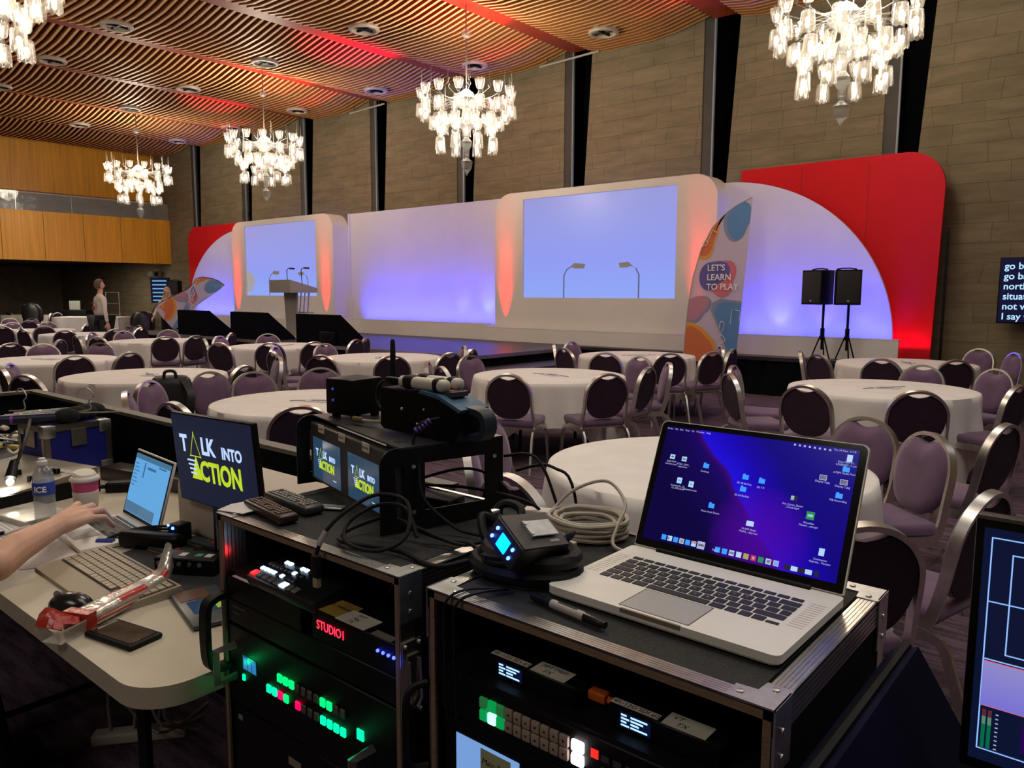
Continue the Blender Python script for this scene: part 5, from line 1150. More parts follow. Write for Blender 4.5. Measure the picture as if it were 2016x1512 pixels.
# ================================================================= RACK CASES
TZ=1.19; YF=.765
def rack_case(x0,x1,lab,depth=.43):
    t=thing('rack_case',lab,'flight case',((x0+x1)/2,YF,0)); w=(x1-x0)/2; T=.011
    mb=MB(); mb.box(-w+.002,-w+T,.004,depth,.12,TZ-.004); mb.box(w-T,w-.002,.004,depth,.12,TZ-.004); mb.box(-w+.002,w-.002,.004,depth,TZ-T-.002,TZ-.0015); mb.box(-w+T,w-T,.004,depth,.12,.135); mb.box(-w+T,w-T,depth-.012,depth,.12,TZ-.006); mb.build('shell',M_lam,t,smooth=False)
    MB().box(-w+.03,w-.03,.024,depth-.028,TZ-.0014,TZ+.0006).build('top_laminate',M_lamt,t)
    mb=MB()
    for k in range(6): mb.box(-w+T,-w+T+.002,.006+.008*k,.0125+.008*k,TZ-.175,TZ-T-.003)
    mb.build('inner_rib_strip',M_alu,t,smooth=False)
    mb=MB(); e=.0125; mb.box(-w+.003,-w+e,0,.005,.12,TZ-.003); mb.box(w-e,w-.003,0,.005,.12,TZ-.003); mb.box(-w+.003,w-.003,0,.005,TZ-e,TZ-.003); mb.build('plywood_edge',M_ply,t,smooth=False)
    mb=MB(); E=.025
    # ribbed aluminium edging, front strip on top, side strips on top, outer faces
    def ribs(x0,x1,y0,y1,along):
        n=5
        if along=='x':
            for k in range(n): a=y0+(y1-y0)*k/n; b=y0+(y1-y0)*(k+.80)/n; mb.box(x0,x1,a,b,TZ-.001,TZ+.0015)
            mb.box(x0,x1,y0,y1,TZ-.0015,TZ+.0002)
        else:
            for k in range(n): a=x0+(x1-x0)*k/n; b=x0+(x1-x0)*(k+.80)/n; mb.box(a,b,y0,y1,TZ-.001,TZ+.0015)
            mb.box(x0,x1,y0,y1,TZ-.0015,TZ+.0002)
    ribs(-w+.03,w-.03,0,E,'x'); ribs(-w,-w+E,.03,depth-.03,'y'); ribs(w-E,w,.03,depth-.03,'y'); mb.box(-w,w,depth-.01,depth,TZ-.03,TZ+.001)
    for s in (-1,1):
        for k in range(5): z=TZ-.005-.0068*k; x=s*w; mb.box(min(x,x-s*.0025),max(x,x-s*.0025)+0,.03,depth-.03,z-.005,z)
        x=s*w; mb.box(min(x,x-s*.0015),max(x,x-s*.0015),.0,.03,.12,TZ-.03); mb.box(min(x,x-s*.0015),max(x,x-s*.0015),depth-.03,depth,.12,TZ)
    mb.build('edge_profile',M_alu,t,smooth=False)
    for sx in (-1,1):
        for yy in (0,depth):
            sy=1 if yy==0 else -1; mb=MB(); x=sx*w; 
            P=[(x+sx*.002,yy-sy*.002),(x-sx*.055,yy-sy*.002),(x-sx*.055,yy+sy*.028),(x-sx*.030,yy+sy*.030),(x-sx*.028,yy+sy*.052),(x+sx*.002,yy+sy*.052)]
            mb.prism(P,TZ+.0005,TZ+.0028); mb.box(min(x,x+sx*.0025),max(x,x+sx*.0025),min(yy-sy*.002,yy+sy*.045),max(yy-sy*.002,yy+sy*.045),TZ-.075,TZ+.0028)
            mb.build('corner_plate',M_steel,t)
            mb=MB()
            for (a,b) in ((.044,.013),(.014,.040)): mb.lathe([(.0045,0),(.0042,.0015),(.002,.002)],12,(x-sx*a,yy+sy*b,TZ+.0028))
            mb.T=Matrix.Translation((x+sx*.0025,yy+sy*.02,TZ-.03))@Matrix.Rotation(sx*PI/2,4,'Y'); mb.lathe([(.0045,0),(.0042,.0015),(.002,.002)],12); mb.lathe([(.0045,0),(.0042,.0015),(.002,.002)],12,(sx*.03,0,0)); mb.build('rivets',M_chrome,t)
    for sx in (-1,1):
        for yy in (.06,depth-.06):
            mb=MB(); mb.cyl((sx*(w-.07)-.015,yy,.045),(sx*(w-.07)+.015,yy,.045),.045,n=18); mb.box(sx*(w-.07)-.03,sx*(w-.07)+.03,yy-.03,yy+.03,.095,.12); mb.build('castor',M_rub,t)
    mb=MB(); mb.rbox(w-.0005,w+.0035,.10,.30,.70,.88,.0015,1); mb.build('side_handle_dish',M_blackm,t); mb=MB(); mb.tube(smoothpath([(w+.004,.13,.82),(w+.016,.13,.80),(w+.016,.27,.80),(w+.004,.27,.82)],4),.006,6); mb.build('side_handle',M_rub,t)
    mb=MB(); mb.box(w,w+.003,.002,.042,.955,1.082); mb.box(w+.003,w+.006,.010,.034,.97,1.06); mb.tube([(w+.007,.012,1.05),(w+.011,.012,.985),(w+.012,.022,.972),(w+.011,.034,.985),(w+.007,.034,1.05)],.0028,6)
    for (a,b) in ((.007,1.076),(.036,1.076),(.038,1.02),(.007,.962),(.038,.962)): mb.ball((w+.004,a,b),.0035,8,6)
    mb.build('butterfly_latch',M_chrome,t)
    return t,w
tL_,wL=rack_case(-1.416,-.872,'left rack flight case with glowing green and red switcher buttons'); tR_,wR=rack_case(-.808,-.281,'right rack flight case carrying the large open laptop')
def rk(c,x,z): return x-c,z
def unit(name,lab,cx,x0,x1,z0,z1,y=YF+.02,d=.28,cat='rack unit',mt=None):
    t=thing(name,lab,cat,(cx,y,z0)); MB().rbox(x0-cx,x1-cx,0,d,0,z1-z0,.002,1).build('body',mt or M_black,t); return t
cR=-.5445; cL=-1.144
lcdt=glow('lcd_text_blue',(.35,.6,1),1.6); lcdb=mat('lcd_back',(.002,.003,.012),.2,emit=(.005,.01,.06),es=.5)
def shelf(cx,w,z,lab):
    t=thing('rack_shelf',lab,'shelf',(cx,YF+.012,z)); MB().box(-w,w,0,.36,-.006,0).build('tray',M_blackm,t,smooth=False); MB().box(-w,w,-.004,0,-.034,0).build('front_lip',M_blackm,t); return t
shelf(cR,.25,1.075,'black rack shelf carrying the two labelled converters'); t=thing('rack_shelf','black rack shelf under the small video switcher','shelf',(cL,YF+.012,1.075)); MB().box(-.258,.035,.0,.34,-.006,0).build('tray',M_blackm,t,smooth=False)
t=thing('converter','black converter box under the PPT MAC paper tag in the left case','converter',(-1.265,YF+.004,1.0195)); MB().rbox(-.132,.120,0,.12,0,.0465,.002,1).build('body',M_black,t)
def conv(x,lab,tagtxt,l1,w=.155,y=YF+.03):
    t=thing('converter',lab,'converter',(x,y,1.0755)); MB().rbox(0,w,0,.11,0,.032,.003,1).build('body',M_black,t)
    s=MB().box(.018,.062,-.0006,.0,.006,.026).build('lcd',lcdb,t); mb=MB()
    for r in range(4): mb.box(.020,.028+.004*(r%2),-.0010,-.0006,.0215-.0045*r,.0238-.0045*r); mb.box(.034,.058-.006*(r%3),-.0010,-.0006,.0215-.0045*r,.0238-.0045*r)
    mb.build('lcd_text',lcdt,s)
    k=MB().box(.002,.070,.002,.014,.0322,.0327).build('printed_strip',M_tape,t); text(l1,.0105,M_ink,'strip_text',k,(.004,.0045,.0328),(0,0,0),.0001)
    k=MB().box(.076,.135,.0,.030,.0322,.0327).build('handwritten_label',M_tape,t)
    for i,q in enumerate(tagtxt): text(q,.0115,M_ink,'handwriting',k,(.082+.01*i,.017-.012*i,.0328),(0,0,.05),.0001,shear=.3)
    return t
conv(-.713,'left black video converter with 4K-12G SDI #1 strip and PPT Main TX tag',('PPT Main','TX'),'4K-12G SDI #1'); conv(-.507,'right black video converter with 4K-12G SDI #2 strip and VT TX tag',('VT','TX'),'4K-12G SDI #2')
t=thing('network_cable','orange network cable plugged into the left converter','cable',(-.555,YF+.06,1.09)); MB().rbox(0,.028,-.008,.008,-.006,.008,.003).build('boot',mat('orange_cable',(.55,.10,.01),.5),t); MB().tube(smoothpath([(.028,0,0),(.06,.01,-.004),(.11,.04,.004),(.16,.10,.02)],6),.005,8).build('cord',mat('orange_cable',(.55,.10,.01),.5),t)
t=unit('blank_panel','black vented rack panel above the converters in the right case',cR,-.79,-.30,1.130,1.172,YF+.10,.2); mb=MB(); 
for i,z in enumerate((.030,.012)): mb.box(-.16,-.12,-.001,0,z,z+.004)
mb.build('faint_print',mat('dim_print',(.06,.06,.06),.6),t)
# button router in the right case
t=unit('router_panel','rack router panel with two rows of white and green square buttons',cR,-.79,-.30,1.005,1.068,YF+.006,.2)
M_kw=mat('milky_key',(.34,.26,.21),.5); M_kg=glow('key_green',(.0,.55,.12),.55); M_kgb=glow('key_green_bright',(.15,1,.5),5); M_kwh=glow('key_white_lit',(1,.82,.85),6); M_kgd=mat('key_green_dim',(.1,.3,.12),.5,emit=(.0,.3,.06),es=.25)
for r in range(2):
    for k in range(10):
        m=M_kw
        if k==1 and r==1: m=M_kgb
        elif (k,r) in ((0,1),(1,0),(2,1)): m=M_kg
        elif k in (0,2): m=M_kgd
        x=-.706-cR+.0158*k; z=.034-.0185*r
        b=MB().rbox(x,x+.0145,-.006,0,z,z+.0165,.002,2).build('square_button',m,t)
        if m is M_kw: MB().box(x+.006,x+.009,-.0064,-.006,z+.007,z+.010).build('button_mark',M_ink,b)
for r in range(2): MB().rbox(-.545-cR,-.525-cR,-.006,0,.034-.0185*r,.0505-.0185*r,.003,2).build('lit_button',M_kwh,t)
mb=MB(); mb.box(-.516-cR,-.505-cR,-.001,0,.035,.047); mb.build('red_display',glow('red_segment',(1,.02,.01),1.2),t)
for i in range(6): MB().box(-.500-cR+.018*(i%3),-.488-cR+.018*(i%3),-.002,0,.036-.016*(i//3),.044-.016*(i//3)).build('small_button',mat('dim_key',(.05,.05,.05),.4),t)
# lower display unit
t=unit('multiview_display','rack mounted screen unit at the bottom of the right case, Main label taped on',cR,-.79,-.30,.86,1.0,YF+.012,.2); k=MB().box(-.762-cR,-.640-cR,-.0012,0,.01,.115).build('left_screen',glow('pale_blue_screen',(.22,.42,.85),.8),t); MB().box(-.470-cR,-.34-cR,-.0012,0,.01,.112).build('right_screen',glow('pale_blue_screen',(.22,.42,.85),.8),t)
q=MB().box(-.712-cR,-.655-cR,-.002,-.0012,.078,.110).build('taped_label',mat('greenish_tape',(.42,.42,.25),.7),t); text('Main Rx',.013,M_ink,'handwriting',q,(-.710-cR,-.0022,.088),(PI/2,0,0),.0001,shear=.25)
t=unit('lower_rack_unit','plain black unit in the lower part of the right case',cR,-.79,-.30,.30,.85,YF+.03,.25)
t=thing('hanging_cable','pair of thin black cables hanging over the front of the right case','cable',(-.76,.765,TZ+.003))
for k in range(2): mb=MB(); mb.tube(smoothpath([(.06,.06,.006),(.02+.02*k,.02,.008),(.0+.02*k,-.008,-.005),(-.005+.02*k,-.010,-.05),(.0+.02*k,-.01,-.18)],6),.0022,6); mb.build('cord',M_rub,t)
# ---- left case contents
def atem():
    t=thing('video_switcher','small black video switcher with glowing white and red keys in the left case','switcher',(-1.205,YF+.045,1.076),math.radians(-1)); t.rotation_euler=(math.radians(10),0,math.radians(-1)); t.scale=(.92,.92,.92)
    MB().rbox(-.12,.12,-.05,.055,0,.022,.005,2).build('body',mat('switcher_black',(.01,.01,.011),.4),t); K=glow('white_led_key',(.55,.75,1),2.6); KD=mat('dark_key',(.06,.06,.065),.4); KG=mat('grey_big_key',(.20,.19,.18),.45)
    def key(x,y,w,m,nm='key',g=.012): MB().rbox(x-w/2,x+w/2,y-w/2,y+w/2,.0215,.0265,.0015,1).build(nm,m,t)
    for i in range(8):
        m=KG
        if i==0: m=glow('red_lit_key',(1,.01,.01),3)
        if i==5: m=glow('white_lit_key',(.5,.8,1),3.2)
        key(-.105+.0215*i,-.035,.017,m,'source_key')
    lit={(0,1),(1,1),(2,1),(3,1),(2,3),(3,3),(5,1),(6,2),(7,3),(6,3)}
    for r in range(1,4):
        for i in range(9):
            if r==3 and i in (0,1,4): continue
            x=-.108+.0145*i; y=-.035+.0205*r; key(x,y,.010,K if (i,r) in lit and (i+r)%1==0 else KD,'small_key')
atem()
light('POINT','switcher_glow',(-1.33,YF+.01,1.125),.02,(.6,.75,1),radius=.02); light('POINT','switcher_glow_red',(-1.375,YF+.02,1.105),.012,(1,.02,.02),radius=.01)
t=thing('led_display_box','black box with red STUDIO1 dot lettering, paper tags on top','display',(-1.03,YF+.004,1.0755)); MB().rbox(-.082,.140,0,.12,-.055,.0,.002,1).build('body',M_black,t)
text('STUDIO1',.0235,glow('red_dot_text',(1,.02,.05),3.2),'display_text',t,(-.066,-.0012,-.0325),(PI/2,0,0),.0003,sx=.83)
k=MB().box(-.075,-.005,.002,.055,.0005,.001).build('yellow_label',mat('yellow_label',(.42,.27,.04),.7),t); text('DL WIRELESS',.009,M_ink,'label_text',k,(-.065,.03,.0012),(0,0,0),.0001)
k=MB().box(-.012,.065,-.002,.04,.0012,.0017).build('white_tag',M_tape,t); text('PPT\nMac\nTX',.012,M_ink,'handwriting',k,(.012,.026,.0019),(0,0,0),.0001,shear=.3)
k=MB().box(.08,.13,.0,.016,.0005,.001).build('grey_label',mat('grey_label',(.22,.2,.16),.7),t)
mb=MB()
for i in range(4): mb.ball((.10+.013*i,-.002,-.022),.003,8,6)
mb.build('blue_led_row',glow('blue_row',(.03,.05,1),8),t); light('POINT','blue_led_glow',(-.905,YF-.02,1.035),.012,(.05,.08,1),radius=.01)
t=thing('paper_tag','paper tag with handwriting on the black converter in the left case','label',(-1.43,YF+.006,1.0665)); MB().box(.05,.14,.0,.03,0,.0006).build('sheet',M_tape,t); text('PPT MAC',.014,M_ink,'handwriting',t,(.055,.008,.0008),(0,0,0),.0001,shear=.3)
t=unit('recorder_unit','top black rack unit with faint print in the left case',cL,-1.400,-.89,.97,1.018,YF+.005,.3); mb=MB(); mb.box(-.235,-.19,-.001,0,.035,.038); mb.box(-.235,-.21,-.001,0,.022,.025); mb.build('faint_print',mat('dim_print',(.06,.06,.06),.6),t)
t=unit('switcher_unit','rack switcher with green and red lit keys in the left case',cL,-1.400,-.89,.80,.965,YF+.005,.3)
KGN=glow('lit_green',(.0,.75,.12),2.2); KTE=glow('lit_teal',(.0,.85,.26),2.2); KRD=glow('lit_red',(.9,.0,.06),2.4); KDM=mat('unlit_key',(.10,.085,.07),.5)
top=[KGN]*3+[KDM]*4+[KGN]*2+[KDM]*2; bot=[None,KTE,KTE,KRD,KGN,None,KRD,KDM,KDM,KDM,KTE,KTE,KTE,KTE]
for i,m in enumerate(top): MB().rbox(-.080+.0190*i,-.0665+.0190*i,-.005,0,.100,.1165,.0015,1).build('lit_key' if m is not KDM else 'unlit_key',m,t)
for i,m in enumerate(bot):
    if m: MB().rbox(-.137+.0190*i,-.1235+.0190*i,-.005,0,.066,.0825,.0015,1).build('lit_key' if m is not KDM else 'unlit_key',m,t)
MB().rbox(-.205,-.197,-.004,0,.060,.073,.001,1).build('status_key',KTE,t); MB().rbox(.155,.172,-.004,0,.078,.097,.001,1).build('status_key',KTE,t)
k=MB().box(-.205,-.158,-.001,0,.083,.112).build('status_screen',mat('status_blue',(.0,.01,.03),.3,emit=(.01,.08,.18),es=.9),t); mb=MB()
for i in range(3): mb.box(-.202+.016*i,-.190+.016*i,-.0016,-.001,.085,.108)
mb.build('status_bars',glow('status_bar_blue',(.03,.25,.6),.8),k)
M_hand=mat('rack_handle_metal',(.32,.30,.26),.35,.8)
for x,lab in ((-.232,'l'),(.205,'r')):
    if x<0: P=[(x,0,.125),(x-.0,-.042,.125),(x-.0,-.042,.060),(x,0,.060)]
    else: P=[(x-.01,0,.075),(x-.01,-.045,.075),(x-.01,-.045,-.015),(x-.01,0,-.015)]
    MB().tube(P,0,rect=(.004,.007)).build('rack_handle',M_hand,t,angle=30)
light('POINT','green_key_glow',(-1.25,YF-.03,.885),.008,(.0,1,.25),radius=.01); light('POINT','green_key_glow',(-1.352,YF-.012,.892),.03,(.0,1,.25),radius=.006); light('POINT','green_key_glow',(-1.0,YF-.03,.875),.008,(.0,1,.35),radius=.01)
t=unit('power_unit','plain black units in the lower part of the left case',cL,-1.400,-.89,.30,.795,YF+.008,.3); MB().box(-.06,-.02,-.001,0,.44,.455).build('small_plate',mat('dim_plate',(.25,.2,.16),.6),t); MB().box(-.235,-.22,-.001,0,.465,.475).build('tiny_print',mat('dim_print2',(.2,.2,.2),.6),t)
mb=MB(); mb.rbox(.165,.178,-.005,0,.435,.455,.002,1); mb.build('green_power_key',KTE,t)
t=thing('rack_bumper','thick black rounded handle frame at the left front of the left case','handle',(-1.405,YF,.87)); mb=MB(); mb.tube(smoothpath([(0,.005,.155),(-.0,-.022,.152),(-.0,-.040,.13),(-.0,-.040,.03),(-.0,-.022,.008),(0,.005,.005)],5),0,rect=(.013,.006),ref=(1,0,0)); mb.build('loop',M_rub,t)
t=thing('rack_bumper','thick black rounded handle loop on the left edge of the right case','handle',(-.812,YF-.0,.90)); mb=MB(); mb.tube(smoothpath([(0,.0,.14),(-.012,-.02,.135),(-.016,-.03,.11),(-.016,-.03,.03),(-.012,-.02,.008),(0,.0,.005)],5),.006,8); mb.build('loop',M_rub,t)
t=thing('red_wire','red wire arching at the back of the switcher shelf','cable',(-1.05,YF+.13,1.08)); MB().tube(smoothpath([(0,0,.0),(.03,0,.035),(.09,.0,.04),(.14,.0,.0)],6),.003,6).build('wire',mat('red_insulation',(.4,.03,.03),.5),t)
# ================================================================= ON TOP OF THE LEFT CASE
t=thing('monitor_rack','black desktop rack housing with small built-in monitors showing TALK INTO ACTION','monitor rack',(-1.266,.938,TZ+.003),math.radians(-16))
HW=.23; HD=.262; HH=.157
def side(x):
    mb=MB(); o=[(0,0)]+[(0,HH-.03)]+[(.03-.03*math.cos(a*PI/12),HH-.03+.03*math.sin(a*PI/12)) for a in range(1,7)]+[(HD,HH),(HD,0)]
    # plate with two windows made of strips
    mb.yz([(0,0),(0,HH-.035),(.010,HH-.010),(.035,HH),(.035,HH),(.035,0)][0:0] or [(-.0,0),(0,HH-.03)]+[(.03-.03*math.cos(a*PI/12),HH-.03+.03*math.sin(a*PI/12)) for a in range(1,7)]+[(.03,0)],x,x+.004)
    mb.box(x,x+.004,.048,.09,0,HH); mb.box(x,x+.004,.03,.048,HH-.035,HH); mb.box(x,x+.004,.03,.048,0,.025)
    mb.box(x,x+.004,.09,HD-.04,HH-.032,HH); mb.box(x,x+.004,.09,HD-.04,0,.035); mb.box(x,x+.004,HD-.04,HD,0,HH)
    return mb
side(HW-.004).build('side_plate',M_blackm,t,smooth=False); side(-HW).build('side_plate',M_blackm,t,smooth=False)
MB().box(-HW,HW,.04,HD,HH-.003,HH+.0005).build('top_plate',mat('black_powder_coat',(.022,.022,.022),.38,noise=.25,nscale=120),t)
for (x,y) in ((-.17,.07),(.17,.07),(-.17,.2),(.19,.22)): MB().cyl((x,y,HH+.0003),(x,y,HH+.0012),.013,n=20).build('cable_hole',mat('hole_black',(.002,.002,.002),.9),t)
for (y,z) in ((.066,.12),(.066,.035),(HD-.02,.12)): MB().lathe([(.0045,0),(.0045,.002),(.002,.0025)],6,(0,0,0)).build('bolt',M_chrome,t).matrix_local=Matrix.Translation((HW,y,z))@Matrix.Rotation(PI/2,4,'Y')
f=MB().rbox(-HW+.006,HW-.006,.032,.06,.012,HH-.014,.003,1).build('monitor_face',mat('dark_grey_face',(.045,.04,.036),.5),t)
M_navy2=mat('small_screen_teal',(.006,.01,.014),.12,emit=(.02,.055,.10),es=.95)
for i in range(2):
    x=-.121+.206*i; s=MB().box(-.082,.082,-.0008,0,-.046,.047).build('small_screen',M_navy2,t); s.location=(x,.031,.066); logo(s,.155,.092,-.0014)
for x,tx in ((-.165,'Line PGM'),(-.045,'DUO MY'),(.08,'Pulse PGM')):
    k=MB().box(0,.035,-.0012,0,0,.018).build('tape_label',M_tape,t); k.location=(x,.0308,.128); text(tx,.0068,M_ink,'handwriting',k,(.002,-.0014,.006),(PI/2,0,0),.0001)
# small speaker-like box, antenna, drill-like transmitter
t=thing('wifi_box','small black cube shaped receiver standing on the rack housing','device',(-1.385,1.085,TZ+.003+HH+.0008),math.radians(5))
MB().rbox(-.045,.04,-.04,.055,.008,.088,.004,2).build('body',M_black,t); mb=MB()
for x in (-.03,.03): mb.box(x-.006,x+.006,-.03,-.015,0,.01); mb.box(x-.006,x+.006,.03,.045,0,.01)
mb.build('feet',M_black,t); mb=MB(); mb.ball((-.02,-.041,.065),.003,8,6); mb.ball((-.02,-.041,.04),.003,8,6); mb.build('indicator',mat('blue_glint',(.05,.08,.4),.3,emit=(.05,.08,.5),es=.5),t)
an=MB(); an.tube([(.045,.05,.055),(.075,.05,.055)],.006,8); an.lathe([(.008,.050),(.0075,.1),(.0055,.17),(.003,.175)],12,(.078,.05,0)); an.build('antenna',M_rub,t,label='thin upright antenna')
t=thing('cable_lead','brass BNC connector with beige lead between the cube and the battery tool','cable',(-1.30,1.02,TZ+.003+HH+.012)); MB().cyl((0,0,0),(.03,.0,0),.0065,n=10).build('bnc_plug',mat('dull_brass',(.3,.24,.16),.35,.8),t); MB().tube(smoothpath([(.03,0,0),(.06,.005,0),(.10,.01,.004)],4),.004,6).build('lead',mat('beige_lead',(.35,.28,.2),.5),t)
ZT=TZ+.003+HH+.0008
t=thing('transmitter','chunky black camera-style transmitter with blue trim, two strapped white battery packs and a loop grip','transmitter',(-1.09,1.045,ZT),math.radians(-2))
mb=MB(); mb.xz([(-.115,.012),(-.105,.004),(.105,.0),(.12,.025),(.115,.058),(.06,.078),(-.02,.086),(-.11,.088)],-.035,.035); mb.build('body',M_black,t,smooth=False)
mb=MB(); mb.xz([(.005,.0865),(.062,.079),(.118,.058),(.122,.064),(.06,.087),(.01,.092)],-.037,.037); mb.build('blue_trim',mat('teal_blue_trim',(.05,.12,.2),.45),t)
mb=MB(); mb.box(.035,.085,-.02,.02,.083,.092); mb.build('top_pad',mat('dark_pad',(.04,.04,.045),.5),t); mb=MB(); mb.box(.05,.068,-.008,.010,.092,.0928); mb.build('pad_mark',mat('red_grey_mark',(.3,.12,.12),.5),t)
mb=MB(); mb.tube(smoothpath([(.11,0,.062),(.15,0,.055),(.158,0,.03),(.145,0,.0+.012),(.118,0,.012)],6),0,rect=(.016,.006),ref=(0,1,0)); mb.build('loop_grip',mat('dark_blue_grip',(.015,.025,.04),.45),t)
mb=MB(); mb.tube([(-.118,-.02,.018),(-.118,.02,.018)],.008,8); mb.build('chrome_clip',M_chrome,t); mb=MB(); mb.ball((-.045,-.036,.05),.004,8,6); mb.ball((.02,-.036,.055),.003,8,6); mb.ball((.0,-.036,.025),.003,8,6); mb.build('screws',M_chrome,t)
for k,(dy,dz) in enumerate(((-.016,0),(.022,.0))):
    q=thing('battery_pack',('nearer' if k==0 else 'farther')+' white battery pack held by black straps on top of the transmitter','battery pack',(-1.10,1.045+dy,ZT+.090),math.radians(-2),'battery packs on the transmitter')
    mb=MB(); mb.rbox(-.06,.075,-.0135,.0135,0,.024,.010,4); mb.build('body',mat('ivory_pack',(.58,.54,.44),.5),q)
    for x0,x1 in ((-.045,-.012),(.042,.062)): mb=MB(); mb.rbox(x0,x1,-.0155,.0155,-.001,.0265,.009,3); mb.build('strap',M_rub,q)
    mb=MB(); mb.rbox(-.105,-.06,-.008,.008,.004,.018,.003,2); mb.build('plug',M_black,q); mb=MB(); mb.tube(smoothpath([(-.105,0,.011),(-.125,-.005,.0),(-.128,-.01,-.03),(-.10,-.012,-.055),(-.08,0,-.06)],6),.0028,6); mb.build('cable',M_rub,q)
# cable dropping from the transmitter over the side plate
M_pur=mat('purple_band',(.12,.05,.35),.5)
t=thing('video_cable','thin black cable with purple boot hanging from the transmitter over the housing side','cable',(-1.02,1.0,ZT+.045)); 
MB().tube(smoothpath([(0,0,0),(-.018,-.035,-.01),(-.02,-.05,-.05),(-.005,-.05,-.08),(.02,-.06,-.14),(.07,-.03,-.19),(.13,-.02,-.195)],7),.0032,8).build('cord',M_rub,t)
mb=MB()
for k in range(5): mb.cyl((-.008-.003*k,-.016-.0055*k,-.003-.004*k),(-.010-.003*k,-.019-.0055*k,-.0055-.004*k),.0062)
mb.build('purple_boot',M_pur,t)
# cables lying through the housing and behind
t=thing('power_brick','flat black power brick lying inside the rack housing','adapter',(-1.12,1.06,TZ+.0035),.15); MB().rbox(-.07,.075,-.03,.03,0,.03,.004).build('body',mat('matt_brick',(.03,.03,.028),.55),t); MB().cyl((.075,0,.015),(.105,0,.015),.009).build('plug',M_rub,t); mb=MB(); mb.ball((-.06,-.031,.02),.003,8,6); mb.build('green_led',glow('green_led',(.1,1,.1),5),t)
for i,(pts,lab) in enumerate((([(-1.24,1.10,.02),(-1.1,1.13,.07),(-1.0,1.12,.075),(-.96,1.13,.04),(-1.03,1.15,.02)],'black cable looping through the rack housing, upper one'),([(-1.2,1.08,.03),(-1.05,1.10,.045),(-.93,1.12,.04),(-.90,1.15,.015),(-1.0,1.17,.01)],'black cable looping through the rack housing, lower one'),([(-1.02,1.185,.10),(-.95,1.20,.105),(-.9,1.20,.03),(-.88,1.22,-.1),(-.88,1.25,-.5)],'black cable falling behind the rack housing, left one'),([(-1.0,1.20,.07),(-.92,1.22,.085),(-.865,1.23,.0),(-.86,1.27,-.5)],'black cable falling behind the rack housing, right one'))):
    t=thing('power_cable',lab,'cable',(pts[0][0],pts[0][1],TZ+.004)); MB().tube(smoothpath([(x-pts[0][0],y-pts[0][1],z) for x,y,z in pts],7),.0032,8).build('cord',M_rub,t)
t=thing('power_cable','heavy black cable sagging over the side edge between the two cases','cable',(-1.03,.86,TZ+.004)); MB().tube(smoothpath([(-.03,.05,.03),(-.06,-.02,.012),(-.03,-.06,.006),(.08,-.03,.006),(.17,-.03,.0),(.22,.02,.01),(.29,.06,.012)],7),.0042,8).build('cord',M_rub,t)
for k in range(2):
    t=thing('power_cable',('left' if k==0 else 'right')+' of two cables draped from the housing over the right edge of the left case','cable',(-1.03,.90,TZ+.004)); MB().tube(smoothpath([(0,0,.03),(.05+.03*k,.0,.02),(.11+.03*k,.02,.006),(.165+.005*k,.03+.03*k,.004),(.172,.03+.03*k,-.06),(.172,.03+.03*k,-.3)],7),.0035,8).build('cord',M_rub,t)
# looped network lead hanging at the front
t=thing('network_cable','black looped network lead with a clear plug hanging over the front edge','cable',(-1.015,.80,TZ+.004))
MB().tube(smoothpath([(.07,.07,.02),(.03,.08,.062),(-.02,.06,.062),(-.05,.02,.035),(-.02,-.01,.012),(.05,.0,.01),(.075,.04,.03),(.04,.075,.075),(-.01,.05,.085),(-.035,.0,.06),(-.045,-.035,.03),(-.048,-.052,-.005)],8),.0036,8).build('cord',M_rub,t)
MB().cyl((-.0445,-.033,.032),(-.048,-.047,.010),.0052,n=10).build('grey_ferrule',mat('grey_ferrule',(.3,.27,.24),.4),t); MB().rbox(-.056,-.040,-.058,-.046,-.045,-.005,.003).build('boot',M_rub,t); MB().rbox(-.054,-.042,-.057,-.047,-.062,-.045,.001,1).build('clear_plug',mat('clear_plug',(.5,.42,.25),.15,alpha=.7),t)
# remotes
def remote(loc,rz,L,W,lab,mt,mk,red=False):
    t=thing('remote_control',lab,'remote control',loc,rz); MB().rbox(-L/2,L/2,-W/2,W/2,0,.018,.006,3).build('body',mt,t); mb=MB()
    for i in range(12):
        for j in range(4):
            if (i*3+j)%11==5: continue
            mb.rbox(-L/2+.012+i*(L-.03)/11.5,-L/2+.020+i*(L-.03)/11.5,-W/2+.006+j*(W-.014)/3.6,-W/2+.0125+j*(W-.014)/3.6,.0178,.0205,.001,1)
    mb.build('buttons',mk,t)
    if red: MB().box(L/2-.04,L/2-.018,-.015,-.008,.018,.0195).build('red_label',mat('red_strip',(.4,.04,.03),.5),t)
remote((-1.315,.822,TZ+.0035),math.radians(-8),.165,.042,'dark brown remote control nearest the front edge of the left case',mat('brown_black_shell',(.03,.014,.010),.35),mat('brown_keys',(.10,.055,.035),.5))
remote((-1.335,.888,TZ+.0035),math.radians(-6),.175,.045,'grey faced remote control behind the brown one',mat('charcoal_shell',(.03,.03,.03),.4),mat('grey_keys',(.22,.21,.19),.5),True)
t=thing('paper_scrap','crumpled paper scrap at the left front corner of the left case','paper',(-1.39,.80,TZ+.0035),.3); mb=MB(); mb.add([(-.04,-.02,0),(.03,-.025,.002),(.05,.01,.006),(.0,.02,.012),(-.035,.015,.004),(-.04,-.02,.0015),(.03,-.025,.0035),(.05,.01,.0075),(.0,.02,.0135),(-.035,.015,.0055)],[(0,1,2,3,4),(9,8,7,6,5),(0,5,6,1),(1,6,7,2),(2,7,8,3),(3,8,9,4),(4,9,5,0)]); mb.build('crumple',M_pap,t)
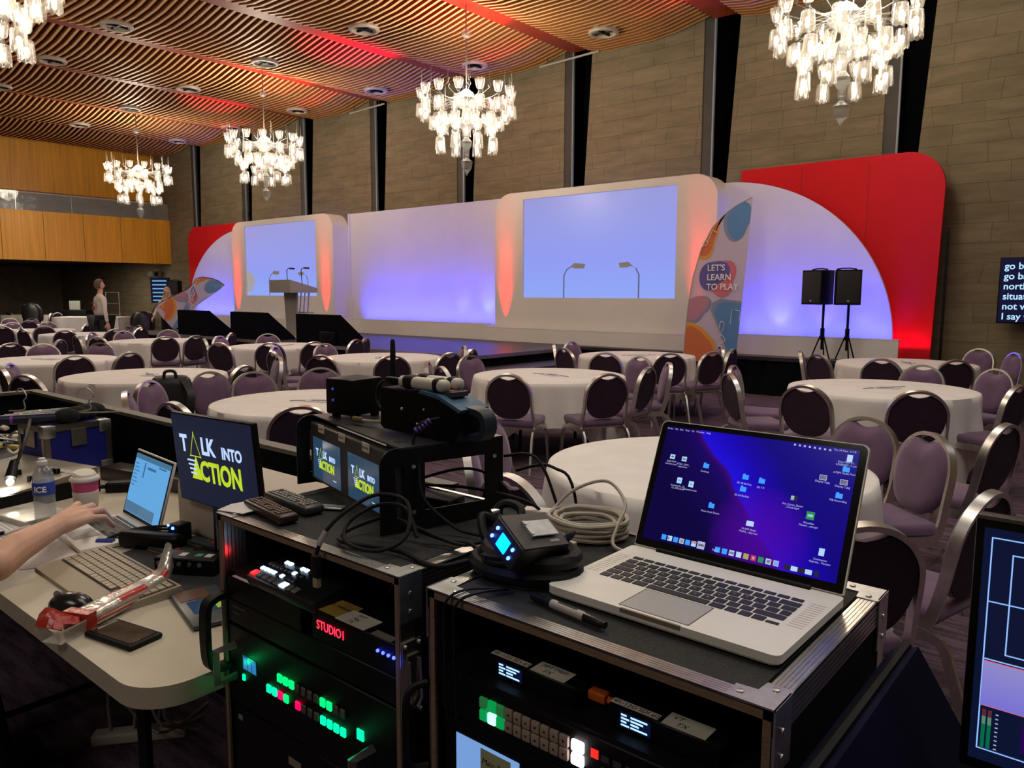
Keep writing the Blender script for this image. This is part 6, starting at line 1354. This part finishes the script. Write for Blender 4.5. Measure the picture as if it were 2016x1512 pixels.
t=thing('flat_packet','striped foil packet behind the remotes','packet',(-1.27,.955-.03,TZ+.0035),.5); MB().rbox(-.035,.035,-.012,.012,0,.004,.001,1).build('wrap',M_wrap,t)
# ================================================================= ON TOP OF THE RIGHT CASE
# headset coil + belt pack
t=thing('headset','black headset and coiled cord bundled under the belt pack','headset',(-.735,.905,TZ+.003))
mb=MB(); mb.T=Matrix.Rotation(.1,4,'Z'); mb.tube([(.085*math.cos(a*PI/12),.060*math.sin(a*PI/12),.014) for a in range(24)],.013,8,closed=True); mb.tube([(.075*math.cos(a*PI/12)+.01,.052*math.sin(a*PI/12),.036) for a in range(24)],.012,8,closed=True); mb.build('ear_cushions',M_rub,t)
mb=MB(); mb.tube(smoothpath([(-.08,.0,.02),(-.10,.03,.06),(-.085,.05,.085),(-.05,.05,.08),(-.04,.02,.05),(-.07,-.01,.04),(-.10,.01,.07),(-.08,.04,.05)],6),.0075,8); mb.build('headband_arm',M_rub,t)
for k in range(3): mb=MB(); mb.tube(smoothpath([(-.07+.01*k,-.03,.03),(-.02,-.06-.004*k,.02+.01*k),(.05,-.05,.03+.006*k),(.09,0,.02),(.05,.05,.04)],6),.004,6); mb.build('cord_coil',M_rub,t)
mb=MB(); mb.cyl((-.098,.03,.07),(-.092,.042,.072),.007); mb.build('mic_boom_joint',M_chrome,t)
t=thing('belt_pack','black intercom belt pack with glowing blue display and metal belt clip','belt pack',(-.703,.875,1.262),0,rot=(math.radians(33),math.radians(8.3),math.radians(84.6))); t.scale=(.76,.78,.95)
mb=MB(); mb.rbox(-.068,.068,-.045,.045,-.028,.018,.005,2); mb.build('body',mat('belt_pack_shell',(.02,.019,.018),.45),t); mb=MB(); mb.box(-.064,.064,-.043,.043,.018,.0195); mb.build('back_plate',mat('bronze_black_plate',(.055,.048,.042),.38,.4),t)
mb=MB(); mb.rbox(-.02,.05,-.020,.020,.022,.0245,.001,1); mb.box(-.026,-.018,-.02,.02,.019,.0245); mb.build('belt_clip',M_steel,t); mb=MB(); mb.lathe([(.004,0),(.003,.0015)],10,(-.022,.013,.0245)); mb.lathe([(.004,0),(.003,.0015)],10,(-.022,-.013,.0245)); mb.build('screws',M_chrome,t)
mb=MB(); mb.box(.018,.044,-.034,-.027,.0195,.0202); mb.build('rating_label',mat('rating_label',(.25,.25,.25),.5),t)
mb=MB(); mb.rbox(-.0705,-.068,-.014,.014,-.017,.008,.001,1); mb.build('display',glow('display_blue',(.0,.25,1),6),t)
mb=MB()
for (y,z) in ((.028,.006),(.030,-.012),(-.026,.004),(-.028,-.012)): mb.ball((-.0705,y,z),.0035,8,6)
mb.build('blue_led',glow('blue_led',(.05,.15,1),9),t); light('POINT','belt_pack_glow',(-.745,.80,1.262),.035,(.02,.06,1),radius=.01)
mb=MB(); mb.cyl((.068,-.005,-.004),(.10,-.005,-.006),.012,.010); mb.build('xlr_collar',mat('blue_collar',(.04,.05,.2),.4),t); mb=MB(); mb.tube(smoothpath([(.10,-.005,-.006),(.13,.0,-.004),(.15,.01,-.008)],4),[.009]*4+[.006]*5,8); mb.build('xlr_plug',M_rub,t)
# beige cable coil
M_beige=mat('beige_cable',(.40,.35,.28),.5); t=thing('cable_coil','coil of beige network cable beside the laptop','cable coil',(-.775,1.135,TZ+.0035))
mb=MB(); rnd=random.Random(2)
for k in range(11):
    lay=k//3; rr=.072-.011*(k%3); mb.tube([( (rr+.004*rnd.random())*math.cos(a*PI/16),(rr*.92)*math.sin(a*PI/16),.005+.0085*lay+.001*math.sin(a*.8+k)) for a in range(32)],.0042,7,closed=True)
mb.build('coil',M_beige,t); mb=MB(); mb.tube(smoothpath([(-.065,-.07,.006),(-.085,-.02,.01),(-.06,.03,.06),(.0,.06,.085),(.06,.03,.06),(.075,-.02,.03),(.09,-.05,.006),(.16,-.06,.004)],8),.0032,7); mb.build('loose_loop',M_beige,t); MB().rbox(-.035,.03,-.085,-.075,.0,.008,.001,1).build('white_tie',M_ivory,t)
t=thing('white_adapter','white plug adapters lying at the back of the left case','adapter',(-.90,1.15,TZ+.0035),.4); MB().rbox(-.03,.03,-.015,.015,0,.018,.003).build('body',M_ivory,t); MB().rbox(.035,.055,-.01,.012,0,.012,.002).build('clear_block',mat('clear_plastic_block',(.6,.6,.58),.1,alpha=.5),t)
# marker pen
t=thing('marker_pen','black capped marker pen lying in front of the laptop','marker',(-.592,.819,TZ+.003+.0065),math.radians(-7)); MB().lathe([(.004,-.068),(.0060,-.066),(.0065,-.03),(.0068,-.028)],16).build('cap',mat('marker_cap',(.008,.008,.008),.25),t).rotation_euler=(0,PI/2,0)
o=MB().lathe([(.0062,-.028),(.0065,-.026),(.0065,.032),(.0062,.033)],16).build('barrel',mat('grey_barrel',(.36,.33,.30),.45),t); o.rotation_euler=(0,PI/2,0); o=MB().lathe([(.0064,.033),(.0060,.062),(.0045,.066),(.005,.069)],16).build('end_plug',mat('marker_cap',(.008,.008,.008),.25),t); o.rotation_euler=(0,PI/2,0)
mb=MB(); mb.box(-.015,.02,-.002,.002,.0064,.0068); mb.build('barrel_print',M_ink,t)
# ---------------- the open laptop
t=thing('laptop','large open silver laptop with a blue and violet desktop on screen','laptop',(-.4805,1.085,TZ+.003),math.radians(-.6)); W=.1725
b=MB(); b.rbox(-W,W,-.231,.006,.003,.0165,.0,1) if 0 else None
P=[]; R=.011
for (cx,cy,a0) in ((W-R,.006-R,0),(-W+R,.006-R,90),(-W+R,-.231+R,180),(W-R,-.231+R,270)): P+=arc(cx,cy,R,a0,a0+90,6)
mb=MB(); mb.prism(P,.0045,.0155); Q=[(x*.985,(y+.1125)*.985-.1125) for x,y in P]; mb.prism(Q,.002,.0046); base=mb.build('base',M_lap,t,angle=25)
mb=MB(); mb.box(-.006-.04,.034+.01,-.2325,-.229,.0105,.0158); mb.build('thumb_scoop',mat('scoop_brown',(.2,.16,.12),.5),base)
MB().rbox(-.052,.050,-.222,-.152,.0154,.0160,.0002,1).build('trackpad',mat('trackpad_grey',(.42,.41,.40),.35),base); mb=MB(); 
for (x0,x1,y0,y1) in ((-.053,.051,-.2232,-.2225),(-.053,.051,-.1518,-.1511),(-.0535,-.0527,-.2232,-.1511),(.0507,.0515,-.2232,-.1511)): mb.box(x0,x1,y0,y1,.0154,.0161)
mb.build('trackpad_groove',mat('groove',(.1,.09,.08),.5),base)
mb=MB(); mk=[]; 
rowk=[(-.045,.0095,[(-.137+.0196*i,.0168) for i in range(14)]),(-.0605,.0148,[(-.137+.0189*i,.0162) for i in range(13)]+[(.1087,.0283)]),(-.0785,.0148,[(-.137,.0255)]+[(-.1087+.0189*i,.0162) for i in range(12)]+[(.1182,.0188)]),(-.0965,.0148,[(-.137,.031)]+[(-.1032+.0189*i,.0162) for i in range(12)]+[(.1237,.0133)]),(-.1145,.0148,[(-.137,.0215)]+[(-.1128+.0189*i,.0162) for i in range(11)]+[(.0952,.0418)]),(-.1325,.0148,[(-.137,.0162),(-.1181,.0162),(-.0992,.0162),(-.0803,.0205),(-.0571,.0945),(.0401,.0205),(.0633,.0162),(.0822,.0162)])]
for y,h,ks in rowk:
    for x,w in ks: mb.rbox(x,x+w,y-h,y,.0153,.0168,.0008,1)
mb.rbox(.1011,.1173,-.1473,-.1405,.0153,.0168,.0005,1); mb.rbox(.1011,.1173,-.1400,-.1330,.0153,.0168,.0005,1); mb.rbox(.120,.137,-.1473,-.1405,.0153,.0168,.0005,1)
mb.build('keys',M_keyb,base,angle=30)
L=[]; LT=mat('key_legend',(.45,.45,.45),.6)
for row,y in (('QWERTYUIOP',-.0785),('ASDFGHJKL',-.0965),('ZXCVBNM',-.1145)):
    x0={'Q':-.1087,'A':-.1032,'Z':-.0939}[row[0]]
    for i,chh in enumerate(row): L.append(text(chh,.0048,LT,'l',None,(x0+.0189*i+.006,y-.0095,.01685),(0,0,0),.00005))
join_into('key_legends',L,base)
MB().cyl((-.125,.004,.0155),(.125,.004,.0155),.0055,n=14).build('hinge_bar',M_black,base); mb=MB()
for s in (-1,1):
    for k in range(12): mb.box(s*.155-.010,s*.155+.010,-.05-.008*k,-.048-.008*k,.01552,.0156)
mb.build('speaker_grilles',mat('grille_dot',(.40,.37,.32),.5),base)
lid=bpy.data.objects.new('lid',None) if 0 else None
P=[]; R=.010; H=.222
for (cx,cz,a0) in ((W-R,H-R,0),(-W+R,H-R,90),(-W+.002,.002,180),(W-.002,.002,270)): P+=arc(cx,cz,R if cz>.1 else .002,a0,a0+90,6)
mb=MB(); mb.xz(P,-.001,.0055); lid=mb.build('lid',M_lap,t,angle=25); lid.location=(0,.006,.0165); lid.rotation_euler=(math.radians(-23.5),0,0); lid.scale=(.985,1,.985)
P2=[(x*.990,H/2+(z-H/2)*.985) for x,z in P]; mb=MB(); mb.xz(P2,-.0022,-.0009); mb.build('bezel',mat('glossy_black_bezel',(.004,.004,.005),.12),lid,angle=25)
def wallpaper():
    m=bpy.data.materials.new('laptop_wallpaper'); m.use_nodes=True; N,L=nodes(m); b=N['Principled BSDF']; b.inputs['Base Color'].default_value=(.004,.004,.006,1); b.inputs['Roughness'].default_value=.15
    tc=N.new('ShaderNodeTexCoord'); sp=N.new('ShaderNodeSeparateXYZ'); L.new(tc.outputs['Object'],sp.inputs[0])
    def M(op,a,bv,c=None):
        n=N.new('ShaderNodeMath'); n.operation=op
        for i,v in enumerate((a,bv,c)):
            if v is None: continue
            if hasattr(v,'is_linked') or hasattr(v,'links'): L.new(v,n.inputs[i])
            else: n.inputs[i].default_value=v
        return n.outputs[0]
    X,Z=sp.outputs[0],sp.outputs[2]
    nz=N.new('ShaderNodeTexNoise'); nz.inputs['Scale'].default_value=9; nz.inputs['Detail'].default_value=1; L.new(tc.outputs['Object'],nz.inputs['Vector'])
    # a ridge running from the upper left down to the lower middle parts dark violet from bright blue
    ridge=M('ADD',M('MULTIPLY_ADD',Z,.85,X),M('MULTIPLY',nz.outputs['Fac'],.05))
    rp=N.new('ShaderNodeMapRange'); rp.inputs[1].default_value=.015; rp.inputs[2].default_value=.24; L.new(M('SUBTRACT',ridge,-.02),rp.inputs[0])
    cr=N.new('ShaderNodeValToRGB'); e=cr.color_ramp.elements
    st=[(0,(.002,.0,.045)),(.33,(.005,.0,.08)),(.46,(.010,.0,.12)),(.50,(.035,.0,.14)),(.53,(.012,.003,.66)),(.72,(.008,.0,.42)),(1,(.004,.0,.20))]
    while len(e)<len(st): e.new(.5)
    for i,(p,c) in enumerate(st): e[i].position=p; e[i].color=(*c,1)
    L.new(rp.outputs[0],cr.inputs[0])
    # violet bloom low in the middle
    dx=M('SUBTRACT',X,.035); dz=M('SUBTRACT',Z,.055); r2=M('ADD',M('MULTIPLY',dx,dx),M('MULTIPLY',dz,dz)); bl=N.new('ShaderNodeMapRange'); bl.inputs[1].default_value=.007; bl.inputs[2].default_value=0; bl.inputs[3].default_value=0; bl.inputs[4].default_value=.75; L.new(r2,bl.inputs[0])
    mx=N.new('ShaderNodeMix'); mx.data_type='RGBA'; mx.inputs[7].default_value=(.07,.0,.34,1); L.new(bl.outputs[0],mx.inputs[0]); L.new(cr.outputs[0],mx.inputs[6])
    L.new(mx.outputs[2],b.inputs['Emission Color']); b.inputs['Emission Strength'].default_value=1.0
    return m
scr=MB().box(-.160,.160,-.0027,-.0021,.014,.212).build('screen',wallpaper(),lid)
IW=glow('icon_pale',(.45,.65,.9),1.0); IB=glow('icon_folder_blue',(.03,.30,.95),1.1); IG=glow('icon_green',(.01,.30,.08),.9); IY=glow('icon_yellow',(.45,.38,.1),.9); IR=glow('icon_red',(.6,.03,.05),.9); IK=glow('icon_dark',(.01,.01,.03),.6); IT=glow('icon_text_white',(.55,.55,.9),.8)
IM=[IW,IB,IG,IY,IR,IK,IT]; mb=MB(); yy=-.0032
def U(u,v): return (-.160+.320*u,.212-.198*v)       # screen coordinates: u right, v down
def ic(u,v,w,h,mi): x,z=U(u,v); mb.mi=mi; mb.add([(x-w/2,yy,z-h/2),(x+w/2,yy,z-h/2),(x+w/2,yy,z+h/2),(x-w/2,yy,z+h/2)],[(0,1,2,3)])
fold=[(.27,.30),(.49,.34),(.575,.35),(.49,.44),(.345,.62),(.955,.160),(.945,.365)]
for u,v in fold: ic(u,v,.010,.0075,1); ic(u-.008,v-.022,.004,.002,1)
for u,v in ((.07,.265),(.14,.27),(.14,.46),(.21,.475)): ic(u,v,.009,.008 if v<.4 else .010,0); ic(u,v,.005,.003,5 if v<.4 else 1)
ic(.14,.27,.006,.004,2)
for u,v in ((.962,.072),(.915,.80)): ic(u,v,.008,.011,0)
for u,v in ((.86,.245),(.955,.258)): ic(u,v,.011,.008,6); ic(u,v,.0095,.0065,5)
ic(.745,.44,.011,.008,5); ic(.738,.44,.005,.007,0); ic(.835,.55,.012,.012,2); ic(.835,.55,.008,.004,0); ic(.56,.70,.012,.008,0); ic(.56,.715,.026,.006,1) if 0 else None
dock=[1,0,1,0,0,0]; u=.125
for i,k in enumerate([1,0,1,6,1,0]): ic(.125+.034*i,.955,.0085,.0085,k); 
ic(.152,.955,.004,.004,5); ic(.125+.034*3,.955,.004,.004,2); ic(.125+.034*4,.953,.004,.003,1); ic(.125+.034*5,.945,.0085,.003,4)
ic(.335,.953,.013,.012,6); ic(.335,.950,.009,.003,5); ic(.335,.957,.011,.001,5)
for i,k in enumerate([1,1,0,0,3,4,2,0,6]): ic(.425+.037*i,.957,.0085,.0085,k)
ic(.425+.037*2,.957,.0075,.004,5); ic(.425+.037*5,.957,.004,.004,6); ic(.425+.037*7,.957,.005,.005,5); ic(.425+.037*7+.012,.945,.003,.003,4); ic(.425+.037*8,.957,.006,.006,1)
for i,k in enumerate([5,0,5,0]): ic(.775+.033*i,.965,.010,.007,k)
ic(.905,.965,.006,.009,1) if 0 else ic(.91,.965,.006,.009,5)
for i in range(8): ic(.70+.024*i,.020+.001*i,.0032,.0028,6)
# file-name captions as short printed words
ob=mb.build('desktop_icons',IM,scr,smooth=False); L=[]
def cap(s,u,v,sz=.0043): x,z=U(u,v); L.append(text(s,sz,IT,'l',None,(x,yy-.0003,z),(PI/2,0,0),.00002,'CENTER'))
for s,u,v in (('Desktop',.27,.355),('SD 9B Backup',.49,.40),('SD 7 8',.575,.41),('SD 64 Backup',.49,.50),('Music Hack Demo',.345,.68),('ATEM Media Pool',.950,.198),('PIB Recording',.945,.41),('RGB DVP\nminions.mov',.07,.315),('ATDA_2019_\nvideo.mov',.14,.325),('bookmarks_26_\n10_2022.html',.14,.515),('statement.xlsx',.21,.53),('Exec Nov 22 -\nLEGENDS v1.csv',.952,.112),('Contractor\nApprais... Version',.915,.865),('Display 2.jpg',.86,.285),('Display 1.jpg',.952,.300),('Aid_Count_Down\n_Clock.mp4',.745,.50),('Wavelite-\nMaster-...ate.ppt',.835,.615),('M-XPF Mobil\nModel_...lity.mov',.56,.755)): cap(s,u,v)
cap('Finder   File   Edit   View   Go   Window   Help',.13,.026,.0042); cap('Thu 24 Nov  11:18',.935,.026,.0042); cap('NDI',.415,.975,.006)
join_into('screen_text',L,scr)
# ---------------- multiview monitor at the right edge
t=thing('monitor','multiview monitor at the right edge with meters and camera pictures','monitor',(.105,1.05,0)); 
p=MB().rbox(-.258,.30,0,.025,1.045,1.366,.004,2).build('monitor_panel',M_black,t); MB().box(-.256,.298,-.0015,.0,1.362,1.3665).build('top_edge',mat('bronze_edge',(.16,.13,.10),.4,.5),t)
s=MB().box(-.248,.29,-.001,0,1.06,1.352).build('screen',mat('multiview_navy',(.003,.004,.01),.12,emit=(.004,.008,.035),es=.8),p)
LB=glow('multiview_line',(.25,.45,.9),1.2); LR=glow('multiview_red',(.8,.15,.2),.9); CAM=grad_emit('camera_picture',[(0,(.20,.18,.72)),(1,(.32,.30,.62))],2,1.13,1.20,.9); mb=MB()
def ln(x0,x1,z0,z1,mi,y=-.002): mb.mi=mi; mb.add([(x0,y,z0),(x1,y,z0),(x1,y,z1),(x0,y,z1)],[(0,1,2,3)])
X0=-.240; Zt=1.342; ln(X0,.28,Zt-.0015,Zt,0); ln(X0,X0+.0015,1.075,Zt,0); ln(X0,.28,1.075,1.0765,0); ln(X0,.28,1.190,1.1915,0)
ln(X0+.022,.26,Zt-.019,Zt-.0175,0); ln(X0+.022,X0+.0235,1.200,Zt-.019,0); ln(X0+.022,.26,1.200,1.2015,0); ln(X0+.075,X0+.0765,1.190,Zt-.019,0); ln(X0,X0+.045,1.262,1.2635,0)
ln(X0,.02,1.131,1.1885,1,-.0018); ln(X0+.001,.019,1.132,1.1875,2,-.0021)
ln(X0+.075,X0+.0755,1.132,1.148,3,-.0024); ln(X0+.075,X0+.09,1.148,1.149,3,-.0024); ln(X0+.087,X0+.104,1.144,1.148,3,-.0024); ln(X0+.10,X0+.13,1.133,1.139,3,-.0024)
for k in range(2): ln(X0+.004+.006*k,X0+.008+.006*k,1.078,1.108,4,-.0022); ln(X0+.004+.006*k,X0+.008+.006*k,1.108,1.118,5,-.0022); ln(X0+.004+.006*k,X0+.008+.006*k,1.118,1.127,6,-.0022)
for k in range(9): ln(X0+.018,X0+.021,1.079+.0055*k,1.0803+.0055*k,7,-.0022)
ln(X0+.045,X0+.12,1.085,1.118,8,-.0022)
mb.build('multiview_picture',[LB,LR,CAM,glow('dim_line',(.05,.05,.2),.6),glow('meter_green',(.0,.18,.08),.8),glow('meter_pale',(.12,.35,.22),.7),glow('meter_red',(.18,.03,.06),.6),IT,glow('dim_violet_picture',(.03,.0,.12),.6)],s,smooth=False)
MB().cyl((.02,.045,.90),(.02,.045,1.06),.02).build('stand_column',M_black,t); MB().box(-.08,.12,-.05,.12,.893,.90).build('stand_base',M_black,t)
t=thing('road_trunk','black trunk carrying the multiview monitor, below the right edge','case',(.16,1.1,0)); MB().rbox(-.16,.40,-.15,.30,0,.892,.01,2).build('body',M_black,t)
# dark padded cover leaning on the right case
M_cover=mat('navy_padded_cover',(.004,.004,.018),.8,spec=.1,noise=.2,nscale=8)
t=thing('padded_cover','dark navy padded cover leaning against the side of the right case','cover',(0,0,0)); mb=MB(); vs=[(-.262,.62,1.12),(-.262,1.16,1.12),(.20,1.62,.02),(.20,.62,.02)]; off=Vector((.035,0,.015)); V=[Vector(v) for v in vs]
mb.add([tuple(v) for v in V]+[tuple(v+off) for v in V],[(0,1,2,3),(7,6,5,4),(0,4,5,1),(1,5,6,2),(2,6,7,3),(3,7,4,0)]); mb.build('padded_panel',M_cover,t,smooth=False); mb=MB(); mb.tube([tuple(V[0]+off*.5+Vector((0,0,.004))),tuple(V[1]+off*.5+Vector((0,0,.004))),tuple(V[2]+off*.5)],.008,6); mb.build('piping',M_rub,t)
